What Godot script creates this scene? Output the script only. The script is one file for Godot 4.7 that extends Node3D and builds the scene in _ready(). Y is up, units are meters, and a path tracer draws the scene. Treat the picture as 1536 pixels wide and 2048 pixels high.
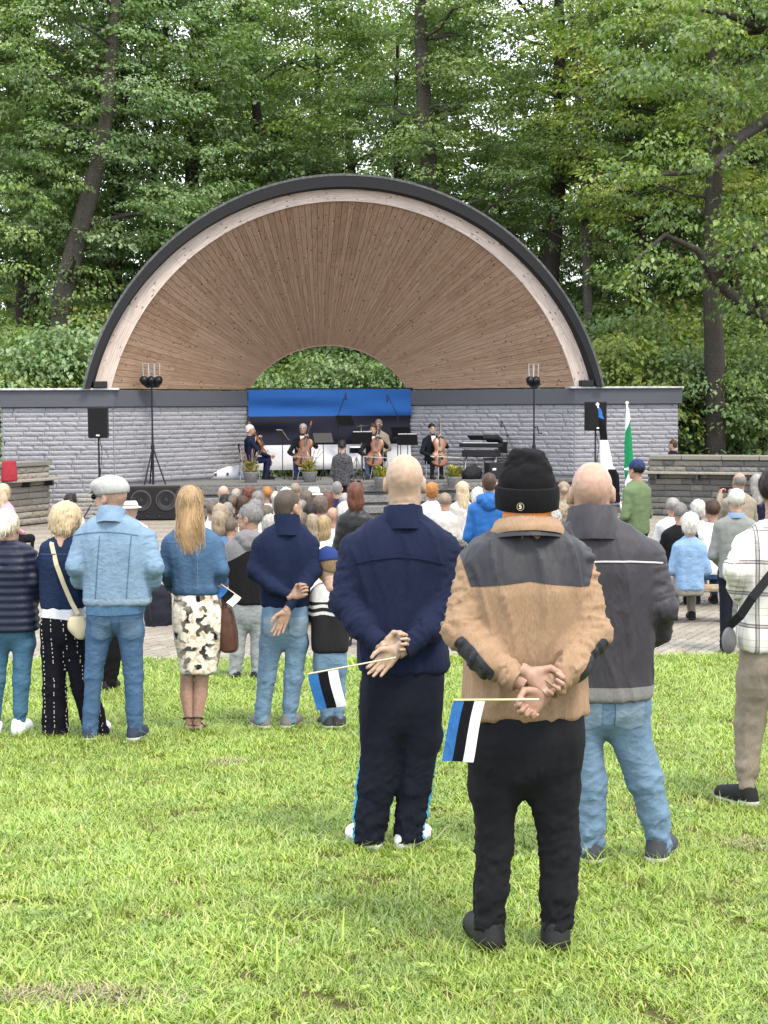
extends Node3D

# ---------------------------------------------------------------- camera numbers
const FOC := 3000.0
const CAM_Y := 2.45
const HORIZON := 815.0
var cam_basis: Basis
var rng := RandomNumberGenerator.new()
var noise := FastNoiseLite.new()
var soft := FastNoiseLite.new()
var names := {}
var T := {}
var M := {}


func ray(u: float, v: float) -> Vector3:
	return cam_basis * Vector3((u - 768.0) / FOC, -(v - 1024.0) / FOC, -1.0)


func at(u: float, v: float, depth: float) -> Vector3:
	var d := ray(u, v)
	return Vector3(0, CAM_Y, 0) + d * (depth / -d.z)


func ground_y(x: float, depth: float) -> float:
	var y := 0.87 - 0.0615 * depth
	y = y if y > 0.03 else (0.0 if y < -0.03 else (y + 0.03) * (y + 0.03) / 0.12)
	if depth < 13.8:
		y += 0.012 * noise.get_noise_2d(x * 60.0, depth * 60.0) * clampf((13.8 - depth) * 0.5, 0.0, 1.0)
	return y


func ground_hit(u: float, v: float) -> Vector3:
	var d := ray(u, v)
	d /= -d.z
	var z := 3.0
	while z < 60.0:
		if CAM_Y + d.y * z < ground_y(d.x * z, z):
			break
		z += 0.01
	return Vector3(d.x * z, ground_y(d.x * z, z), -z)


# ---------------------------------------------------------------- names and tags
func numbered(called: String) -> String:
	var n: int = names.get(called, -1) + 1
	names[called] = n
	return called if n == 0 else "%s_%03d" % [called, n]


func tag(o: Node, label: String, category: String, group := "", kind := "") -> Node:
	if label: o.set_meta("label", label)
	if category: o.set_meta("category", category)
	if group: o.set_meta("group", group)
	if kind: o.set_meta("kind", kind)
	return o


func thing(called: String, label: String, category: String, where := Vector3.ZERO, turn := 0.0, group := "") -> Node3D:
	var o := Node3D.new()
	o.name = numbered(called)
	add_child(o)
	o.position = where
	o.rotation.y = turn
	tag(o, label, category, group)
	return o


func obj(called: String, mesh: Mesh, m: Material, parent: Node = null) -> MeshInstance3D:
	var o := MeshInstance3D.new()
	o.mesh = mesh
	o.material_override = m
	if parent == null:
		o.name = numbered(called)
		add_child(o)
	else:
		o.name = called
		parent.add_child(o, true)
	return o


# ---------------------------------------------------------------- materials
func lin(r: float, g: float, b: float) -> Color:
	return Color(r, g, b).linear_to_srgb()


func noise_tex(freq: float, octaves: int, lo: Color, hi: Color, size := 512, kind := FastNoiseLite.TYPE_SIMPLEX_SMOOTH, seed_n := 1, ridged := false) -> NoiseTexture2D:
	var n := FastNoiseLite.new()
	n.noise_type = kind
	n.seed = seed_n
	n.frequency = freq
	n.fractal_octaves = octaves
	if ridged: n.fractal_type = FastNoiseLite.FRACTAL_RIDGED
	var t := NoiseTexture2D.new()
	t.width = size
	t.height = size
	t.seamless = true
	t.seamless_blend_skirt = 0.3
	var g := Gradient.new()
	g.set_color(0, lo)
	g.set_color(1, hi)
	t.color_ramp = g
	t.noise = n
	return t


func mat(r: float, g: float, b: float, rough := 0.85, tex := "", scale := 1.0, bump := 0.0, bump_tex := "fine", vcol := false) -> StandardMaterial3D:
	var m := StandardMaterial3D.new()
	var k := 1.0 if r > 0.99 else (0.66 if r < 0.58 else 0.85)
	m.albedo_color = lin(r * k, g * k, b * k)
	m.roughness = rough
	m.metallic_specular = 0.35
	m.vertex_color_use_as_albedo = vcol
	if tex:
		m.albedo_texture = T[tex]
	if bump != 0.0:
		m.heightmap_enabled = true
		m.heightmap_texture = T[bump_tex]
		m.heightmap_scale = bump
	if tex or bump != 0.0:
		m.uv1_triplanar = true
		m.uv1_scale = Vector3.ONE * scale
	return m


func cloth(r: float, g: float, b: float, weave := 9.0, sheen := 0.0) -> StandardMaterial3D:
	var m := mat(r, g, b, 0.92, "cloth", 1.0, 0.34, "wrinkle")
	m.uv1_scale = Vector3(2.0, 0.75, 2.0)
	m.metallic_specular = 0.2
	if sheen > 0.0:
		m.rim_enabled = true
		m.rim = sheen
		m.rim_tint = 0.7
	return m


func denim(r: float, g: float, b: float) -> StandardMaterial3D:
	var m := mat(r, g, b, 0.9, "denim", 2.6, 0.34, "wrinkle")
	m.uv1_scale = Vector3(1.5, 2.2, 1.5)
	m.metallic_specular = 0.2
	return m


func skin(r: float, g: float, b: float) -> StandardMaterial3D:
	var m := mat(r, g, b, 0.48, "skin", 4.0, 0.03, "fine")
	m.subsurf_scatter_enabled = true
	m.subsurf_scatter_strength = 0.12
	return m


func hairm(r: float, g: float, b: float) -> StandardMaterial3D:
	var m := mat(r, g, b, 0.55, "", 1.0, 0.0, "fine", true)
	return m


func metal(r: float, g: float, b: float, rough := 0.4) -> StandardMaterial3D:
	var m := mat(r, g, b, rough)
	m.metallic = 0.8
	return m


# ---------------------------------------------------------------- plain shapes: everything is collected as [verts, normals, indices]
func commit(a: Array, colors := PackedColorArray(), uvs := PackedVector2Array()) -> ArrayMesh:
	var arr := []
	arr.resize(Mesh.ARRAY_MAX)
	arr[Mesh.ARRAY_VERTEX] = a[0]
	arr[Mesh.ARRAY_NORMAL] = a[1]
	if colors.size(): arr[Mesh.ARRAY_COLOR] = colors
	if uvs.size(): arr[Mesh.ARRAY_TEX_UV] = uvs
	arr[Mesh.ARRAY_INDEX] = a[2]
	var m := ArrayMesh.new()
	m.add_surface_from_arrays(Mesh.PRIMITIVE_TRIANGLES, arr)
	return m


func blank() -> Array:
	return [PackedVector3Array(), PackedVector3Array(), PackedInt32Array()]


func join(list: Array) -> Array:
	var v := PackedVector3Array()
	var n := PackedVector3Array()
	var ix := PackedInt32Array()
	for a in list:
		var o := v.size()
		v.append_array(a[0])
		n.append_array(a[1])
		var src: PackedInt32Array = a[2]
		for i in src: ix.append(i + o)
	return [v, n, ix]


func moved(a: Array, t: Transform3D) -> Array:
	var nb := t.basis.inverse().transposed()
	var v := PackedVector3Array()
	var n := PackedVector3Array()
	v.resize(a[0].size())
	n.resize(a[0].size())
	for i in v.size():
		v[i] = t * a[0][i]
		n[i] = (nb * a[1][i]).normalized()
	var ix: PackedInt32Array = a[2].duplicate()
	if t.basis.determinant() < 0.0:
		for i in range(0, ix.size(), 3):
			var k := ix[i]
			ix[i] = ix[i + 1]
			ix[i + 1] = k
	return [v, n, ix]


func quad(a: Array, p: Vector3, q: Vector3, r: Vector3, s: Vector3) -> void:
	# p q r s run clockwise seen from the front
	var o: int = a[0].size()
	var n := (r - p).cross(q - p).normalized()
	if n == Vector3.ZERO: n = (s - p).cross(r - p).normalized()
	for x in [p, q, r, s]:
		a[0].append(x)
		a[1].append(n)
	for i in [0, 1, 2, 0, 2, 3]: a[2].append(o + i)


# a box with chamfered edges, centre c, size s, optional basis
func box(c: Vector3, s: Vector3, bevel := 0.004, b := Basis.IDENTITY) -> Array:
	var a := blank()
	var h := s * 0.5
	var e := minf(bevel, minf(h.x, minf(h.y, h.z)) * 0.6)
	for ax in 3:
		for sg: float in [-1.0, 1.0]:
			var nrm := Vector3.ZERO
			nrm[ax] = sg
			var i := (ax + 1) % 3
			var j := (ax + 2) % 3
			var pts := []
			for k: Vector2 in [Vector2(-1, -1), Vector2(1, -1), Vector2(1, 1), Vector2(-1, 1)]:
				var p := Vector3.ZERO
				p[ax] = sg * h[ax]
				p[i] = k.x * (h[i] - e)
				p[j] = k.y * (h[j] - e)
				pts.append(c + b * p)
			if sg < 0.0: quad(a, pts[0], pts[1], pts[2], pts[3])
			else: quad(a, pts[3], pts[2], pts[1], pts[0])
	for ax in 3:  # chamfers along axis ax
		var i := (ax + 1) % 3
		var j := (ax + 2) % 3
		for si: float in [-1.0, 1.0]:
			for sj: float in [-1.0, 1.0]:
				var p0 := Vector3.ZERO
				p0[i] = si * h[i]
				p0[j] = sj * (h[j] - e)
				var p1 := Vector3.ZERO
				p1[i] = si * (h[i] - e)
				p1[j] = sj * h[j]
				var w := h[ax] - e
				var d := Vector3.ZERO
				d[ax] = w
				if si * sj > 0.0: quad(a, c + b * (p0 - d), c + b * (p0 + d), c + b * (p1 + d), c + b * (p1 - d))
				else: quad(a, c + b * (p1 - d), c + b * (p1 + d), c + b * (p0 + d), c + b * (p0 - d))
	return a


func tube(pts: Array, radii: Array, sides := 8, caps := true, flat := 1.0) -> Array:
	var v := PackedVector3Array()
	var n := PackedVector3Array()
	var ix := PackedInt32Array()
	var up := Vector3.UP
	var cnt := pts.size()
	var side := Vector3.ZERO
	for k in cnt:
		var d: Vector3 = (pts[mini(k + 1, cnt - 1)] - pts[maxi(k - 1, 0)]).normalized()
		if k == 0:
			side = d.cross(up if absf(d.y) < 0.9 else Vector3.RIGHT).normalized()
		else:
			side = (side - d * side.dot(d)).normalized()
		var oth := d.cross(side)
		var r: float = radii[mini(k, radii.size() - 1)]
		for s in sides:
			var an := TAU * s / sides
			var nn := side * cos(an) + oth * sin(an) * flat
			v.append(pts[k] + nn * r)
			n.append(nn.normalized())
	for k in cnt - 1:
		for s in sides:
			var a0 := k * sides + s
			var a1 := k * sides + (s + 1) % sides
			ix.append_array(PackedInt32Array([a0, a0 + sides, a1, a1, a0 + sides, a1 + sides]))
	if caps:
		for k in [0, cnt - 1]:
			var d: Vector3 = (pts[1] - pts[0]).normalized() * -1.0 if k == 0 else (pts[cnt - 1] - pts[cnt - 2]).normalized()
			var o := v.size()
			for s in sides:
				v.append(v[k * sides + s])
				n.append(d)
			for s in range(1, sides - 1):
				if k == 0: ix.append_array(PackedInt32Array([o, o + s, o + s + 1]))
				else: ix.append_array(PackedInt32Array([o, o + s + 1, o + s]))
	return [v, n, ix]


# profile: Array of Vector2(radius, y)
func lathe(profile: Array, sides := 24, scale_x := 1.0, scale_z := 1.0) -> Array:
	var v := PackedVector3Array()
	var ix := PackedInt32Array()
	for p: Vector2 in profile:
		for s in sides:
			var an := TAU * s / sides
			v.append(Vector3(cos(an) * p.x * scale_x, p.y, sin(an) * p.x * scale_z))
	for k in profile.size() - 1:
		for s in sides:
			var a0 := k * sides + s
			var a1 := k * sides + (s + 1) % sides
			ix.append_array(PackedInt32Array([a0, a1, a0 + sides, a1, a1 + sides, a0 + sides]))
	return normals_of(v, ix)


func normals_of(v: PackedVector3Array, ix: PackedInt32Array) -> Array:
	var n := PackedVector3Array()
	n.resize(v.size())
	for i in range(0, ix.size(), 3):
		var a := v[ix[i]]
		var f := (v[ix[i + 2]] - a).cross(v[ix[i + 1]] - a)
		n[ix[i]] += f
		n[ix[i + 1]] += f
		n[ix[i + 2]] += f
	for i in n.size(): n[i] = n[i].normalized() if n[i].length_squared() > 1e-20 else Vector3.UP
	return [v, n, ix]


# a closed flat outline (xy, anticlockwise) given thickness along z from z0 to z1
func slab(outline: PackedVector2Array, z0: float, z1: float) -> Array:
	var a := blank()
	var tri := Geometry2D.triangulate_polygon(outline)
	for f in 2:
		var o: int = a[0].size()
		var z := z1 if f else z0
		for p in outline:
			a[0].append(Vector3(p.x, p.y, z))
			a[1].append(Vector3(0, 0, 1 if f else -1))
		for i in range(0, tri.size(), 3):
			var t := [tri[i], tri[i + 1], tri[i + 2]]
			var ccw := (outline[t[1]] - outline[t[0]]).cross(outline[t[2]] - outline[t[0]]) > 0.0
			if ccw == (f == 1): t = [t[0], t[2], t[1]]
			for k in t: a[2].append(o + k)
	for i in outline.size():
		var p := outline[i]
		var q := outline[(i + 1) % outline.size()]
		quad(a, Vector3(p.x, p.y, z1), Vector3(q.x, q.y, z1), Vector3(q.x, q.y, z0), Vector3(p.x, p.y, z0))
	return a


# ---------------------------------------------------------------- distance fields and surface nets
class Field:
	var o: Vector3
	var c: float
	var nx: int
	var ny: int
	var nz: int
	var d: PackedFloat32Array

	func _init(lo: Vector3, hi: Vector3, cell: float) -> void:
		c = cell
		o = lo - Vector3.ONE * cell * 2.0
		nx = int((hi.x - lo.x) / cell) + 5
		ny = int((hi.y - lo.y) / cell) + 5
		nz = int((hi.z - lo.z) / cell) + 5
		d.resize(nx * ny * nz)
		d.fill(1000.0)

	func cap(a: Vector3, b: Vector3, ra: float, rb: float, kk := 0.03) -> void:
		var m := maxf(ra, rb) + kk + c * 2.0
		var lo := (a.min(b) - Vector3.ONE * m - o) / c
		var hi := (a.max(b) + Vector3.ONE * m - o) / c
		var x0 := maxi(0, int(lo.x))
		var x1 := mini(nx, int(hi.x) + 2)
		var y0 := maxi(0, int(lo.y))
		var y1 := mini(ny, int(hi.y) + 2)
		var z0 := maxi(0, int(lo.z))
		var z1 := mini(nz, int(hi.z) + 2)
		var ba := b - a
		var inv := 1.0 / maxf(ba.length_squared(), 1e-9)
		var dr := rb - ra
		var s := o - a
		for z in range(z0, z1):
			for y in range(y0, y1):
				var i := (z * ny + y) * nx + x0
				var pa := Vector3(x0 * c, y * c, z * c) + s
				for x in range(x0, x1):
					var t := clampf(pa.dot(ba) * inv, 0.0, 1.0)
					var v := (pa - ba * t).length() - ra - dr * t
					var w := d[i]
					var h := kk - absf(v - w)
					d[i] = minf(v, w) if h <= 0.0 else minf(v, w) - h * h * 0.25 / kk
					i += 1
					pa.x += c

	func ell(ce: Vector3, r: Vector3, kk := 0.02, carve := false) -> void:
		var m := r + Vector3.ONE * (kk + c * 2.0)
		var lo := (ce - m - o) / c
		var hi := (ce + m - o) / c
		var ir := Vector3.ONE / r
		for z in range(maxi(0, int(lo.z)), mini(nz, int(hi.z) + 2)):
			for y in range(maxi(0, int(lo.y)), mini(ny, int(hi.y) + 2)):
				for x in range(maxi(0, int(lo.x)), mini(nx, int(hi.x) + 2)):
					var i := (z * ny + y) * nx + x
					var q := (Vector3(x, y, z) * c + o - ce) * ir
					var k0 := q.length()
					var v := k0 * (k0 - 1.0) / maxf((q * ir).length(), 1e-6)
					var w := d[i]
					if carve:
						var h2 := kk - absf(-v - w)
						d[i] = maxf(-v, w) if h2 <= 0.0 else maxf(-v, w) + h2 * h2 * 0.25 / kk
					else:
						var h := kk - absf(v - w)
						d[i] = minf(v, w) if h <= 0.0 else minf(v, w) - h * h * 0.25 / kk

	# rows: [y, x centre, half width, half depth, z centre], rising y
	func loft(rows: Array, kk := 0.03) -> void:
		var n := rows.size()
		var k := 0
		for y in ny:
			var py := y * c + o.y
			var over := maxf(rows[0][0] - py, py - rows[n - 1][0])
			if over > c * 2.5: continue
			while k < n - 2 and py > rows[k + 1][0]: k += 1
			var r0: Array = rows[k]
			var r1: Array = rows[k + 1]
			var rp: Array = rows[maxi(k - 1, 0)]
			var rn: Array = rows[mini(k + 2, n - 1)]
			var t := clampf((py - r0[0]) / (r1[0] - r0[0]), 0.0, 1.0)
			var xc := lerpf(r0[1], r1[1], t)
			var hw := cubic_interpolate(r0[2], r1[2], rp[2], rn[2], t)
			var hd := cubic_interpolate(r0[3], r1[3], rp[3], rn[3], t)
			var zc := lerpf(r0[4], r1[4], t)
			var x0 := maxi(0, int((xc - hw - kk - o.x) / c) - 2)
			var x1 := mini(nx, int((xc + hw + kk - o.x) / c) + 3)
			var z0 := maxi(0, int((zc - hd - kk - o.z) / c) - 2)
			var z1 := mini(nz, int((zc + hd + kk - o.z) / c) + 3)
			var ih := 1.0 / hw
			var id := 1.0 / hd
			for z in range(z0, z1):
				var i := (z * ny + y) * nx + x0
				var qz := (z * c + o.z - zc) * id
				var qx := (x0 * c + o.x - xc) * ih
				var z4 := absf(qz) * qz * qz
				for x in range(x0, x1):
					var k0 := pow(absf(qx) * qx * qx + z4, 0.33333)
					var v := k0 * (k0 - 1.0) / maxf(sqrt(qx * qx * ih * ih + qz * qz * id * id), 1e-4)
					var hh := 0.022 - absf(v - over)
					v = maxf(v, over) if hh <= 0.0 else maxf(v, over) + hh * hh * 11.36
					var w := d[i]
					var h := kk - absf(v - w)
					d[i] = minf(v, w) if h <= 0.0 else minf(v, w) - h * h * 0.25 / kk
					i += 1
					qx += c * ih

	func cut_below(y_cut: float) -> void:
		for y in mini(ny, int((y_cut - o.y) / c) + 3):
			var over := y_cut - (y * c + o.y)
			for z in nz:
				var i := (z * ny + y) * nx
				for x in nx:
					if d[i] < over: d[i] = over
					i += 1

	func cut_plane(p: Vector3, nrm: Vector3) -> void:  # removes the side that nrm points to
		var i := 0
		for z in nz:
			for y in ny:
				var q := Vector3(0, y, z) * c + o - p
				for x in nx:
					var v := q.dot(nrm)
					if d[i] < v: d[i] = v
					i += 1
					q.x += c

	func net() -> Array:
		var v := PackedVector3Array()
		var g := PackedVector3Array()
		var ix := PackedInt32Array()
		var id := PackedInt32Array()
		id.resize(d.size())
		var lim := c * 2.6
		var sy := nx
		var sz := nx * ny
		var ic := 0.25 / c
		for z in nz - 1:
			for y in ny - 1:
				var i := (z * ny + y) * nx - 1
				for x in nx - 1:
					i += 1
					var a0 := d[i]
					if a0 > lim or a0 < -lim: continue
					var a1 := d[i + 1]
					var a2 := d[i + sy]
					var a3 := d[i + sy + 1]
					var a4 := d[i + sz]
					var a5 := d[i + sz + 1]
					var a6 := d[i + sz + sy]
					var a7 := d[i + sz + sy + 1]
					var lo := minf(minf(minf(a0, a1), minf(a2, a3)), minf(minf(a4, a5), minf(a6, a7)))
					if lo >= 0.0: continue
					var hi := maxf(maxf(maxf(a0, a1), maxf(a2, a3)), maxf(maxf(a4, a5), maxf(a6, a7)))
					if hi < 0.0: continue
					var gr := Vector3(a1 + a3 + a5 + a7 - a0 - a2 - a4 - a6, a2 + a3 + a6 + a7 - a0 - a1 - a4 - a5, a4 + a5 + a6 + a7 - a0 - a1 - a2 - a3) * ic
					var mean := (a0 + a1 + a2 + a3 + a4 + a5 + a6 + a7) * 0.125
					var st := gr * (-mean / maxf(gr.length_squared(), 0.05))
					st = st.clampf(-c * 0.6, c * 0.6)
					id[i] = v.size()
					v.append(Vector3(x + 0.5, y + 0.5, z + 0.5) * c + o + st)
					if x > 0 and y > 0 and z > 0:
						var n := id[i]
						if (a0 < 0.0) != (a1 < 0.0):
							var p := id[i - sy]
							var q := id[i - sy - sz]
							var r := id[i - sz]
							if a0 < 0.0: ix.append_array(PackedInt32Array([n, q, p, n, r, q]))
							else: ix.append_array(PackedInt32Array([n, p, q, n, q, r]))
						if (a0 < 0.0) != (a2 < 0.0):
							var p := id[i - sz]
							var q := id[i - sz - 1]
							var r := id[i - 1]
							if a0 < 0.0: ix.append_array(PackedInt32Array([n, q, p, n, r, q]))
							else: ix.append_array(PackedInt32Array([n, p, q, n, q, r]))
						if (a0 < 0.0) != (a4 < 0.0):
							var p := id[i - 1]
							var q := id[i - 1 - sy]
							var r := id[i - sy]
							if a0 < 0.0: ix.append_array(PackedInt32Array([n, q, p, n, r, q]))
							else: ix.append_array(PackedInt32Array([n, p, q, n, q, r]))
		return [v, g, ix]


# pushes the vertices along the normal by f(p, n)
func shaped(a: Array, f = null) -> Array:
	var r := normals_of(a[0], a[2])
	if f == null: return r
	var v: PackedVector3Array = r[0]
	var n: PackedVector3Array = r[1]
	for i in v.size():
		v[i] += n[i] * float(f.call(v[i], n[i]))
	return normals_of(v, r[2])


# cuts a surface along f(p, n) = 0: [f < 0, f > 0]
func parted(a: Array, f: Callable) -> Array:
	var v: PackedVector3Array = a[0]
	var n: PackedVector3Array = a[1]
	var ix: PackedInt32Array = a[2]
	var val := PackedFloat32Array()
	val.resize(v.size())
	for i in v.size(): val[i] = f.call(v[i], n[i])
	var out := [blank(), blank()]
	var maps := [{}, {}]
	for t in range(0, ix.size(), 3):
		for s in 2:
			var sg := -1.0 if s == 0 else 1.0
			var poly := []
			for k in 3:
				var i := ix[t + k]
				var j := ix[t + (k + 1) % 3]
				var vi := val[i] * sg
				var vj := val[j] * sg
				if vi >= 0.0: poly.append([i, -1, 0.0])
				if (vi < 0.0) != (vj < 0.0): poly.append([mini(i, j), maxi(i, j), 0.0])
			if poly.size() < 3: continue
			var ids := []
			for p in poly:
				var key: int = p[0] * 1000003 + p[1] + 1
				if not maps[s].has(key):
					maps[s][key] = out[s][0].size()
					if p[1] < 0:
						out[s][0].append(v[p[0]])
						out[s][1].append(n[p[0]])
					else:
						var w: float = val[p[0]] / (val[p[0]] - val[p[1]])
						out[s][0].append(v[p[0]].lerp(v[p[1]], w))
						out[s][1].append(n[p[0]].lerp(n[p[1]], w).normalized())
				ids.append(maps[s][key])
			for k in range(1, ids.size() - 1):
				out[s][2].append_array(PackedInt32Array([ids[0], ids[k], ids[k + 1]]))
	return out


func bumped_out(a: Array, by: float) -> Array:
	var v: PackedVector3Array = a[0].duplicate()
	for i in v.size(): v[i] += a[1][i] * by
	return [v, a[1], a[2]]


# ---------------------------------------------------------------- the scene
func _ready() -> void:
	var pitch := atan((1024.0 - HORIZON) / FOC)
	var cam := Camera3D.new()
	cam.name = "camera"
	cam.projection = Camera3D.PROJECTION_PERSPECTIVE
	cam.fov = rad_to_deg(2.0 * atan(1024.0 / FOC))
	cam.near = 0.1
	cam.far = 600.0
	cam_basis = Basis(Vector3.RIGHT, -pitch) * Basis(Vector3.BACK, deg_to_rad(-0.35))
	cam.transform = Transform3D(cam_basis, Vector3(0, CAM_Y, 0))
	add_child(cam)
	cam.current = true

	var env := Environment.new()
	env.background_mode = Environment.BG_SKY
	var sky := Sky.new()
	var sm := ProceduralSkyMaterial.new()
	sm.sky_top_color = Color(0.88, 0.91, 0.96)
	sm.sky_horizon_color = Color(0.95, 0.96, 0.98)
	sm.sky_curve = 0.2
	sm.ground_bottom_color = Color(0.32, 0.34, 0.28)
	sm.ground_horizon_color = Color(0.5, 0.52, 0.48)
	sm.sun_angle_max = 5.0
	sky.sky_material = sm
	env.sky = sky
	env.background_energy_multiplier = 1.25
	env.tonemap_mode = Environment.TONE_MAPPER_LINEAR
	env.tonemap_exposure = 3.0
	env.sdfgi_enabled = true
	env.ssao_enabled = true
	env.ssil_enabled = true
	var we := WorldEnvironment.new()
	we.name = "surroundings"
	we.environment = env
	add_child(we)

	var sun := DirectionalLight3D.new()
	sun.name = "sun"
	sun.light_energy = 0.5
	sun.light_angular_distance = 14.0
	sun.light_color = Color(1.0, 0.96, 0.89)
	sun.shadow_enabled = true
	sun.look_at_from_position(Vector3(9, 24, 12), Vector3.ZERO)
	add_child(sun)

	rng.seed = 20260
	noise.seed = 5
	noise.noise_type = FastNoiseLite.TYPE_SIMPLEX_SMOOTH
	noise.frequency = 0.01
	noise.fractal_octaves = 3
	soft.seed = 9
	soft.noise_type = FastNoiseLite.TYPE_SIMPLEX_SMOOTH
	soft.frequency = 0.01
	soft.fractal_octaves = 2
	soft.fractal_gain = 0.3
	make_materials()
	var t0 := Time.get_ticks_msec()
	build_ground()
	build_bandshell()
	print("setting ", Time.get_ticks_msec() - t0)
	build_forest()
	print("forest ", Time.get_ticks_msec() - t0)
	build_stage_things()
	print("stage ", Time.get_ticks_msec() - t0)
	make_templates()
	print("templates ", Time.get_ticks_msec() - t0)
	build_front_people()
	print("front people ", Time.get_ticks_msec() - t0)
	build_crowd()
	print("crowd ", Time.get_ticks_msec() - t0)
	build_grass()
	print("grass ", Time.get_ticks_msec() - t0)


func make_materials() -> void:
	T.fine = noise_tex(0.09, 3, Color(0.78, 0.78, 0.78), Color(1, 1, 1), 512)
	T.cloth = noise_tex(0.12, 4, Color(0.82, 0.82, 0.83), Color(1, 1, 1), 512, FastNoiseLite.TYPE_SIMPLEX_SMOOTH, 2)
	T.coarse = noise_tex(0.014, 5, Color(0.62, 0.62, 0.62), Color(1, 1, 1), 512, FastNoiseLite.TYPE_SIMPLEX_SMOOTH, 3)
	T.denim = noise_tex(0.012, 6, Color(0.84, 0.86, 0.88), Color(1.0, 1.0, 1.0), 512, FastNoiseLite.TYPE_SIMPLEX_SMOOTH, 4)
	T.skin = noise_tex(0.03, 5, Color(0.88, 0.78, 0.73), Color(1, 1, 1), 256, FastNoiseLite.TYPE_SIMPLEX_SMOOTH, 5)
	T.stone = noise_tex(0.03, 6, Color(0.6, 0.6, 0.6), Color(1, 1, 1), 512, FastNoiseLite.TYPE_SIMPLEX_SMOOTH, 6)
	T.bark = noise_tex(0.035, 5, Color(0.35, 0.35, 0.35), Color(1, 1, 1), 512, FastNoiseLite.TYPE_SIMPLEX_SMOOTH, 7, true)
	T.soil = noise_tex(0.05, 5, Color(0.55, 0.45, 0.3), Color(1, 1, 1), 512, FastNoiseLite.TYPE_SIMPLEX_SMOOTH, 8)
	T.marble = noise_tex(0.012, 4, Color(0.04, 0.04, 0.05), Color(1, 1, 1), 512, FastNoiseLite.TYPE_SIMPLEX_SMOOTH, 21, true)
	T.wrinkle = noise_tex(0.008, 2, Color(0, 0, 0), Color(1, 1, 1), 1024, FastNoiseLite.TYPE_SIMPLEX_SMOOTH, 31, true)
	T.wood = wood_texture()
	M.stone_paint = mat(0.57, 0.565, 0.605, 0.85, "stone", 1.6, 0.8, "stone")
	M.stone_paint_b = mat(0.53, 0.525, 0.56, 0.85, "stone", 1.3, 0.8, "stone")
	M.mortar_paint = mat(0.48, 0.48, 0.51, 0.9, "stone", 2.0, 0.4, "stone")
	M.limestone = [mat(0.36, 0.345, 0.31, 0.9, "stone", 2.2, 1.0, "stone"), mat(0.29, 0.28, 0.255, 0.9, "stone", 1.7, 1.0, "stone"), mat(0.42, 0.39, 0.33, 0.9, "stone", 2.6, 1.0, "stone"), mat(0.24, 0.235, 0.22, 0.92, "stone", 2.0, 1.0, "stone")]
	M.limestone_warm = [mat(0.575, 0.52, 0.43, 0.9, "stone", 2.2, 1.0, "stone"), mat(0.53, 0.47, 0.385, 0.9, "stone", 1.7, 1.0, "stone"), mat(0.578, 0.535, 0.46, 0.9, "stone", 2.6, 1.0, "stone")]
	M.limestone_mortar = mat(0.13, 0.125, 0.11, 0.95, "stone", 3.0, 0.5, "stone")
	M.concrete = mat(0.34, 0.335, 0.32, 0.9, "stone", 1.2, 0.5, "fine")
	M.concrete_dark = mat(0.25, 0.245, 0.235, 0.9, "stone", 1.2, 0.5, "fine")
	M.fascia = mat(0.125, 0.13, 0.155, 0.6, "fine", 0.5)
	M.white_board = mat(0.68, 0.68, 0.7, 0.6, "coarse", 0.7)
	M.roof_felt = mat(0.032, 0.032, 0.035, 0.8, "fine", 0.8, 0.2, "fine")
	M.flashing = mat(0.19, 0.2, 0.2, 0.5, "coarse", 1.0)
	M.black = mat(0.018, 0.018, 0.02, 0.55)
	M.black_soft = mat(0.026, 0.026, 0.03, 0.85, "fine", 12.0, 0.2)
	M.black_gloss = mat(0.012, 0.012, 0.014, 0.3)
	M.steel = metal(0.55, 0.56, 0.58, 0.35)
	M.steel_dark = metal(0.12, 0.12, 0.13, 0.5)
	M.white = mat(0.78, 0.78, 0.77, 0.6)
	M.paper = mat(0.82, 0.82, 0.8, 0.8)
	M.flag_blue = cloth(0.05, 0.2, 0.52, 14.0)
	M.flag_blue_dark = cloth(0.04, 0.16, 0.5, 6.0)
	M.flag_black = cloth(0.012, 0.012, 0.015, 14.0)
	M.flag_black_navy = cloth(0.035, 0.036, 0.055, 6.0)
	M.flag_white = cloth(0.8, 0.8, 0.8, 14.0)
	M.flag_white_cool = cloth(0.78, 0.78, 0.8, 6.0)  # plain white with a faint cool tint, for banner stripe and amplifier badge
	M.flag_green = cloth(0.02, 0.3, 0.11, 8.0)
	M.stick = mat(0.6, 0.5, 0.33, 0.6)
	M.bench_wood = mat(0.5, 0.38, 0.25, 0.75, "coarse", 2.0, 0.3, "fine")
	M.bench_pale = mat(0.55, 0.5, 0.42, 0.8, "coarse", 2.0, 0.3, "fine")


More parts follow.
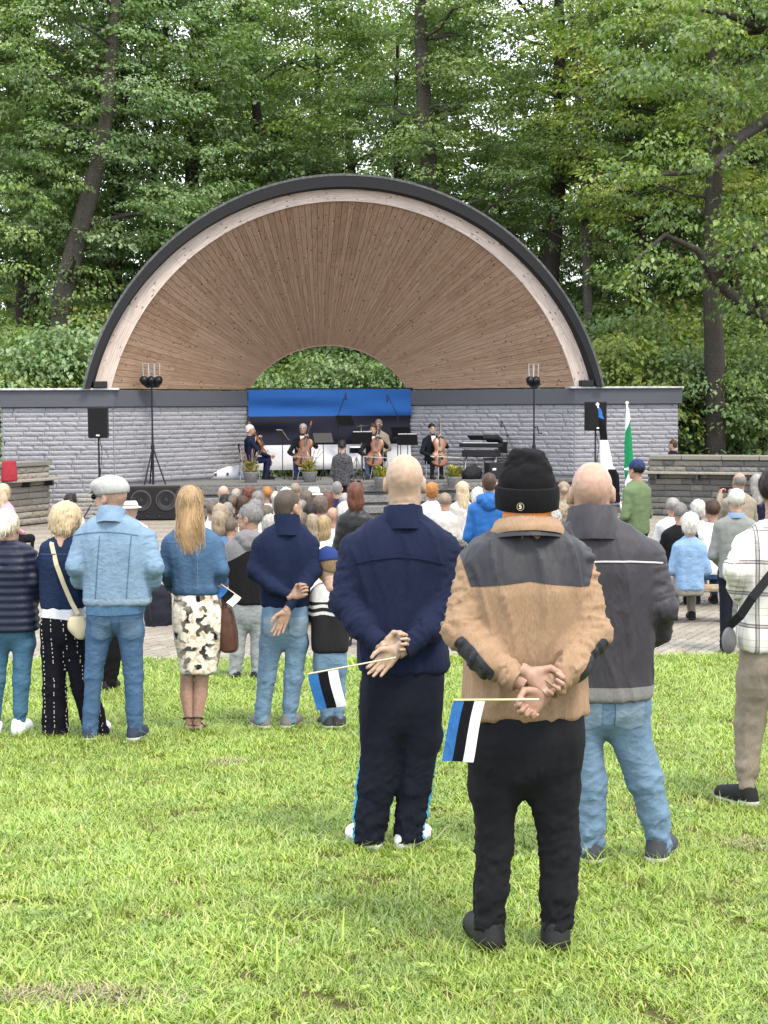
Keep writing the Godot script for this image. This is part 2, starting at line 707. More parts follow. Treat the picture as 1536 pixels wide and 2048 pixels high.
func wood_texture() -> ImageTexture:
	var w := 128
	var h := 1024
	var im := Image.create(w, h, false, Image.FORMAT_RGB8)
	var n := FastNoiseLite.new()
	n.seed = 11
	n.frequency = 0.02
	n.fractal_octaves = 4
	var r := RandomNumberGenerator.new()
	r.seed = 4
	var knots := []
	for i in 26: knots.append(Vector3(r.randf_range(8, w - 8), r.randf_range(0, h), r.randf_range(2.0, 5.0)))
	for y in h:
		var near := []
		for k: Vector3 in knots:
			if absf(k.y - y) < 40.0: near.append(k)
		for x in w:
			var bend := 0.0
			var dark := 0.0
			for k: Vector3 in near:
				var dx := (x - k.x)
				var dy := (y - k.y) * 0.55
				var q := sqrt(dx * dx + dy * dy)
				dark = maxf(dark, clampf((k.z * 1.1 - q) * 0.5, 0.0, 1.0))
				bend += 6.0 * exp(-q * q / 160.0) * signf(dx)
			var g := n.get_noise_2d((x + bend) * 9.0, y * 0.35)
			var f := n.get_noise_2d(x * 40.0, y * 2.2)
			var c := 0.87 + 0.22 * g + 0.08 * f
			c = lerpf(c, 0.35, dark * 0.8)
			im.set_pixel(x, y, Color(c, c * 0.985, c * 0.97))
	return ImageTexture.create_from_image(im)


# ---------------------------------------------------------------- ground and paving
func build_ground() -> void:
	M.ground = mat(0.16, 0.165, 0.06, 0.95, "soil", 1.5, 1.5, "soil")
	var xs := [-300.0, -120.0, -60.0, -35.0, -22.0]
	for i in 57: xs.append(-14.0 + i * 0.5)
	xs += [22.0, 35.0, 60.0, 120.0, 300.0]
	var zs := [-260.0, -80.0, -30.0, -10.0]
	for i in 47: zs.append(-8.0 + i * 0.5)
	zs += [15.5, 16.5, 25.0, 40.0, 60.0, 100.0, 200.0, 420.0]
	var v := PackedVector3Array()
	var ix := PackedInt32Array()
	for z: float in zs:
		for x: float in xs:
			var y := ground_y(x, maxf(z, -4.0))
			if z > 14.2: y = -0.03
			if z > 44.0: y += (z - 44.0) * 0.03
			v.append(Vector3(x, y, -z))
	var nxs := xs.size()
	for j in zs.size() - 1:
		for i in nxs - 1:
			var a := j * nxs + i
			ix.append_array(PackedInt32Array([a, a + nxs, a + 1, a + 1, a + nxs, a + nxs + 1]))
	tag(obj("ground", commit(normals_of(v, ix)), M.ground), "", "", "", "structure")

	# paved yard: a bed with concrete pavers laid on it
	M.paver_bed = mat(0.2, 0.185, 0.15, 0.95, "soil", 2.0, 0.6, "soil")
	var yard := thing("paved_yard", "", "")
	yard.set_meta("kind", "structure")
	var bed := blank()
	quad(bed, Vector3(-16, 0.0, -38), Vector3(16, 0.0, -38), Vector3(16, 0.0, -14.3), Vector3(-16, 0.0, -14.3))
	obj("bed", commit(bed), M.paver_bed, yard)
	var pm := [mat(0.5, 0.44, 0.365, 0.9, "stone", 3.0, 0.3, "fine"), mat(0.44, 0.385, 0.315, 0.9, "stone", 3.0, 0.3, "fine"), mat(0.55, 0.49, 0.41, 0.9, "stone", 3.0, 0.3, "fine"), mat(0.46, 0.395, 0.315, 0.9, "stone", 3.0, 0.3, "fine")]
	var pmesh := commit(box(Vector3.ZERO, Vector3(0.192, 0.03, 0.092), 0.006))
	var turn := Basis(Vector3.UP, deg_to_rad(62.0))
	var spots := []
	for i in range(-130, 130):
		for j in range(-190, 190):
			var p := turn * Vector3(i * 0.2 + (0.1 if j % 2 else 0.0), 0, j * 0.1) + Vector3(0, 0, -25)
			if p.z > -14.42 + 0.12 * noise.get_noise_2d(p.x * 40.0, 9.0) or p.z < -33.9: continue
			if absf(p.x) > -p.z * 0.33 + 0.8: continue
			spots.append(p)
	spots.sort_custom(func(a, b): return a.z > b.z)
	var shown := 0
	var rest := []
	for p: Vector3 in spots:
		p.y = 0.008 + rng.randf_range(-0.003, 0.004)
		var b := turn * Basis(Vector3(1, 0, 0), rng.randf_range(-0.012, 0.012)) * Basis(Vector3(0, 0, 1), rng.randf_range(-0.012, 0.012))
		if shown < 300 and absf(p.x) < -p.z * 0.262:
			var o := obj("paver", pmesh, pm[rng.randi() % 4], yard)
			o.transform = Transform3D(b, p)
			shown += 1
		else:
			rest.append(Transform3D(b, p))
	for k in 4:
		var mm := MultiMesh.new()
		mm.transform_format = MultiMesh.TRANSFORM_3D
		mm.mesh = pmesh
		var mine := rest.filter(func(t: Transform3D): return int(absf(t.origin.x * 917.0 + t.origin.z * 531.0)) % 4 == k)
		mm.instance_count = mine.size()
		for i in mine.size(): mm.set_instance_transform(i, mine[i])
		var mi := MultiMeshInstance3D.new()
		mi.name = "pavers"
		mi.multimesh = mm
		mi.material_override = pm[k]
		mi.set_meta("kind", "stuff")
		yard.add_child(mi, true)


# ---------------------------------------------------------------- stone walls, shell, platform
const SHELL := Vector3(-0.734, 0, -34.3)
const SHELL_TURN := 0.2174
const HALF_FRONT := 5.354
const HALF_BACK := 2.016
const DEEP := 2.756
const FLOOR_Y := 0.76


func shell_frame() -> Transform3D:
	return Transform3D(Basis(Vector3.UP, SHELL_TURN), SHELL)


func split_stone(r: RandomNumberGenerator, w: float, h: float, rough: float) -> ArrayMesh:
	# front face toward +z, uneven; origin at the middle of the back
	var nx := 9
	var ny := 4
	var v := PackedVector3Array()
	var ix := PackedInt32Array()
	var ox := r.randf() * 1000.0
	for j in ny + 1:
		for i in nx + 1:
			var fx := float(i) / nx
			var fy := float(j) / ny
			var edge := minf(minf(fx, 1.0 - fx) * w, minf(fy, 1.0 - fy) * h)
			var z := 0.012
			if edge > 0.001:
				z = 0.022 + rough * (0.35 + 1.1 * noise.get_noise_2d(ox + fx * w * 900.0, fy * h * 1500.0) + 0.35 * sin(fx * 7.0 + ox) * 0.5)
				z += rough * 0.7 * (fy - 0.4)
			v.append(Vector3((fx - 0.5) * w, (fy - 0.5) * h, maxf(z, 0.008)))
	for j in ny:
		for i in nx:
			var a := j * (nx + 1) + i
			ix.append_array(PackedInt32Array([a, a + nx + 1, a + 1, a + 1, a + nx + 1, a + nx + 2]))
	var front := normals_of(v, ix)
	var b := box(Vector3(0, 0, -0.004), Vector3(w, h, 0.03), 0.002)
	return commit(join([front, b]))


# lays stones on a vertical face that runs from p to q (seen from the front, p on the left) between y0 and y1
func lay_stones(parent: Node, p: Vector3, q: Vector3, y0: float, y1: float, course: float, lens: Array, variants: Array, mats: Array) -> void:
	var d := (q - p)
	var total := d.length()
	d = d.normalized()
	var nrm := d.cross(Vector3.UP)
	var b := Basis(d, Vector3.UP, nrm)
	var y := y1
	var row := 0
	while y - course > y0 - 0.01:
		var x := -rng.randf() * 0.3
		while x < total - 0.02:
			var k := rng.randi() % lens.size()
			var l: float = lens[k]
			var x0 := maxf(x, 0.0)
			var x1 := minf(x + l, total)
			if total - x1 < 0.07: x1 = total
			if x1 - x0 > 0.05:
				var o := obj("stone", variants[k], mats[rng.randi() % mats.size()], parent)
				var c := p + d * (x0 + x1) * 0.5 + Vector3.UP * (y - course * 0.5)
				o.transform = Transform3D(b * Basis.from_scale(Vector3((x1 - x0 - 0.008) / l, 1, rng.randf_range(0.8, 1.25))), c)
			x = x1 if x1 < total else total
		y -= course
		row += 1


func arc_rows(rows: Array, steps := 96) -> Array:
	# rows: [centre y, radius, z, lowest y]
	var v := PackedVector3Array()
	var ix := PackedInt32Array()
	var uv := PackedVector2Array()
	for k in rows.size():
		var r: Array = rows[k]
		var th := asin(clampf((r[3] - r[0]) / r[1], -1.0, 1.0))
		for s in steps + 1:
			var an := lerpf(PI - th, th, float(s) / steps)
			v.append(Vector3(cos(an) * r[1], r[0] + sin(an) * r[1], r[2]))
			uv.append(Vector2(k * 0.5, s * 0.12))
	for k in rows.size() - 1:
		for s in steps:
			var a := k * (steps + 1) + s
			ix.append_array(PackedInt32Array([a, a + steps + 1, a + 1, a + 1, a + steps + 1, a + steps + 2]))
	return normals_of(v, ix) + [uv]


func flat_arc(rows: Array, steps := 96) -> Array:
	# like arc_rows, but every strip keeps hard edges
	var out := []
	for k in rows.size() - 1: out.append(arc_rows([rows[k], rows[k + 1]], steps))
	return out


func build_bandshell() -> void:
	var fr := shell_frame()
	var r := RandomNumberGenerator.new()
	r.seed = 77
	var course := 0.1045
	var lens := [0.34, 0.45, 0.56, 0.68]
	var variants := []
	for l in lens: variants.append(split_stone(r, l, course - 0.006, 0.019))
	var top := 2.5
	for s: float in [-1.0, 1.0]:
		var end := 7.72 if s < 0.0 else 7.97
		var a := Vector3(s * end, 0, 0)
		var b := Vector3(s * HALF_FRONT, 0, 0)
		var c := Vector3(s * HALF_BACK, 0, -DEEP)
		var w := thing("stone_wall", ("grey painted stone wing wall behind the black subwoofer, carrying one foot of the wooden arch" if s < 0.0 else "grey painted stone wing wall behind the two flagpoles, carrying one foot of the wooden arch"), "wall", SHELL, SHELL_TURN, "wing walls of the bandshell")
		# core
		var back := Vector3(0, 0, -0.35)
		var nrm_in := Vector3(s * 0.27, 0, -0.2)
		var core := blank()
		var ring := [a + Vector3(0, 0, -0.03), b + Vector3(0, 0, -0.03), c + nrm_in * 0.08, c + nrm_in * 1.2, b + nrm_in * 1.2 + Vector3(s * 0.1, 0, 0), a + back]
		if s > 0.0: ring.reverse()
		for i in ring.size():
			var p: Vector3 = ring[i]
			var q: Vector3 = ring[(i + 1) % ring.size()]
			quad(core, p + Vector3.UP * top, q + Vector3.UP * top, q, p)
		var outline := PackedVector2Array()
		for p: Vector3 in ring: outline.append(Vector2(p.x, p.z))
		var tri := Geometry2D.triangulate_polygon(outline)
		var o0: int = core[0].size()
		for p: Vector3 in ring:
			core[0].append(p + Vector3.UP * top)
			core[1].append(Vector3.UP)
		for t in tri: core[2].append(o0 + t)
		obj("wall_core", commit(core), M.mortar_paint, w)
		var mats := [M.stone_paint, M.stone_paint, M.stone_paint_b]
		if s < 0.0:
			lay_stones(w, a, b, 0.0, top - 0.01, course, lens, variants, mats)
			lay_stones(w, b, c, FLOOR_Y, top - 0.01, course, lens, variants, mats)
		else:
			lay_stones(w, c, b, FLOOR_Y, top - 0.01, course, lens, variants, mats)
			lay_stones(w, b, a, 0.0, top - 0.01, course, lens, variants, mats)
		# end face of the wing
		if s < 0.0: lay_stones(w, a + back, a, 0.0, top - 0.01, course, lens, variants, mats)
		else: lay_stones(w, a, a + back, 0.0, top - 0.01, course, lens, variants, mats)
		# dark fascia along the top
		var fa := []
		var wall_dir := (c - b).normalized()
		var wn := wall_dir.cross(Vector3.UP) * (-s)
		if wn.z < 0.0: wn = -wn
		var fb := Basis(wall_dir, Vector3.UP, wall_dir.cross(Vector3.UP))
		var mid := (b + c) * 0.5
		fa.append(box(Vector3((a.x + b.x) * 0.5 + s * 0.03, 2.685, -0.125), Vector3(absf(a.x - b.x) + 0.1, 0.37, 0.45), 0.008))
		fa.append(box(mid + Vector3.UP * 2.684 - wn * 0.12 , Vector3((c - b).length() + 0.1, 0.366, 0.42), 0.008, fb))
		obj("fascia", commit(join(fa)), M.fascia, w)
		obj("coping", commit(box(Vector3((a.x + b.x) * 0.5 - s * 0.02, 2.89, -0.12), Vector3(absf(a.x - b.x) + 0.24, 0.045, 0.56), 0.006)), M.white_board, w)

	# the shell: felt roof, laminated arch, boards
	var sh := thing("bandshell", "half round wooden bandshell roof with black felt edge and radiating boards", "bandshell", SHELL, SHELL_TURN)
	var yb := 2.9
	var roof := []
	roof += flat_arc([[1.56, 5.97, 0.0, yb], [1.37, 6.0, 0.02, yb], [1.345, 6.05, 0.24, yb], [1.50, 6.13, 0.27, yb]])
	roof += flat_arc([[1.56, 2.62, -2.95, yb], [1.58, 5.75, -0.3, yb]])
	roof += flat_arc([[1.50, 6.15, 0.2, yb], [1.60, 2.8, -2.98, yb], [1.56, 2.62, -2.95, yb]])
	for a in roof:
		for i in a[1].size(): a[1][i] = a[1][i]
	obj("roof", commit(join(roof)), M.roof_felt, sh)
	obj("roof_flashing", commit(join(flat_arc([[1.50, 6.13, 0.275, yb], [1.505, 6.175, 0.28, yb], [1.50, 6.18, 0.19, yb]]))), M.flashing, sh)
	M.beam = mat(0.7, 0.6, 0.54, 0.8)
	M.beam.albedo_texture = T.wood
	M.beam.uv1_scale = Vector3(3.0, 1.6, 1)
	var rb := []
	for seg in 9:  # the laminated arch is jointed from nine lengths
		var v := PackedVector3Array()
		var ix := PackedInt32Array()
		var uv := PackedVector2Array()
		var sec := [Vector2(5.545, -0.28), Vector2(5.545, -0.004), Vector2(5.55, 0.0), Vector2(5.985, 0.0), Vector2(5.99, -0.004), Vector2(5.99, -0.28)]
		var t0 := asin((yb - 1.56) / 5.56)
		var n := 14
		for i in n + 1:
			var an := lerpf(PI - t0 + 0.03, t0 - 0.03, (seg + (i / float(n)) * 0.9985) / 9.0)
			for k in sec.size():
				v.append(Vector3(cos(an) * sec[k].x, 1.56 + sin(an) * sec[k].x, sec[k].y))
				uv.append(Vector2(k * 0.4 + seg * 0.31, an * 0.8 + seg * 0.37))
		for i in n:
			for k in sec.size() - 1:
				var a := i * sec.size() + k
				ix.append_array(PackedInt32Array([a, a + 1, a + sec.size(), a + 1, a + sec.size() + 1, a + sec.size()]))
		var na := normals_of(v, ix)
		var pieces := commit(na, PackedColorArray(), uv)
		obj("arch_beam", pieces, M.beam, sh)
	# boards in two rings
	var wm := []
	for c: Array in [[0.54, 0.365, 0.255], [0.51, 0.34, 0.235], [0.57, 0.39, 0.28], [0.48, 0.315, 0.215], [0.54, 0.375, 0.265]]:
		var m := mat(c[0], c[1], c[2], 0.75)
		m.albedo_texture = T.wood
		wm.append(m)
	var rings := [[[1.56, 5.56, -0.05], [1.575, 4.3, -1.2]], [[1.575, 4.3, -1.2], [1.59, 2.40, -2.76]]]
	var count := 100
	for ring in 2:
		var f: Array = rings[ring][0]
		var g: Array = rings[ring][1]
		var tf := asin((yb - f[0]) / f[1])
		var tg := asin((yb - g[0]) / g[1])
		for i in count:
			var jit := r.randf_range(-0.05, 0.05)
			var v := PackedVector3Array()
			var uv := PackedVector2Array()
			var lift := r.randf_range(0.0, 0.007)
			var ou := Vector2(r.randf(), r.randf())
			for e in 2:
				var q: Array = f if e == 0 else g
				var th: float = tf if e == 0 else tg
				for k in 2:
					var t := (i + (0.032 if k == 0 else 0.968)) / float(count)
					var an := lerpf(PI - th, th, t)
					for dpt in 2:
						var rr: float = q[1] - lift + (0.03 if dpt else 0.0)
						v.append(Vector3(cos(an) * rr, q[0] + sin(an) * rr, q[2] + (0.006 if e == 0 else -0.006) * 0.0))
						uv.append(Vector2(ou.x + k * 0.24 + dpt * 0.05, ou.y + e * 0.62))
			# 0,1: front left inner, outer; 2,3: front right; 4,5: back left; 6,7: back right
			var a := blank()
			var us := PackedVector2Array()
			for fc: Array in [[0, 2, 6, 4], [1, 0, 4, 5], [2, 3, 7, 6], [1, 3, 2, 0], [4, 6, 7, 5]]:
				quad(a, v[fc[0]], v[fc[1]], v[fc[2]], v[fc[3]])
				for k in 4: us.append(uv[fc[k]])
			obj("board", commit(a, PackedColorArray(), us), wm[r.randi() % 5], sh)
	# dark backing behind the gaps, rear rim and the two steel foot plates
	obj("backing", commit(join(flat_arc([[1.56, 5.6, -0.06, yb - 0.02], [1.575, 4.34, -1.22, yb - 0.02], [1.59, 2.44, -2.78, yb - 0.02]]))), M.black_soft, sh)
	obj("rear_rim", commit(join(flat_arc([[1.59, 2.375, -2.755, yb], [1.59, 2.375, -2.85, yb], [1.59, 2.47, -2.85, yb], [1.59, 2.47, -2.755, yb], [1.59, 2.375, -2.755, yb]], 48))), wm[2], sh)
	for s: float in [-1.0, 1.0]:
		obj("foot_plate", commit(box(Vector3(s * 5.62, 2.99, 0.1), Vector3(0.3, 0.14, 0.22), 0.006)), M.black, sh)

	# platform with steps
	var pf := thing("stage_platform", "low grey concrete stage platform with steps in front of the cellists", "stage", SHELL, SHELL_TURN)
	var poly := PackedVector2Array([Vector2(-HALF_FRONT + 0.05, 0.25), Vector2(HALF_FRONT - 0.05, 0.25), Vector2(HALF_FRONT - 0.03, -0.05), Vector2(HALF_BACK + 0.05, -DEEP - 0.3), Vector2(-HALF_BACK - 0.05, -DEEP - 0.3), Vector2(-HALF_FRONT + 0.03, -0.05)])
	var pl := slab(poly, 0.0, FLOOR_Y)
	var pv: PackedVector3Array = pl[0]
	for i in pv.size(): pv[i] = Vector3(pv[i].x, pv[i].z, pv[i].y)
	obj("deck", commit(normals_flat(pv, pl[2])), M.concrete, pf)
	for i in 3:
		var x := -3.5
		while x < 3.5:
			var l := r.randf_range(1.2, 1.9)
			l = minf(l, 3.55 - x)
			obj("step_slab", commit(box(Vector3(x + l * 0.5, FLOOR_Y - 0.13 - 0.22 * i, 0.26 + 0.17 + 0.34 * i), Vector3(l - 0.012, 0.16, 0.36), 0.012)), M.concrete if (i + int(x * 3.0)) % 2 else M.concrete_dark, pf)
			x += l
		obj("riser", commit(box(Vector3(0, (FLOOR_Y - 0.22 * (i + 1)) * 0.5, 0.26 + 0.15 + 0.34 * i), Vector3(6.96, FLOOR_Y - 0.22 * (i + 1), 0.28), 0.01)), M.concrete_dark, pf)
	obj("edge_slab", commit(box(Vector3(0, FLOOR_Y - 0.04, 0.2), Vector3(2.0 * HALF_FRONT - 0.2, 0.09, 0.36), 0.012)), M.concrete_dark, pf)

	low_walls(r)


func normals_flat(v: PackedVector3Array, ix: PackedInt32Array) -> Array:
	var a := blank()
	for i in range(0, ix.size(), 3):
		var p := v[ix[i]]
		var q := v[ix[i + 1]]
		var s := v[ix[i + 2]]
		var n := (s - p).cross(q - p).normalized()
		for x in [p, q, s]:
			a[2].append(a[0].size())
			a[0].append(x)
			a[1].append(n)
	return a


func low_walls(r: RandomNumberGenerator) -> void:
	var course := 0.135
	var lens := [0.26, 0.36, 0.47, 0.58]
	var variants := []
	for l in lens: variants.append(split_stone(r, l, course - 0.016, 0.03))
	for side in 2:
		var p: Vector3
		var q: Vector3
		if side == 0:  # runs toward the camera out of the frame
			q = Vector3(-7.15, 0, -32.0)
			p = Vector3(-8.9, 0, -28.4)
		else:
			p = Vector3(5.88, 0, -33.2)
			q = Vector3(10.4, 0, -31.3)
		var w := thing("stone_wall", "low rough limestone wall with a plank ledge and a red bag on it" if side == 0 else "low rough limestone wall with a plank ledge, beside a thick tree trunk", "wall", Vector3.ZERO, 0.0, "low limestone walls beside the stage")
		var d := (q - p).normalized()
		var n := d.cross(Vector3.UP)
		var b := Basis(d, Vector3.UP, n)
		var len := (q - p).length()
		var top := 1.26
		obj("wall_core", commit(box((p + q) * 0.5 + Vector3.UP * top * 0.5 - n * 0.24, Vector3(len - 0.02, top, 0.46), 0.003, b)), M.limestone_mortar, w)
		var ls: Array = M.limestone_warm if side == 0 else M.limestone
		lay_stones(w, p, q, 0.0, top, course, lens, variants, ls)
		if side == 0: lay_stones(w, q, q - n * 0.46, 0.0, top, course, lens, variants, ls)
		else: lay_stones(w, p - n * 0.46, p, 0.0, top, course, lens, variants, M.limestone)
		var x := 0.0
		while x < len:
			var l := minf(r.randf_range(0.7, 1.1), len - x)
			obj("cap_stone", commit(box(p + d * (x + l * 0.5) + Vector3.UP * (top + 0.055) - n * 0.21, Vector3(l - 0.012, 0.1, 0.58), 0.012, b)), M.limestone[0 if r.randf() < 0.5 else 2], w)
			x += l
		obj("ledge_plank", commit(box((p + q) * 0.5 + d * (0.12 if side == 0 else -0.12) + Vector3.UP * 0.985 + n * 0.17, Vector3(len + 0.25, 0.045, 0.34), 0.006, b)), M.bench_pale, w)
		for k in 6:
			obj("ledge_bracket", commit(box(p + d * (len * (0.04 + 0.184 * k)) + Vector3.UP * 0.9 + n * 0.13, Vector3(0.05, 0.12, 0.22), 0.004, b)), M.steel_dark, w)


# ---------------------------------------------------------------- the wood behind the stage
var crowns := []
var shrubs := []


func add_leaf(v: PackedVector3Array, n: PackedVector3Array, col: PackedColorArray, ix: PackedInt32Array, p: Vector3, dir: Vector3, up: Vector3, l: float, w: float, c: Color) -> void:
	var side := dir.cross(up).normalized()
	var nn := side.cross(dir).normalized()
	var o := v.size()
	v.append(p)
	v.append(p + dir * l * 0.45 + side * w * 0.5 + nn * w * 0.12)
	v.append(p + dir * l - nn * l * 0.12)
	v.append(p + dir * l * 0.45 - side * w * 0.5 + nn * w * 0.12)
	var n1 := (nn - side * 0.25).normalized()
	var n2 := (nn + side * 0.25).normalized()
	n.append(nn)
	n.append(n1)
	n.append(nn)
	n.append(n2)
	for k in 4: col.append(c)
	ix.append_array(PackedInt32Array([o, o + 2, o + 1, o, o + 3, o + 2]))


# leafy sprays around the given middles: [point, radius, droop]
func leaf_mesh(r: RandomNumberGenerator, clumps: Array, per: int, leaf: float, tones: Array) -> ArrayMesh:
	var v := PackedVector3Array()
	var n := PackedVector3Array()
	var col := PackedColorArray()
	var ix := PackedInt32Array()
	for c: Array in clumps:
		var p: Vector3 = c[0]
		var rad: float = c[1]
		var outw: Vector3 = c[2]
		var tone: Color = tones[r.randi() % tones.size()]
		var tilt := Basis(Vector3(r.randf_range(-1, 1), 0, r.randf_range(-1, 1)).normalized(), r.randf_range(0.0, 0.5))
		for k in int(per * rad * rad * 1.6) + 6:
			var a := r.randf() * TAU
			var q := sqrt(r.randf())
			var off := tilt * Vector3(cos(a) * q * rad, r.randf_range(-0.3, 0.3) * rad * (1.15 - q), sin(a) * q * rad)
			off.y -= q * q * rad * 0.35
			var dir := (off.normalized() * 0.6 + outw * 0.5 + Vector3(r.randf_range(-0.7, 0.7), r.randf_range(-0.75, 0.15), r.randf_range(-0.7, 0.7))).normalized()
			var up := (Vector3.UP + Vector3(r.randf_range(-0.6, 0.6), r.randf_range(-0.2, 0.2), r.randf_range(-0.6, 0.6))).normalized()
			var l := leaf * r.randf_range(0.6, 1.3)
			var f := r.randf_range(0.8, 1.5)
			add_leaf(v, n, col, ix, p + off, dir, up, l, l * r.randf_range(0.55, 0.8), Color(tone.r * f * r.randf_range(0.9, 1.15), tone.g * f, tone.b * f * r.randf_range(0.8, 1.1)))
	return commit([v, n, ix], col)


func crown_clumps(r: RandomNumberGenerator, count: int, y0: float, y1: float, rad: float, gap: float) -> Array:
	var out := []
	var tries := 0
	var seed_off := r.randf() * 5000.0
	while out.size() < count and tries < count * 20:
		tries += 1
		var t := r.randf()
		var y := lerpf(y0, y1, t)
		var rr := rad * (0.45 + 0.62 * sin(PI * clampf(t * 0.85 + 0.12, 0.0, 1.0)))
		var a := r.randf() * TAU
		var q := pow(r.randf(), 0.45)
		var p := Vector3(cos(a) * q * rr, y, sin(a) * q * rr)
		if noise.get_noise_3d(p.x * 26.0 + seed_off, p.y * 34.0, p.z * 26.0) < gap: continue
		out.append([p, r.randf_range(0.4, 0.85), Vector3(cos(a), -0.35, sin(a))])
	return out


func limb(from: Vector3, to: Vector3, r0: float, r: RandomNumberGenerator, sag := 0.0) -> Array:
	var pts := []
	var rad := []
	var side := Vector3(r.randf_range(-1, 1), r.randf_range(-0.4, 0.6), r.randf_range(-1, 1)) * (to - from).length() * 0.1
	for k in 7:
		var t := k / 6.0
		pts.append(from.lerp(to, t) + side * sin(t * PI) + Vector3(r.randf_range(-1, 1), r.randf_range(-1, 1), r.randf_range(-1, 1)) * 0.05 * (to - from).length() * t * (1.0 - t) * 4.0 - Vector3.UP * sag * t * t)
		rad.append(lerpf(r0, r0 * 0.18, t))
	return tube(pts, rad, 7, false)


func trunk_mesh(r: RandomNumberGenerator, path: Array, radii: Array, clumps: Array, limbs: int) -> ArrayMesh:
	var parts := []
	var pts := []
	var rad := []
	for k in path.size() - 1:
		for s in 5:
			var t := s / 5.0
			var p0: Vector3 = path[maxi(k - 1, 0)]
			var p3: Vector3 = path[mini(k + 2, path.size() - 1)]
			pts.append(path[k].cubic_interpolate(path[k + 1], p0, p3, t))
			rad.append(lerpf(radii[k], radii[k + 1], t) * r.randf_range(0.95, 1.06))
	pts.append(path[-1])
	rad.append(radii[-1])
	rad[0] *= 1.35
	parts.append(tube(pts, rad, 14, false))
	for k in limbs:
		if clumps.is_empty(): break
		var c: Array = clumps[r.randi() % clumps.size()]
		var target: Vector3 = c[0]
		var best := 0
		for i in pts.size():
			if absf(pts[i].y - (target.y - 0.35 * Vector2(target.x - pts[i].x, target.z - pts[i].z).length())) < absf(pts[best].y - (target.y - 0.35 * Vector2(target.x - pts[best].x, target.z - pts[best].z).length())): best = i
		parts.append(limb(pts[best], target, rad[best] * r.randf_range(0.22, 0.42), r, r.randf_range(0.0, 0.5)))
	return commit(join(parts))


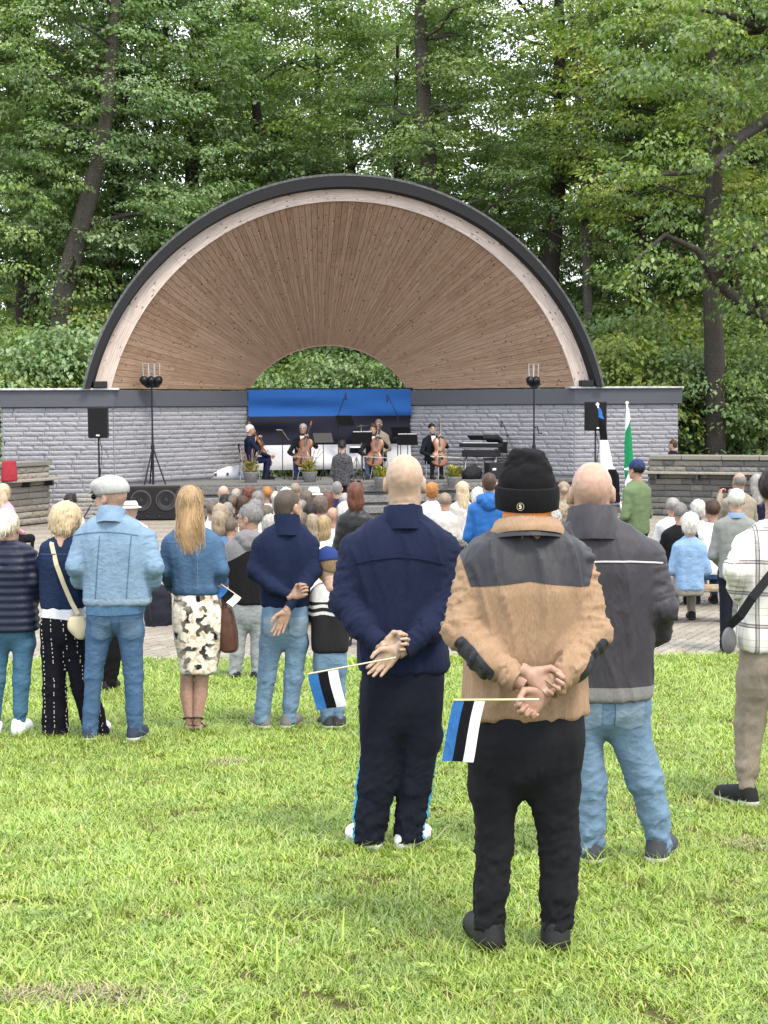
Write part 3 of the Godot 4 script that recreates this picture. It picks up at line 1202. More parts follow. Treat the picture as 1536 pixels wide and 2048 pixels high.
func build_forest() -> void:
	var r := RandomNumberGenerator.new()
	r.seed = 99
	M.leaf = mat(1.0, 1.0, 1.0, 0.42, "", 1.0, 0.0, "fine", true)
	M.leaf.backlight_enabled = true
	M.leaf.backlight = Color(0.88, 0.94, 0.5)
	M.leaf.metallic_specular = 0.45
	M.bark = mat(0.24, 0.21, 0.18, 0.95, "bark", 1.0, 4.0, "bark")
	M.bark.uv1_scale = Vector3(1.6, 0.5, 1.6)
	M.bark_dark = mat(0.15, 0.13, 0.11, 0.95, "bark", 1.0, 4.0, "bark")
	M.bark_dark.uv1_scale = Vector3(1.6, 0.5, 1.6)
	var deep := [Color(0.140, 0.216, 0.094), Color(0.161, 0.245, 0.115), Color(0.188, 0.273, 0.145), Color(0.216, 0.292, 0.167)]
	var mid := [Color(0.173, 0.248, 0.091), Color(0.196, 0.271, 0.107), Color(0.151, 0.218, 0.100), Color(0.226, 0.294, 0.124)]
	var light := [Color(0.255, 0.316, 0.089), Color(0.215, 0.282, 0.089), Color(0.295, 0.336, 0.111), Color(0.188, 0.255, 0.096)]
	var kinds := [deep, mid, light, mid, deep]
	for k in 5:
		var cl := crown_clumps(r, 500, 2.6, 19.0, 4.6, [-0.02, 0.02, 0.02, 0.07, 0.05][k])
		crowns.append([leaf_mesh(r, cl, 112, 0.135, kinds[k]), trunk_mesh(r, [Vector3(0, -0.3, 0), Vector3(r.randf_range(-0.3, 0.3), 4, r.randf_range(-0.3, 0.3)), Vector3(r.randf_range(-0.6, 0.6), 9, r.randf_range(-0.5, 0.5)), Vector3(r.randf_range(-0.9, 0.9), 14, 0), Vector3(0, 18.5, 0)], [0.34, 0.28, 0.22, 0.14, 0.04], cl, 22)])
	for k in 3:
		var cl := crown_clumps(r, 120, 0.3, 3.6, 1.7, -0.25)
		shrubs.append([leaf_mesh(r, cl, 110, 0.115, [light, mid, deep][k]), trunk_mesh(r, [Vector3(0, -0.1, 0), Vector3(0.1, 0.8, 0), Vector3(0, 1.6, 0.1), Vector3(0.1, 3.0, 0)], [0.06, 0.05, 0.035, 0.01], cl, 10)])

	# trees with trunks of their own in view: pixel path, depth, trunk radii in pixels
	var own := [
		[[[118, 800], [122, 640], [150, 500], [182, 380], [204, 290], [216, 190], [226, 60], [240, -140]], 43.5, [27, 26, 25, 21, 18, 16, 13, 9], 0, "broadleaf tree with a leaning curved grey trunk beside the bandshell roof", 7.2, M.bark],
		[[[856, 800], [856, 480], [858, 340], [850, 240], [846, 160], [840, -60]], 45.0, [22, 21, 20, 19, 17, 12], 3, "broadleaf tree with a straight grey trunk rising behind the top of the arch", 7.5, M.bark],
		[[[1432, 960], [1430, 760], [1424, 560], [1428, 360], [1430, 220], [1426, -80]], 39.5, [27, 24, 22, 20, 18, 12], 2, "broadleaf tree with a tall straight dark trunk behind the low limestone wall", 7.5, M.bark_dark],
		[[[1092, 800], [1098, 600], [1108, 470], [1120, 300], [1118, 60], [1120, -100]], 47.0, [22, 21, 20, 17, 13, 9], 4, "broadleaf tree with a dark trunk behind the shoulder of the arch near the flagpoles", 10.5, M.bark_dark],
		[[[1180, 800], [1176, 620], [1170, 440], [1166, 330], [1150, 120], [1140, -60]], 44.0, [11, 11, 10, 9, 7, 5], 1, "slender broadleaf tree with a pale thin trunk beside the bandshell roof", 8.0, M.bark],
		[[[40, 800], [44, 620], [52, 520], [66, 380], [60, 200], [50, -50]], 46.0, [16, 15, 14, 12, 10, 7], 1, "broadleaf tree with a thin dark trunk beyond the end of the wing wall", 8.0, M.bark_dark],
		[[[1486, 960], [1484, 760], [1478, 640], [1470, 400], [1475, 100], [1470, -80]], 46.0, [20, 18, 17, 14, 11, 8], 4, "broadleaf tree with a dark trunk in the shade beyond the limestone wall", 7.0, M.bark_dark],
		[[[578, 800], [580, 700], [560, 420], [528, 300], [516, 240], [500, 80]], 50.0, [14, 14, 13, 13, 12, 5], 0, "broadleaf tree with a dark broken limb showing above the arch", 9.5, M.bark_dark],
		[[[300, 800], [305, 600], [310, 440], [312, 300], [330, 100], [335, -60]], 48.0, [12, 12, 11, 10, 8, 6], 0, "broadleaf tree wrapped in hanging dark leaves behind the wooden arch", 5.6, M.bark_dark],
	]
	for a: Array in own:
		var depth: float = a[1]
		var px := FOC / depth
		var path := []
		var radii := []
		var foot := at(a[0][0][0], 800, depth)
		foot.y = maxf(0.0, (depth - 44.0) * 0.03) - 0.03
		path.append(Vector3(0, -0.1, 0))
		radii.append(a[2][0] / px * 0.82)
		for k in range(1, a[0].size()):
			var p := at(a[0][k][0], a[0][k][1], depth)
			path.append(p - foot)
			radii.append(a[2][k] / px * 0.82)
		path.append(path[-1] + Vector3(0.2, 3.0, 0))
		radii.append(0.04)
		var cl := crown_clumps(r, 150, a[5] - 1.0, 19.0, 4.2, -0.05)
		var t := thing("broadleaf_tree", a[4], "tree", foot)
		obj("trunk", trunk_mesh(r, path, radii, cl, 16), a[6], t)
		var top: Vector3 = path[-2]
		var cr := obj("crown", crowns[a[3]][0], M.leaf, t)
		cr.transform = Transform3D(Basis(Vector3.UP, r.randf() * TAU).scaled(Vector3(0.95, 0.72, 0.95)), Vector3(top.x * 0.7, a[5] - 1.9, -1.4))

	# oak whose mossy boughs reach in over the low wall
	var oak_at := Vector3(11.8, 0, -37.0)
	var oak := thing("oak_tree", "spreading oak reaching over the low wall with crooked mossy boughs", "tree", oak_at)
	var parts := [tube([Vector3(0, -0.1, 0), Vector3(0.1, 4, 0), Vector3(-0.1, 8, 0), Vector3(0.3, 14, 0)], [0.55, 0.45, 0.4, 0.2], 14, false)]
	var ocl := []
	for b: Array in [
		[[1640, 250, 36.5], [1536, 238, 36.0], [1480, 275, 35.5], [1430, 330, 35.0], [1380, 345, 34.6], [1290, 352, 34.0]],
		[[1640, 690, 36.5], [1536, 640, 36.0], [1490, 615, 35.6], [1430, 560, 35.4], [1395, 500, 35.2], [1330, 470, 34.8], [1270, 520, 34.2]],
		[[1640, 560, 36.5], [1536, 510, 36.4], [1500, 490, 36.0], [1450, 520, 35.6], [1400, 560, 35.2]],
		[[1640, 100, 36.5], [1536, 60, 36.0], [1460, 30, 35.4], [1400, 20, 35.0]],
	]:
		var pts := []
		var rad := []
		for k in b.size():
			pts.append(at(b[k][0], b[k][1], b[k][2]) - oak_at)
			rad.append(lerpf(0.2, 0.03, float(k) / (b.size() - 1)))
			for q in 3:
				if k > 0: ocl.append([pts[-1] + Vector3(r.randf_range(-0.9, 0.9), r.randf_range(-0.2, 0.9), r.randf_range(-0.9, 0.9)), r.randf_range(0.35, 0.7), Vector3(-0.5, -0.3, 0.3)])
		parts.append(tube(pts, rad, 8, false))
		for q in 7:
			var i := r.randi_range(1, pts.size() - 1)
			var e: Vector3 = pts[i] + Vector3(r.randf_range(-1.6, 0.8), r.randf_range(-0.7, 0.9), r.randf_range(-0.8, 1.0))
			parts.append(limb(pts[i], e, rad[i] * 0.55 + 0.012, r))
			ocl.append([e, r.randf_range(0.35, 0.7), Vector3(-0.3, -0.4, 0.3)])
			ocl.append([pts[i].lerp(e, 0.6), r.randf_range(0.3, 0.5), Vector3(-0.3, -0.4, 0.3)])
	for q in 60:  # the leafy mass at the top and side of the frame
		var p := at(r.randf_range(1200, 1640), r.randf_range(-60, 180), r.randf_range(34, 38)) - oak_at
		ocl.append([p, r.randf_range(0.4, 0.8), Vector3(-0.3, -0.4, 0.3)])
	for q in 46:
		var p := at(r.randf_range(1440, 1640), r.randf_range(380, 760), r.randf_range(35, 38)) - oak_at
		ocl.append([p, r.randf_range(0.3, 0.65), Vector3(-0.3, -0.4, 0.3)])
	obj("trunk", commit(join(parts)), M.bark_dark, oak)
	obj("crown", leaf_mesh(r, ocl, 110, 0.13, [Color(0.120, 0.186, 0.066), Color(0.144, 0.210, 0.072), Color(0.180, 0.240, 0.072), Color(0.108, 0.162, 0.072)]), M.leaf, oak)

	# the mass of the wood: [pixel column, depth, crown kind, size, lift]
	var mass := [
		[-60, 44, 1, 0.9, 0], [60, 48, 4, 1, 0], [250, 47, 0, 0.95, 0], [390, 50, 4, 1, 0], [480, 58, 2, 0.9, 0],
		[20, 60, 2, 0.95, 0], [-120, 56, 0, 1, 0], [640, 54, 1, 0.88, 0], [720, 60, 4, 0.95, 0], [560, 66, 2, 0.95, 0], [800, 50, 0, 0.8, 0], [880, 58, 2, 0.95, 0],
		[1010, 52, 4, 0.55, 0], [1080, 60, 4, 0.7, 0], [1180, 54, 0, 0.85, 0], [1270, 47, 3, 0.85, 0], [1350, 52, 4, 0.95, 0], [1400, 60, 2, 0.95, 0],
		[1500, 50, 0, 0.95, 0], [1560, 56, 1, 1.1, 0], [1650, 48, 4, 1, 0], [1480, 68, 2, 0.95, 0], [430, 76, 1, 0.88, 0], [60, 80, 1, 0.88, 0], [620, 84, 4, 0.88, 0],
		[840, 84, 4, 0.88, 0], [1040, 84, 1, 0.85, 0], [1320, 80, 1, 0.88, 0], [-260, 66, 1, 0.95, 0], [1780, 64, 2, 0.95, 0], [700, 100, 0, 0.78, 0], [300, 100, 0, 0.78, 0], [1400, 100, 0, 0.78, 0], [1000, 104, 0, 0.78, 0],
		[-100, 100, 0, 0.78, 0], [1700, 96, 0, 0.78, 0], [500, 98, 4, 0.78, 0], [900, 112, 4, 0.78, 0], [1200, 104, 4, 0.78, 0], [150, 104, 4, 0.78, 0],
	]
	var said := ["dark green broadleaf tree standing close in the wood", "mid green broadleaf tree standing close in the wood", "yellowish green broadleaf tree standing in the sunlit wood", "mid green broadleaf tree with an open crown in the wood", "deep green broadleaf tree standing in the shade of the wood"]
	for a: Array in mass:
		var p := at(a[0], 800, a[1])
		p.y = maxf(0.0, (a[1] - 44.0) * 0.03) - 0.03
		var t := thing("broadleaf_tree", said[a[2]], "tree", p, r.randf() * TAU, ["dark green trees of the wood", "mid green trees of the wood", "yellowish trees of the wood", "open crowned trees of the wood", "shaded trees of the wood"][a[2]])
		obj("trunk", crowns[a[2]][1], M.bark_dark if a[2] != 1 else M.bark, t)
		obj("crown", crowns[a[2]][0], M.leaf, t)
		t.scale = Vector3.ONE * a[3] * r.randf_range(0.95, 1.06)

	# undergrowth
	var bush_said := ["bright green leafy shrub growing at the edge of the wood", "mid green leafy shrub growing among the tree trunks", "dark green leafy shrub growing in the shade behind the stage"]
	for a: Array in [
		[-40, 39, 1, 1.1], [30, 40, 2, 1.2], [90, 41, 0, 1.1], [150, 41, 2, 1.3], [200, 43, 1, 1.2], [10, 45, 0, 1.4], [120, 47, 1, 1.5], [-90, 43, 2, 1.4],
		[540, 44, 2, 1.0], [610, 45, 1, 1.1], [680, 44, 2, 1.1], [750, 45, 1, 1.0], [800, 44, 2, 1.1], [650, 49, 2, 1.5], [740, 50, 2, 1.5], [560, 50, 1, 1.4],
		[1220, 41, 0, 1.2], [1260, 43, 1, 1.4], [1310, 42, 0, 1.3], [1370, 41, 2, 1.1], [1400, 44, 0, 1.4], [1340, 46, 0, 1.6], [1470, 41, 2, 1.0], [1530, 41, 1, 1.2], [1500, 45, 2, 1.5], [1580, 43, 0, 1.3], [1250, 50, 2, 1.7], [1180, 43, 2, 1.3],
		[430, 47, 2, 1.6], [330, 46, 2, 1.6], [250, 45, 0, 1.5], [900, 47, 2, 1.6], [1000, 48, 1, 1.6], [1100, 46, 2, 1.6],
	]:
		var p := at(a[0], 800, a[1])
		p.y = maxf(0.0, (a[1] - 44.0) * 0.03) - 0.03
		var t := thing("leafy_shrub", bush_said[a[2]], "shrub", p, r.randf() * TAU, ["bright shrubs under the trees", "mid green shrubs under the trees", "dark shrubs under the trees"][a[2]])
		obj("foliage", shrubs[a[2]][0], M.leaf, t)
		obj("stem", shrubs[a[2]][1], M.bark_dark, t)
		t.scale = Vector3.ONE * a[3]


# ---------------------------------------------------------------- people: templates
var head_t: Array
var hands_t := {}
var shoe_t: Array
var hair_t := {}
var eyes_t: Array
var skins := []


func make_templates() -> void:
	var f := Field.new(Vector3(-0.1, -0.21, -0.135), Vector3(0.1, 0.135, 0.13), 0.006)
	f.ell(Vector3(0, 0.032, 0.018), Vector3(0.077, 0.092, 0.098), 0.01)
	f.ell(Vector3(0, -0.025, -0.03), Vector3(0.061, 0.09, 0.066), 0.04)
	f.cap(Vector3(-0.036, -0.066, -0.02), Vector3(0.036, -0.066, -0.02), 0.03, 0.03, 0.04)
	f.ell(Vector3(0, -0.094, -0.07), Vector3(0.025, 0.02, 0.02), 0.025)
	f.cap(Vector3(0, 0.014, -0.093), Vector3(0, -0.028, -0.112), 0.009, 0.014, 0.014)
	f.ell(Vector3(0, -0.034, -0.1), Vector3(0.019, 0.009, 0.013), 0.01)
	f.cap(Vector3(-0.034, 0.028, -0.085), Vector3(0.034, 0.028, -0.085), 0.012, 0.012, 0.018)
	f.ell(Vector3(0.031, 0.008, -0.106), Vector3(0.016, 0.01, 0.013), 0.014, true)
	f.ell(Vector3(-0.031, 0.008, -0.106), Vector3(0.016, 0.01, 0.013), 0.014, true)
	f.cap(Vector3(-0.017, -0.062, -0.091), Vector3(0.017, -0.062, -0.091), 0.007, 0.007, 0.009)
	f.cap(Vector3(0, -0.05, 0.022), Vector3(0, -0.165, 0.026), 0.057, 0.056, 0.03)
	for s: float in [-1.0, 1.0]:
		f.ell(Vector3(s * 0.08, -0.004, 0.01), Vector3(0.012, 0.034, 0.021), 0.008)
		f.ell(Vector3(s * 0.09, -0.002, 0.0), Vector3(0.006, 0.018, 0.01), 0.006, true)
	head_t = shaped(f.net(), func(p: Vector3, _n):
		var nape := clampf((p.z - 0.03) * 25.0, 0.0, 1.0) * (exp(-pow((p.y + 0.082 + p.x * p.x * 2.0) / 0.006, 2.0)) + 0.7 * exp(-pow((p.y + 0.106 + p.x * p.x * 2.0) / 0.005, 2.0)))
		return 0.0014 * noise.get_noise_3d(p.x * 3000.0, p.y * 3000.0, p.z * 3000.0) - 0.0032 * nape)
	eyes_t = []
	for s: float in [-1.0, 1.0]:
		eyes_t.append(moved(lathe([Vector2(0.0, -0.011), Vector2(0.0085, -0.006), Vector2(0.011, 0), Vector2(0.0085, 0.006), Vector2(0, 0.011)], 10), Transform3D(Basis.IDENTITY, Vector3(s * 0.031, 0.008, -0.088))))
	for pose: Array in [["relaxed", 0.42, 0.35], ["grip", 1.25, 0.9], ["open", 0.12, 0.1]]:
		hands_t[pose[0]] = hand_shape(pose[1], pose[2])
	var s := Field.new(Vector3(-0.06, 0.0, -0.22), Vector3(0.06, 0.14, 0.1), 0.008)
	s.cap(Vector3(0, 0.03, 0.045), Vector3(0, 0.03, -0.15), 0.04, 0.04, 0.02)
	s.cap(Vector3(0.005, 0.045, -0.1), Vector3(0, 0.075, 0.02), 0.032, 0.04, 0.03)
	s.cap(Vector3(0, 0.05, 0.03), Vector3(0, 0.082, 0.03), 0.038, 0.034, 0.03)
	s.cut_below(0.0)
	var sm := shaped(s.net())
	shoe_t = parted(sm, func(p: Vector3, _n): return p.y - 0.024 - 0.006 * signf(p.z))
	shoe_t[0] = bumped_out(shoe_t[0], 0.004)

	hair_t.short = hair_shape([[Vector3(0, 0.04, 0.022), Vector3(0.083, 0.096, 0.106)]], Vector3(0, 0.06, -0.085), Vector3(0, -0.082, 0.1), 0.004, 0.045)
	hair_t.buzz = hair_shape([[Vector3(0, 0.035, 0.02), Vector3(0.0795, 0.0935, 0.1015)], [Vector3(0, -0.03, 0.06), Vector3(0.062, 0.05, 0.045)]], Vector3(0, 0.07, -0.085), Vector3(0, -0.07, 0.1), 0.0015, 0.012)
	hair_t.fluffy = hair_shape([[Vector3(0, 0.045, 0.03), Vector3(0.1, 0.105, 0.118)], [Vector3(0, -0.02, 0.06), Vector3(0.09, 0.08, 0.07)]], Vector3(0, 0.07, -0.1), Vector3(0, -0.14, 0.09), 0.011, 0.05)
	hair_t.bob = hair_shape([[Vector3(0, 0.042, 0.022), Vector3(0.088, 0.1, 0.108)], [Vector3(0, -0.05, 0.045), Vector3(0.092, 0.11, 0.075)]], Vector3(0, 0.07, -0.1), Vector3(0, -0.33, 0.09), 0.005, 0.075)
	hair_t.long = hair_shape([[Vector3(0, 0.042, 0.022), Vector3(0.086, 0.1, 0.108)], [Vector3(0, -0.07, 0.055), Vector3(0.09, 0.13, 0.07)], [Vector3(0, -0.2, 0.085), Vector3(0.078, 0.15, 0.045)]], Vector3(0, 0.07, -0.1), Vector3(0, -0.8, 0.09), 0.006, 0.1)
	hair_t.bun = hair_shape([[Vector3(0, 0.04, 0.022), Vector3(0.083, 0.096, 0.106)], [Vector3(0, 0.0, 0.135), Vector3(0.045, 0.042, 0.036)]], Vector3(0, 0.06, -0.085), Vector3(0, -0.09, 0.1), 0.005, 0.05)
	hair_t.curly = hair_shape([[Vector3(0, 0.045, 0.03), Vector3(0.1, 0.106, 0.118)], [Vector3(0, -0.04, 0.06), Vector3(0.095, 0.09, 0.07)]], Vector3(0, 0.06, -0.09), Vector3(0, -0.16, 0.1), 0.02, 0.03)
	hair_t.ring = hair_shape([[Vector3(0, 0.03, 0.022), Vector3(0.083, 0.09, 0.106)]], Vector3(0, 0.03, -0.02), Vector3(0, -0.085, 0.1), 0.003, 0.03, 0.05)
	skins = [skin(0.57, 0.41, 0.32), skin(0.5, 0.34, 0.255), skin(0.56, 0.43, 0.34), skin(0.54, 0.36, 0.275)]


func hand_shape(curl: float, thumb: float) -> Array:
	# wrist at the origin, fingers toward -y, palm toward +z, thumb on +x
	var f := Field.new(Vector3(-0.06, -0.2, -0.03), Vector3(0.085, 0.03, 0.1), 0.0048)
	f.cap(Vector3(0, 0.02, 0), Vector3(0, -0.02, 0), 0.025, 0.024, 0.02)
	for k in 4:
		var x := 0.03 - 0.02 * k
		var kn := Vector3(x, [-0.09, -0.095, -0.09, -0.08][k], 0.0)
		f.cap(Vector3(x * 0.6, -0.02, 0), kn, 0.017, 0.0125, 0.012)
		var p := kn
		var a := curl * 0.7
		var ls: float = [0.95, 1.05, 0.98, 0.78][k]
		for j in 3:
			var l: float = [0.044, 0.027, 0.022][j] * ls
			var q := p + Vector3(x * 0.06, -cos(a) * l, sin(a) * l)
			f.cap(p, q, 0.0098 - 0.0008 * j, 0.009 - 0.0008 * j, 0.004)
			p = q
			a += curl * (0.9 - 0.1 * k + 0.15 * j)
	var t0 := Vector3(0.024, -0.03, 0.008)
	var t1 := t0 + Vector3(0.028, -0.03, 0.012)
	var t2 := t1 + Vector3(0.012 - 0.02 * thumb, -0.03, 0.008 + 0.014 * thumb)
	var t3 := t2 + Vector3(0.002 - 0.016 * thumb, -0.022, 0.004 + 0.01 * thumb)
	f.cap(t0, t1, 0.016, 0.012, 0.012)
	f.cap(t1, t2, 0.0115, 0.0105, 0.005)
	f.cap(t2, t3, 0.0105, 0.0085, 0.004)
	return shaped(f.net())


func hair_shape(blobs: Array, front: Vector3, nape: Vector3, rough: float, strand: float, top := 1.0) -> Array:
	var lo := Vector3(-0.13, -0.38, -0.12)
	if nape.y > -0.2: lo.y = -0.18
	var f := Field.new(lo, Vector3(0.13, 0.17, 0.2), 0.0085)
	for b: Array in blobs: f.ell(b[0], b[1], 0.03)
	var d := (nape - front).normalized()
	f.cut_plane(front, Vector3(0, -d.z, d.y).normalized())
	if top < 0.9: f.cut_plane(Vector3(0, top, 0.02), Vector3(0, 0.9, -0.3).normalized())
	var a := shaped(f.net(), func(p: Vector3, _n): return rough * noise.get_noise_3d(p.x * 3000.0, p.y * 1100.0, p.z * 3000.0) + rough * 0.8 * noise.get_noise_3d(p.x * 1200.0, p.y * 1200.0, p.z * 1200.0 + 700.0))
	var col := PackedColorArray()
	for i in a[0].size():
		var w := 0.8 + 0.35 * noise.get_noise_3d(a[0][i].x * 9000.0, a[0][i].y * 1500.0, a[0][i].z * 9000.0)
		col.append(Color(w, w, w))
	var r := RandomNumberGenerator.new()
	r.seed = 31
	var n0: int = a[0].size()
	var crown := Vector3(0, 0.12, 0.05)
	for k in 700:
		var i := r.randi() % n0
		var p: Vector3 = a[0][i]
		var n: Vector3 = a[1][i]
		if n.y < -0.6: continue
		var w := r.randf_range(0.6, 1.35)
		var dir := (p - crown) * 6.0 + Vector3(r.randf_range(-0.3, 0.3), -0.9, r.randf_range(-0.3, 0.3))
		dir = (dir - n * dir.dot(n)).normalized()
		var side := dir.cross(n).normalized()
		var steps := 3
		var seg := strand * r.randf_range(0.6, 1.2) / steps
		var width := r.randf_range(0.0012, 0.0028)
		p += n * r.randf_range(0.0005, 0.004 + rough * 0.4)
		for s in steps + 1:
			var ww := width * (1.0 - 0.7 * float(s) / steps)
			a[0].append(p - side * ww)
			a[0].append(p + side * ww)
			for e in 2:
				a[1].append(n)
				col.append(Color(w, w, w))
			p += dir * seg - n * seg * 0.12 * s
			dir = (dir + Vector3(0, -0.25, 0) + Vector3(r.randf_range(-0.2, 0.2), 0, r.randf_range(-0.2, 0.2))).normalized()
		var o: int = a[0].size() - (steps + 1) * 2
		for s in steps:
			var b := o + s * 2
			a[2].append_array(PackedInt32Array([b, b + 2, b + 1, b + 1, b + 2, b + 3]))
	return [commit([a[0], a[1], a[2]], col), a]


# ---------------------------------------------------------------- people: folds in cloth
func folds(segs: Array, body: float, sleeve: float, across := 1300.0, along := 170.0) -> Variant:
	return func(p: Vector3, n: Vector3):
		var best := 1e3
		var t_b := 0.0
		var l_b := 1.0
		var k_b := 0
		for k in segs.size():
			var s: Array = segs[k]
			var a: Vector3 = s[0]
			var ba: Vector3 = s[1] - a
			var t := clampf((p - a).dot(ba) / ba.length_squared(), 0.0, 1.0)
			var dd: float = (p - a - ba * t).length() - float(s[2])
			if dd < best:
				best = dd
				t_b = t
				l_b = ba.length()
				k_b = k
		var crest := 1.0 - minf(1.0, absf(soft.get_noise_3d(p.x * across * 0.55 + 77.0 + p.y * 160.0, p.y * along, p.z * across * 0.55)) * 3.4)
		var v := body * (0.5 * soft.get_noise_3d(p.x * across, p.y * along, p.z * across) + 0.5 * crest * crest - 0.15)
		if segs.size() and best < 0.03:
			var w := clampf((0.03 - best) / 0.03, 0.0, 1.0)
			var side: float = segs[k_b][3]
			var q := soft.get_noise_3d(t_b * l_b * 2300.0 + k_b * 300.0, (p.x * 1100.0 + p.z * 700.0) * side, p.y * 900.0)
			var near := 0.35 + 0.65 * (t_b if k_b % 2 == 0 else maxf(1.0 - t_b, t_b * t_b))
			var cq := 1.0 - minf(1.0, absf(q) * 3.0)
			q = 0.4 * q + 0.55 * cq * cq - 0.12
			v = lerpf(v, sleeve * q * near * 1.15, w)
		return v


func leg_folds(y_knee: float, y_cuff: float, amp: float) -> Variant:
	return func(p: Vector3, n: Vector3):
		var k := 0.3 + exp(-pow((p.y - y_knee) / 0.12, 2.0)) * 0.7 + exp(-pow((p.y - y_cuff) / 0.11, 2.0)) * 1.4
		var lean := signf(p.x) * p.x * 900.0
		var cr := 1.0 - minf(1.0, absf(soft.get_noise_3d(p.x * 800.0 + p.z * 500.0 + 40.0, p.y * 1500.0 - lean * 0.8, p.z * 700.0)) * 3.2)
		return amp * k * 0.55 * (cr * cr - 0.25) + amp * k * 0.45 * soft.get_noise_3d(p.x * 1000.0 + p.z * 600.0, p.y * 2300.0 + lean, p.z * 900.0) + amp * 0.8 * soft.get_noise_3d(p.x * 1000.0, p.y * 200.0, p.z * 1000.0)


func neck_band(r: float, y0: float, y1: float, thick: float, deep := 1.12) -> Array:
	return lathe([Vector2(r + thick * 1.3, y0), Vector2(r + thick * 1.15, lerpf(y0, y1, 0.3)), Vector2(r + thick * 0.8, lerpf(y0, y1, 0.6)), Vector2(r + thick * 0.55, y1 - 0.003), Vector2(r, y1), Vector2(r - thick * 0.3, y1 - 0.006), Vector2(r - thick * 0.3, y0)], 28, 1.0, deep)


# ---------------------------------------------------------------- people seen whole: measured on the photograph, built in metres
func person(s: Dictionary) -> Node3D:
	var base := ground_hit(s.u, s.v)
	if s.has("deep"):
		base = at(s.u, s.v, s.deep)
		base.y = ground_y(base.x, s.deep)
	var Z := -base.z
	var px := FOC / Z
	var root := thing("person", s.label, "person", base)
	var cell: float = s.get("cell", 0.0135)
	var lp := func(u: float, v: float, z: float) -> Vector3: return at(u, v, Z - z) - base
	# body: head, neck, arms, hands and legs in one skin
	var hc: Vector3 = lp.call(s.head[0], s.head[1], s.get("head_z", -0.02))
	var hs: float = s.get("head_size", 1.0)
	var hb := Basis(Vector3.UP, deg_to_rad(s.get("face", 0.0))) * Basis(Vector3.RIGHT, deg_to_rad(s.get("nod", 0.0)))
	var ht := Transform3D(hb.scaled(Vector3.ONE * hs), hc)
	var skin_parts := [moved(head_t, ht)]
	var hip_y: float = lp.call(s.u, s.hip, 0.0).y
	var mid := Vector3(hc.x, 0, 0)
	skin_parts.append(tube([hc + Vector3(0, -0.15, 0.02), Vector3(mid.x, hc.y - 0.3, 0), Vector3(mid.x * 0.5, lerpf(hip_y, hc.y, 0.4), 0), Vector3(0, hip_y, 0)], [0.052, 0.065, 0.085 * float(s.get("slim", 1.0)), 0.09 * float(s.get("slim", 1.0))], 10))
	var arms := []
	var segs := []
	var cuffs := []
	for a in s.get("arms", []):
		var pts := []
		var rad := []
		for q in a:
			pts.append(lp.call(q[0], q[1], q[2]))
			rad.append(q[3] / px * 0.91)
		arms.append([pts, rad])
		# the sleeve stops short of the wrist and ends in a flat cuff
		var along: Vector3 = (pts[-1] - pts[-2]).normalized()
		var wrist: Vector3 = pts[-1]
		pts[-1] = wrist - along * rad[-1] * 0.75
		cuffs.append([pts[-1] - along * 0.02, wrist, rad[-1]])
		for k in pts.size() - 1: segs.append([pts[k], pts[k + 1], (rad[k] + rad[k + 1]) * 0.5, signf(pts[0].x)])
		var thin := []
		for q in rad: thin.append(minf(0.035, q * 0.7))
		skin_parts.append(tube([Vector3(mid.x * 0.6, pts[0].y, 0)] + pts + [wrist + along * 0.03], [0.06] + thin + [0.026], 8))
	for h: Array in s.get("hands", []):
		# [pose, u, v, z, finger direction, palm direction, mirrored, size]
		var y: Vector3 = -(h[4] as Vector3).normalized()
		var z: Vector3 = h[5]
		z = (z - y * z.dot(y)).normalized()
		var x := y.cross(z)
		if h[6]: x = -x
		var sc: float = h[7] if h.size() > 7 else 1.0
		skin_parts.append(moved(hands_t[h[0]], Transform3D(Basis(x, y, z).scaled(Vector3.ONE * sc), lp.call(h[1], h[2], h[3]))))
	var legs := []
	for l in s.legs:
		var pts := []
		var rad := []
		for q in l:
			pts.append(lp.call(q[0], q[1], q[2]))
			rad.append(q[3] / px * 0.92)
		legs.append([pts, rad])
		var bare: bool = s.get("bare_legs", false)
		var thin := []
		for q in rad: thin.append(q if bare else minf(0.05, q * 0.7))
		var below: Vector3 = pts[-1] * Vector3(1, 0, 1) + Vector3(0, 0.06, 0.0)
		skin_parts.append(tube([Vector3(pts[0].x * 0.7, hip_y, 0)] + pts + [below], [0.08] + thin + [thin[-1]], 14 if bare else 8))
		if bare:  # the foot
			var ft := below + Vector3(signf(pts[-1].x - mid.x) * 0.02, -0.035, -0.14)
			skin_parts.append(tube([below + Vector3(0, -0.03, 0.035), below + Vector3(0, -0.02, -0.02), below.lerp(ft, 0.6), ft], [0.028, 0.034, 0.036, 0.02], 10, true, 0.7))
	obj("body", commit(join(skin_parts)), s.skin, root)
	if s.get("eyes", false):
		for e in eyes_t: obj("eye", commit(moved(e, ht)), M.black_gloss, root)
	# upper garment
	var rows := []
	for q in s.top: rows.push_front(row_of(lp, q))
	var lo := Vector3(-0.5, rows[0][0] - 0.05, -0.35)
	var hi := Vector3(0.5, rows[-1][0] + 0.1, 0.4)
	var mn := Vector3(1e3, 0, 1e3)
	var mx := Vector3(-1e3, 0, -1e3)
	for q: Array in rows:
		mn = mn.min(Vector3(q[1] - q[2], 0, q[4] - q[3]))
		mx = mx.max(Vector3(q[1] + q[2], 0, q[4] + q[3]))
	for a: Array in arms:
		for k in a[0].size():
			mn = mn.min(a[0][k] - Vector3.ONE * a[1][k])
			mx = mx.max(a[0][k] + Vector3.ONE * a[1][k])
	lo = Vector3(mn.x - 0.03, minf(rows[0][0] - 0.02, mn.y - 0.02), mn.z - 0.03)
	hi = Vector3(mx.x + 0.03, rows[-1][0] + 0.04, mx.z + 0.03)
	var f := Field.new(lo, hi, cell)
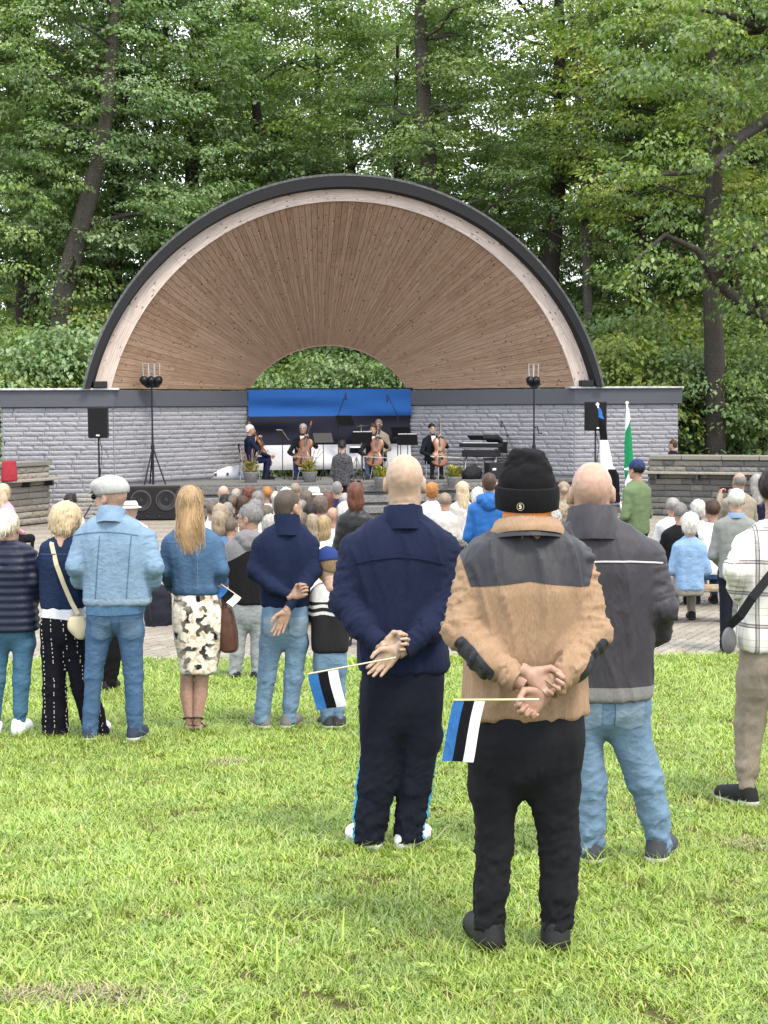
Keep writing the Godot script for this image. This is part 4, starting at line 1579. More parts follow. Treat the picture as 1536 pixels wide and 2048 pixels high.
	f.loft(rows, 0.02)
	for a: Array in arms:
		for k in a[0].size() - 1: f.cap(a[0][k], a[0][k + 1], a[1][k], a[1][k + 1], s.get("blend", 0.03))
	var fold: Array = s.get("folds", [0.012, 0.012])
	var drape = folds(segs, fold[0], fold[1], fold[2] if fold.size() > 2 else 1300.0)
	var sy: float = rows[-1][0]
	var sx: float = rows[-1][1]
	var top := shaped(f.net(), func(p: Vector3, n: Vector3):
		var blade := 0.011 * exp(-pow((absf(p.x - sx) - 0.085) / 0.05, 2.0) - pow((p.y - sy + 0.19) / 0.085, 2.0))
		var spine := 0.009 * exp(-pow((p.x - sx) / 0.035, 2.0) - pow((p.y - sy + 0.27) / 0.2, 2.0))
		return float(drape.call(p, n)) + (blade - spine) * maxf(n.z, 0.0))
	for sp: Array in s.get("splits", []):
		# [part name, function of the point (metres from the feet), material, how far it stands proud]
		var g = sp[1]
		var two := []
		if sp.size() > 4:  # a narrow line: half width, mask
			var hw: float = sp[4]
			var mask = sp[5]
			two = parted(top, func(p, n): return float(g.call(p, n, lp)) + hw)
			var band := parted(two[1], func(p, n): return hw - float(g.call(p, n, lp)))
			var shown := parted(band[1], func(p, n): return mask.call(p, n, lp))
			two = [join([two[0], band[0], shown[0]]), shown[1]]
		else: two = parted(top, func(p, n): return g.call(p, n, lp))
		top = two[0]
		if two[1][2].size(): obj(sp[0], commit(bumped_out(two[1], sp[3])), sp[2], root)
	var jacket := obj(s.get("top_name", "jacket"), commit(top), s.top_mat, root)
	for c: Array in cuffs: obj("cuff", commit(shaped(tube([c[0], c[0].lerp(c[1], 0.5), c[1]], [c[2] * 1.0, c[2] * 1.03, c[2] * 0.97], 14))), s.top_mat, jacket)
	if s.has("collar"):  # [centre u, centre v, radius, height, thickness, lean, material]
		var c: Array = s.collar
		var cc: Vector3 = lp.call(c[0], c[1], 0.01)
		var band := neck_band(c[2], -c[3] * 0.5 - 0.06, c[3] * 0.5, c[4])
		if c.size() > 7: band = lathe([Vector2(c[2] + c[7], -c[3] * 0.6), Vector2(c[2] + c[7] + 0.006, -c[3] * 0.3), Vector2(c[2] + c[7] * 0.6, c[3] * 0.3), Vector2(c[2] + 0.006, c[3] * 0.5), Vector2(c[2] - 0.006, c[3] * 0.4), Vector2(c[2] - 0.008, -c[3])], 30, 1.0, 1.12)
		var cm := moved(band, Transform3D(Basis(Vector3.RIGHT, deg_to_rad(c[5])), cc))
		cm = shaped([cm[0], cm[1], cm[2]], func(p: Vector3, n: Vector3): return 0.01 * soft.get_noise_3d(p.x * 1500.0, p.y * 1900.0, p.z * 1500.0))
		obj("collar", commit(cm), c[6], root)
	# lower garment
	var fl := Field.new(Vector3(-0.01, 0, -0.01), Vector3(0.01, 0.1, 0.01), 0.05)
	if s.has("bottom"):
		var br := []
		for q in s.bottom:
			br.push_front(row_of(lp, q))
			br[0][2] *= 0.955
		mn = Vector3(1e3, br[0][0], 1e3)
		mx = Vector3(-1e3, br[-1][0], -1e3)
		for q: Array in br:
			mn = mn.min(Vector3(q[1] - q[2], q[0], q[4] - q[3]))
			mx = mx.max(Vector3(q[1] + q[2], q[0], q[4] + q[3]))
		var bare: bool = s.get("bare_legs", false)
		if not bare:
			var r0: Array = br[0]
			# the seat rounds off between the thighs
			r0[0] += 0.1 * s.get("seat", 1.0)
			while br.size() > 2 and br[1][0] < r0[0] + 0.02: br.remove_at(1)
			if br[1][0] < r0[0] + 0.02: r0[0] = br[1][0] - 0.03
			var y0: float = r0[0]
			for q: Array in [[0.05, 0.88, 0.86], [0.09, 0.66, 0.62], [0.115, 0.4, 0.36], [0.125, 0.12, 0.12]]:
				br.push_front([y0 - q[0], r0[1], r0[2] * q[1], r0[3] * q[2], r0[4]])
			for a: Array in legs:
				a[0].push_front(a[0][0] * Vector3(0.86, 1, 1) + Vector3(0, 0.12, 0.012))
				a[1].push_front(a[1][0] * 0.84)
			for a: Array in legs:
				for k in a[0].size():
					mn = mn.min(a[0][k] - Vector3.ONE * a[1][k])
					mx = mx.max(a[0][k] + Vector3.ONE * a[1][k])
		fl = Field.new(mn - Vector3.ONE * 0.03, mx + Vector3.ONE * 0.03, cell)
		fl.loft(br, 0.02)
		var cuff := 0.0
		if not bare:
			for a: Array in legs:
				for k in a[0].size() - 1: fl.cap(a[0][k], a[0][k + 1], a[1][k], a[1][k + 1], 0.02 if k > 1 else 0.035)
				cuff = maxf(cuff, a[0][-1].y)
			fl.cut_below(s.get("cuff", 0.045))
		var la: float = s.get("leg_fold", 0.012)
		var bot := shaped(fl.net(), leg_folds(legs[0][0][-3 if legs[0][0].size() > 3 else 1].y, cuff + 0.02, la))
		for sp: Array in s.get("leg_splits", []):
			var g = sp[1]
			var two := parted(bot, func(p, n): return g.call(p, n, lp))
			bot = two[0]
			if two[1][2].size(): obj(sp[0], commit(bumped_out(two[1], sp[3])), sp[2], root)
		obj(s.get("bottom_name", "trousers"), commit(bot), s.bottom_mat, root)
	if s.has("shoe_mat"):
		var turns: Array = s.get("toes", [8.0, -8.0])
		for k in legs.size():
			var an: Vector3 = legs[k][0][-1]
			var gy := ground_y(base.x + an.x, Z - an.z) - base.y
			var t := Transform3D(Basis(Vector3.UP, deg_to_rad(turns[k])).scaled(Vector3.ONE * s.get("shoe_size", 1.0)), Vector3(an.x, gy + 0.008, an.z - 0.02))
			var sh := obj("shoe", commit(moved(shoe_t[1], t)), s.shoe_mat, root)
			obj("sole", commit(moved(shoe_t[0], t)), s.get("sole_mat", M.white), sh)
	if s.has("hair"):
		var h := obj("hair", hair_t[s.hair][0], s.hair_mat, root)
		h.transform = ht
	root.set_meta("head_at", ht)
	return root


func row_of(lp, q: Array) -> Array:
	var l: Vector3 = lp.call(q[1], q[0], 0.0)
	var r: Vector3 = lp.call(q[2], q[0], 0.0)
	return [l.y, (l.x + r.x) * 0.5, (r.x - l.x) * 0.5, q[3], q[4] if q.size() > 4 else 0.0]


# a strip of cloth or webbing laid along points; normal gives its face
func strap(pts: Array, width: float, face: Vector3, thick := 0.003) -> Array:
	var a := blank()
	for k in pts.size() - 1:
		var d: Vector3 = (pts[k + 1] - pts[k])
		var dn := d.normalized()
		var side := dn.cross(face).normalized()
		var up := side.cross(dn)
		a = join([a, box((pts[k] + pts[k + 1]) * 0.5, Vector3(width, thick, d.length() * 1.06), 0.001, Basis(side, up, -dn))])
	return a


# a small hand flag: three stripes side by side, hung from a stick that runs from p to q (all in world space)
func hand_flag(label: String, p: Vector3, q: Vector3, cloth_from: float, hang: Vector3, size: float, order: Array) -> void:
	var root := thing("hand_flag", label, "flag", p, 0.0, "small paper hand flags")
	var d := q - p
	obj("stick", commit(tube([Vector3.ZERO, d], [0.0035, 0.0035], 8)), M.stick, root)
	var n := d.normalized().cross(hang).normalized()
	for k in 3:
		var v := PackedVector3Array()
		var ix := PackedInt32Array()
		var w := d.normalized() * (d.length() * (1.0 - cloth_from)) / 3.0
		var nx := 4
		var ny := 10
		for side in 2:
			for j in ny + 1:
				for i in nx + 1:
					var fx := float(i) / nx
					var fy := float(j) / ny
					var o := d * cloth_from + w * (k + fx) + hang * size * fy + n * (sin((k + fx) * 1.1 + fy * 2.2) * 0.012 * fy + (0.0006 if side else -0.0006)) + d.normalized() * -0.02 * sin(fy * PI * 0.5) * fy
					v.append(o)
		for side in 2:
			for j in ny:
				for i in nx:
					var a := side * (nx + 1) * (ny + 1) + j * (nx + 1) + i
					if side: ix.append_array(PackedInt32Array([a, a + 1, a + nx + 1, a + 1, a + nx + 2, a + nx + 1]))
					else: ix.append_array(PackedInt32Array([a, a + nx + 1, a + 1, a + 1, a + nx + 1, a + nx + 2]))
		obj(["blue_stripe", "black_stripe", "white_stripe"][order[k]], commit(normals_of(v, ix)), [M.flag_blue, M.flag_black, M.flag_white][order[k]], root)


# ---------------------------------------------------------------- the people standing on the grass
func build_front_people() -> void:
	var fleece_tan := cloth(0.45, 0.295, 0.18, 7.0, 0.3)
	var fleece_navy := cloth(0.018, 0.024, 0.058, 7.0, 0.25)
	var nylon_black := cloth(0.034, 0.033, 0.04)
	nylon_black.roughness = 0.6
	nylon_black.metallic_specular = 0.4
	var jersey_black := cloth(0.02, 0.02, 0.023, 9.0, 0.1)
	var jean_light := denim(0.2, 0.305, 0.42)
	var jean_mid := denim(0.09, 0.165, 0.28)
	var jean_dark := denim(0.02, 0.035, 0.08)
	var old_skin := skin(0.57, 0.45, 0.34)
	var pink_skin := skin(0.57, 0.41, 0.32)

	# tan fleece
	var behind_l := [[950, 1130, 0.0, 40], [922, 1262, 0.08, 39], [975, 1318, 0.17, 34], [1038, 1360, 0.225, 29]]
	var behind_r := [[1158, 1130, 0.0, 38], [1186, 1268, 0.08, 38], [1146, 1330, 0.18, 34], [1097, 1378, 0.235, 27]]
	var p := person({
		"label": "man in tan fleece with black yoke, black beanie and black sweatpants", "u": 1050, "v": 1905, "hip": 1480, "cell": 0.01, "head": [1053, 994], "head_size": 1.0, "skin": skins[1], "nod": -4.0,
		"top": [[1050, 1003, 1105, 0.075, 0.01], [1066, 975, 1132, 0.095, 0.01], [1084, 944, 1160, 0.115], [1110, 930, 1174, 0.13], [1180, 936, 1172, 0.15, 0.01], [1270, 938, 1170, 0.155, 0.0], [1350, 932, 1173, 0.155, -0.01], [1400, 929, 1175, 0.16, -0.01], [1430, 930, 1175, 0.158, -0.01]],
		"arms": [behind_l, behind_r], "folds": [0.02, 0.02, 1150.0], "top_name": "fleece_jacket", "top_mat": fleece_tan, "blend": 0.025,
		"splits": [
			["yoke", func(q: Vector3, n: Vector3, lp): return minf(q.y - lp.call(1050, 1160 + 14.0 * absf((q.x) / 0.2), 0.1).y, minf(0.205 + 0.32 * (q.y - 1.31) - absf(q.x - 0.008), 0.06 + q.z)), nylon_black, 0.002],
			["elbow_patch", func(q: Vector3, n: Vector3, lp): return patch(q, n, lp.call(942, 1320, 0.2), Vector3(0.64, -0.7, 0.1), 0.075, 0.035), nylon_black, 0.002],
			["elbow_patch", func(q: Vector3, n: Vector3, lp): return patch(q, n, lp.call(1190, 1325, 0.17), Vector3(-0.64, -0.7, 0.1), 0.07, 0.035), nylon_black, 0.002],
		],
		"collar": [1054, 1054, 0.086, 0.055, 0.02, -14.0, fleece_tan, 0.036],
		"bottom": [[1412, 934, 1172, 0.145, -0.01], [1470, 928, 1172, 0.152], [1530, 926, 1169, 0.15], [1580, 931, 1166, 0.135]],
		"legs": [[[990, 1570, 0.0, 57], [988, 1690, -0.01, 43], [982, 1780, 0.0, 38], [976, 1862, 0.0, 33]], [[1108, 1570, 0.0, 57], [1120, 1690, -0.01, 43], [1118, 1780, 0.0, 40], [1112, 1862, 0.0, 36]]],
		"bottom_name": "sweatpants", "bottom_mat": jersey_black, "leg_fold": 0.011, "cuff": 0.085, "shoe_mat": mat(0.015, 0.015, 0.017, 0.55, "fine", 14.0, 0.4), "sole_mat": M.black, "toes": [12.0, -6.0], "shoe_size": 1.1,
		"hands": [["grip", 1056, 1346, 0.235, Vector3(0.85, -0.5, 0.1), Vector3(0.3, 0.3, 1), false, 0.94], ["grip", 1092, 1380, 0.24, Vector3(-0.7, -0.6, 0.15), Vector3(0.1, 0.2, 1), true, 0.94]],
	})
	var orange := cloth(0.75, 0.26, 0.07, 10.0)
	var ht: Transform3D = p.get_meta("head_at")
	obj("polo_collar", commit(moved(neck_band(0.076, -0.05, 0.018, 0.012), Transform3D(Basis(Vector3.RIGHT, -0.16), lpv(1053, 1033, -p.position.z, p.position) + Vector3(0, 0, 0.02)))), orange, p)
	obj("collar_lining", commit(moved(neck_band(0.118, -0.02, 0.0, 0.008), Transform3D(Basis(Vector3.RIGHT, -0.2), lpv(1054, 1068, -p.position.z, p.position) + Vector3(0, 0, 0.012)))), nylon_black, p)
	beanie(p, ht)
	var base: Vector3 = p.position
	var z := -base.z
	hand_flag("small paper flag held by the man in the tan fleece", at(1078, 1399, z - 0.31), at(908, 1400, z - 0.31), 0.63, Vector3(-0.3, -1.0, 0.03).normalized(), 0.21, [2, 1, 0])

	# navy fleece
	p = person({
		"label": "bald man in navy fleece and dark track pants with light blue side stripes", "u": 800, "v": 1700, "hip": 1400, "cell": 0.0105, "head": [809, 968], "head_size": 1.06, "skin": old_skin, "nod": -6.0,
		"top": [[1022, 768, 842, 0.075, 0.01], [1036, 750, 858, 0.09], [1052, 722, 880, 0.11], [1074, 700, 900, 0.125], [1110, 690, 905, 0.14], [1160, 700, 893, 0.15], [1220, 712, 888, 0.15], [1280, 714, 894, 0.15], [1322, 715, 899, 0.155], [1342, 719, 896, 0.15]],
		"arms": [[[708, 1096, 0.0, 33], [687, 1205, 0.07, 30], [720, 1252, 0.15, 27], [762, 1288, 0.215, 23]], [[892, 1098, 0.0, 32], [892, 1210, 0.07, 30], [858, 1258, 0.16, 27], [806, 1300, 0.225, 23]]],
		"folds": [0.018, 0.016, 1050.0], "top_name": "fleece_jacket", "top_mat": fleece_navy, "blend": 0.025,
		"splits": [["yoke_seam", func(q: Vector3, n: Vector3, lp): return q.y - lp.call(800, 1111 + 16.0 * pow(q.x / 0.2, 2.0), 0.1).y, fleece_navy, 0.007, 0.006, func(q: Vector3, n: Vector3, lp): return minf(0.02 + q.z, 0.2 - absf(q.x))]],
		"collar": [806, 1023, 0.076, 0.05, 0.016, -10.0, fleece_navy],
		"bottom": [[1328, 722, 893, 0.14], [1400, 716, 890, 0.14], [1450, 714, 888, 0.135], [1482, 716, 886, 0.125]],
		"legs": [[[766, 1470, 0.0, 49], [752, 1570, 0.0, 43], [742, 1630, 0.0, 38], [737, 1682, 0.0, 36]], [[843, 1470, 0.0, 45], [829, 1570, 0.0, 36], [822, 1630, 0.0, 33], [816, 1682, 0.0, 33]]],
		"bottom_name": "track_pants", "bottom_mat": cloth(0.016, 0.018, 0.03, 9.0, 0.15), "leg_fold": 0.01, "cuff": 0.04, "shoe_mat": mat(0.75, 0.75, 0.75, 0.5), "toes": [28.0, -30.0], "shoe_size": 1.0,
		"leg_splits": [["side_stripe", func(q: Vector3, n: Vector3, lp): return minf(0.012 - absf(q.z + 0.0 - 0.02 * (1.0 - q.y)), absf(n.x) - 0.6 if signf(n.x) == signf(q.x - (0.0 if q.y > 0.5 else (-0.05 if q.x < 0.0 else 0.03))) else -1.0), mat(0.06, 0.36, 0.6, 0.7), 0.003]],
		"hands": [["grip", 764, 1291, 0.22, Vector3(1.0, 0.1, 0.05), Vector3(0.1, 0.3, 1), false, 0.94], ["relaxed", 796, 1296, 0.245, Vector3(-0.75, -0.75, 0.0), Vector3(0.1, 0.3, 1), true, 0.94]],
	})
	z = -p.position.z
	hand_flag("small paper flag held by the bald man in the navy fleece", at(792, 1315, z - 0.3), at(616, 1348, z - 0.3), 0.66, Vector3(0.1, -1.0, 0.0).normalized(), 0.165, [2, 1, 0])

	# grey jacket
	var shell_grey := cloth(0.046, 0.041, 0.05)
	shell_grey.roughness = 0.6
	shell_grey.metallic_specular = 0.4
	var band_grey := cloth(0.28, 0.27, 0.26)
	p = person({
		"label": "bald man in dark grey jacket with pale piping and faded blue jeans, standing astride", "u": 1215, "v": 1728, "hip": 1430, "cell": 0.011, "head": [1184, 988], "head_size": 1.1, "skin": pink_skin, "face": -8.0,
		"top": [[1036, 1140, 1232, 0.085, 0.01], [1050, 1118, 1258, 0.1], [1070, 1100, 1288, 0.12], [1100, 1092, 1310, 0.135], [1150, 1096, 1312, 0.15], [1240, 1104, 1308, 0.155], [1330, 1112, 1303, 0.155], [1385, 1114, 1303, 0.16], [1394, 1116, 1302, 0.158]],
		"arms": [[[1112, 1110, 0.0, 37], [1092, 1228, 0.04, 34], [1106, 1290, -0.1, 28]], [[1298, 1112, 0.0, 37], [1322, 1215, 0.04, 35], [1312, 1262, -0.06, 30], [1288, 1284, -0.16, 26]]],
		"folds": [0.015, 0.016, 900.0], "top_mat": shell_grey,
		"splits": [
			["hem_band", func(q: Vector3, n: Vector3, lp): return lp.call(1215, 1376.0 , 0.1).y + 0.01 - q.y, band_grey, 0.002],
			["piping", func(q: Vector3, n: Vector3, lp): return q.y - lp.call(1215, 1121.0 + 6.0 * pow(q.x / 0.2, 2.0), 0.1).y, cloth(0.6, 0.59, 0.6), 0.005, 0.0035, func(q: Vector3, n: Vector3, lp): return minf(q.z, 0.215 - absf(q.x))],
		],
		"collar": [1184, 1034, 0.09, 0.085, 0.02, -10.0, shell_grey],
		"bottom": [[1385, 1122, 1302, 0.14], [1420, 1122, 1302, 0.14], [1465, 1126, 1302, 0.13]],
		"legs": [[[1164, 1450, 0.0, 44], [1178, 1570, 0.0, 38], [1180, 1650, 0.0, 32], [1181, 1712, 0.0, 29]], [[1256, 1450, 0.0, 46], [1290, 1560, 0.0, 38], [1310, 1630, 0.0, 31], [1320, 1692, 0.0, 26]]],
		"bottom_name": "jeans", "bottom_mat": jean_light, "leg_splits": [["back_pocket", func(q: Vector3, n: Vector3, lp): return pocket(q, n, lp.call(1172, 1424, 0.1)), denim(0.27, 0.36, 0.45), 0.004], ["back_pocket", func(q: Vector3, n: Vector3, lp): return pocket(q, n, lp.call(1258, 1424, 0.1)), denim(0.27, 0.36, 0.45), 0.004]], "leg_fold": 0.011, "shoe_mat": mat(0.05, 0.055, 0.065, 0.7), "toes": [4.0, -25.0], "shoe_size": 1.08,
	})

	# plaid shirt at the edge of the frame
	M.plaid = plaid()
	p = person({
		"label": "person in pale plaid shirt and beige joggers with a black sling strap", "u": 1552, "v": 1612, "hip": 1330, "cell": 0.015, "head": [1560, 985], "head_size": 1.02, "skin": skins[3], "face": -50.0, "hair": "short", "hair_mat": hairm(0.03, 0.022, 0.018),
		"top": [[1036, 1526, 1596, 0.08], [1052, 1506, 1618, 0.1], [1076, 1484, 1640, 0.12], [1120, 1478, 1648, 0.14], [1200, 1482, 1644, 0.145], [1270, 1474, 1648, 0.15], [1300, 1476, 1646, 0.15]],
		"arms": [[[1494, 1090, 0.0, 31], [1474, 1140, 0.06, 28], [1480, 1180, -0.02, 25], [1520, 1200, -0.16, 20]], [[1632, 1090, 0.0, 31], [1654, 1170, 0.03, 28], [1620, 1220, -0.15, 20]]],
		"folds": [0.016, 0.018, 900.0], "top_name": "plaid_shirt", "top_mat": M.plaid,
		"bottom": [[1285, 1484, 1636, 0.13], [1340, 1476, 1640, 0.135], [1390, 1474, 1640, 0.12]],
		"legs": [[[1512, 1370, 0.0, 40], [1500, 1450, -0.02, 33], [1492, 1530, 0.0, 24], [1490, 1578, 0.02, 17]], [[1598, 1370, 0.0, 40], [1606, 1460, 0.0, 32], [1610, 1578, 0.0, 18]]],
		"bottom_name": "joggers", "bottom_mat": cloth(0.36, 0.3, 0.23), "leg_fold": 0.014, "cuff": 0.09, "shoe_mat": mat(0.016, 0.016, 0.018, 0.75, "fine", 14.0, 0.4), "toes": [35.0, 10.0],
	})
	base = p.position
	z = -base.z
	var bag := thing("sling_bag", "black sling strap with a small grey pouch worn over the plaid shirt", "bag", base)
	var pts := []
	for q: Array in [[1585, 1090, 0.16], [1545, 1145, 0.19], [1505, 1195, 0.19], [1480, 1232, 0.15], [1458, 1252, 0.02]]: pts.append(at(q[0], q[1], z - q[2]) - base)
	obj("strap", commit(strap(pts, 0.045, Vector3(-0.2, 0.1, 1))), M.black_soft, bag)
	var pouch: Array = moved(lathe([Vector2(0.0, -0.035), Vector2(0.05, -0.03), Vector2(0.06, 0.0), Vector2(0.05, 0.03), Vector2(0, 0.035)], 20), Transform3D(Basis(Vector3.RIGHT, PI / 2).scaled(Vector3(0.62, 1.15, 1.0)), at(1458, 1281, z - 0.05) - base))
	obj("pouch", commit(pouch), mat(0.2, 0.19, 0.185, 0.6), bag)

	# navy sweater
	p = person({
		"label": "man in navy sweater and pale jeans with both hands behind his back", "u": 560, "v": 1459, "hip": 1250, "head": [578, 1016], "head_size": 1.0, "skin": skins[1], "face": -42.0, "hair": "buzz", "hair_mat": hairm(0.1, 0.075, 0.055), "eyes": true,
		"top": [[1046, 548, 604, 0.07, 0.01], [1056, 533, 614, 0.09], [1070, 518, 625, 0.11], [1090, 510, 632, 0.125], [1130, 514, 628, 0.135], [1170, 519, 621, 0.125], [1200, 521, 620, 0.12], [1213, 522, 621, 0.12]],
		"arms": [[[521, 1090, 0.0, 19], [509, 1142, 0.06, 17], [545, 1174, 0.14, 14], [581, 1190, 0.19, 11]], [[622, 1090, 0.0, 19], [627, 1142, 0.06, 17], [600, 1184, 0.16, 14], [576, 1216, 0.21, 10.5]]],
		"folds": [0.008, 0.011], "top_name": "sweater", "top_mat": cloth(0.017, 0.025, 0.062, 8.0, 0.1),
		"collar": [575, 1042, 0.082, 0.085, 0.012, -8.0, cloth(0.017, 0.025, 0.062, 8.0, 0.1)],
		"bottom": [[1206, 524, 620, 0.115], [1240, 520, 620, 0.125], [1275, 520, 618, 0.125], [1292, 521, 616, 0.115]],
		"legs": [[[543, 1285, 0.0, 24], [533, 1355, 0.0, 20], [526, 1410, 0.0, 17], [525, 1452, 0.0, 17]], [[595, 1285, 0.0, 24], [588, 1355, 0.0, 20], [580, 1410, 0.0, 16.5], [578, 1452, 0.0, 16]]],
		"bottom_name": "jeans", "bottom_mat": jean_light, "leg_splits": [["back_pocket", func(q: Vector3, n: Vector3, lp): return pocket(q, n, lp.call(546, 1252, 0.1)), denim(0.27, 0.36, 0.45), 0.004], ["back_pocket", func(q: Vector3, n: Vector3, lp): return pocket(q, n, lp.call(597, 1252, 0.1)), denim(0.27, 0.36, 0.45), 0.004]], "leg_fold": 0.011, "shoe_mat": mat(0.18, 0.17, 0.16, 0.7), "toes": [25.0, -20.0],
		"hands": [["grip", 584, 1192, 0.2, Vector3(0.85, 0.35, 0.1), Vector3(0.0, 0.3, 1), false, 1.0], ["open", 574, 1220, 0.215, Vector3(-0.4, -0.9, 0.05), Vector3(0.1, 0.2, 1), true, 1.0]],
	})

	# woman with long hair, denim jacket, patterned skirt
	p = person({
		"label": "woman with long fair hair in short denim jacket and black spotted white skirt", "u": 388, "v": 1466, "hip": 1230, "head": [381, 1012], "head_size": 1.0, "skin": skin(0.5, 0.34, 0.265),
		"top": [[1050, 362, 402, 0.065], [1060, 345, 420, 0.085], [1074, 331, 436, 0.1], [1095, 327, 440, 0.11], [1130, 336, 436, 0.115], [1165, 344, 432, 0.11], [1180, 346, 438, 0.115], [1188, 346, 439, 0.115]],
		"arms": [[[337, 1090, 0.0, 16], [328, 1142, 0.03, 14], [342, 1176, -0.1, 11]], [[434, 1090, 0.0, 16], [444, 1140, 0.05, 14], [444, 1165, -0.02, 12.5], [434, 1178, -0.1, 10]]],
		"folds": [0.008, 0.01], "top_mat": jean_mid,
		"splits": [["waistband", func(q: Vector3, n: Vector3, lp): return lp.call(388, 1177, 0.1).y - q.y, denim(0.07, 0.13, 0.22), 0.004], ["seam", func(q: Vector3, n: Vector3, lp): return q.y - lp.call(388, 1084, 0.1).y, denim(0.16, 0.25, 0.37), 0.003, 0.003, func(q: Vector3, n: Vector3, lp): return minf(q.z - 0.03, 0.15 - absf(q.x + 0.01))], ["seam", func(q: Vector3, n: Vector3, lp): return q.x - 0.055, denim(0.16, 0.25, 0.37), 0.003, 0.003, func(q: Vector3, n: Vector3, lp): return minf(q.z - 0.03, lp.call(388, 1086, 0.1).y - q.y)]],
		"bottom": [[1180, 350, 436, 0.105], [1225, 343, 448, 0.125, 0.01], [1275, 347, 449, 0.125], [1320, 356, 441, 0.115], [1346, 361, 437, 0.112]],
		"bare_legs": true, "bottom_name": "skirt", "bottom_mat": spotted(), "leg_fold": 0.008,
		"legs": [[[376, 1320, 0.0, 17], [374, 1360, 0.0, 15], [374, 1390, 0.01, 16], [377, 1420, 0.0, 12], [379, 1446, 0.0, 8.5]], [[404, 1320, 0.0, 18], [403, 1360, 0.0, 16], [400, 1390, 0.01, 16.5], [396, 1420, 0.0, 12.5], [394, 1446, 0.0, 9]]],
		"hands": [["grip", 440, 1176, 0.0, Vector3(-0.2, -0.9, -0.3), Vector3(-1, 0, 0), false, 0.9]],
	})
	long_hair(p)
	base = p.position
	z = -base.z
	for s: float in [-1.0, 1.0]:
		var an := at(379 if s < 0.0 else 394, 1446, z) - base
		an.y = 0.0
		var sd := obj("sandal", commit(join([box(an + Vector3(s * 0.01, 0.014, -0.05), Vector3(0.07, 0.014, 0.25), 0.006), box(an + Vector3(0, 0.02, 0.05), Vector3(0.05, 0.035, 0.05), 0.006)])), M.black, p)
		var ring := []
		for k in 13: ring.append(an + Vector3(cos(TAU * k / 12.0) * 0.042, 0.1 + 0.015 * sin(TAU * k / 12.0), sin(TAU * k / 12.0) * 0.046 + 0.005))
		obj("strap", commit(tube(ring, [0.006], 6, false)), M.black, sd)
		ring = []
		for k in 9: ring.append(an + Vector3(cos(PI * k / 8.0) * 0.042, 0.02 + 0.055 * sin(PI * k / 8.0), -0.07 + 0.05 * sin(PI * k / 8.0)))
		obj("strap", commit(tube(ring, [0.006], 6, false)), M.black, sd)
	hand_flag("small paper flag held low beside the spotted skirt", at(442, 1168, z - 0.03), at(482, 1196, z - 0.1), 0.05, Vector3(-0.45, -0.85, 0.1).normalized(), 0.08, [0, 1, 2])
	var hb := thing("handbag", "brown leather handbag hanging beside the spotted skirt", "bag", base)
	var leather := mat(0.12, 0.05, 0.028, 0.45, "fine", 10.0, 0.15)
	var f := Field.new(Vector3(0.13, 0.5, -0.12), Vector3(0.34, 0.86, 0.12), 0.012)
	f.loft([[lpv(452, 1302, z, base).y, lpv(459, 1302, z, base).x, 0.055, 0.1, 0.0], [lpv(452, 1270, z, base).y, lpv(457, 1270, z, base).x, 0.062, 0.1, 0.0], [lpv(452, 1235, z, base).y, lpv(455, 1235, z, base).x, 0.05, 0.09, 0.0], [lpv(452, 1212, z, base).y, lpv(454, 1212, z, base).x, 0.03, 0.08, 0.0]], 0.02)
	obj("pouch", commit(shaped(f.net(), func(q: Vector3, n: Vector3): return 0.008 * noise.get_noise_3d(q.x * 900.0, q.y * 500.0, q.z * 900.0))), leather, hb)
	obj("handle", commit(tube([lpv(449, 1222, z + 0.07, base), lpv(444, 1190, z + 0.04, base), lpv(442, 1172, z + 0.02, base), lpv(446, 1190, z - 0.03, base), lpv(455, 1220, z - 0.07, base)], [0.007], 6)), leather, hb)

	# man in flat cap and denim jacket
	var jean_pale := denim(0.26, 0.375, 0.5)
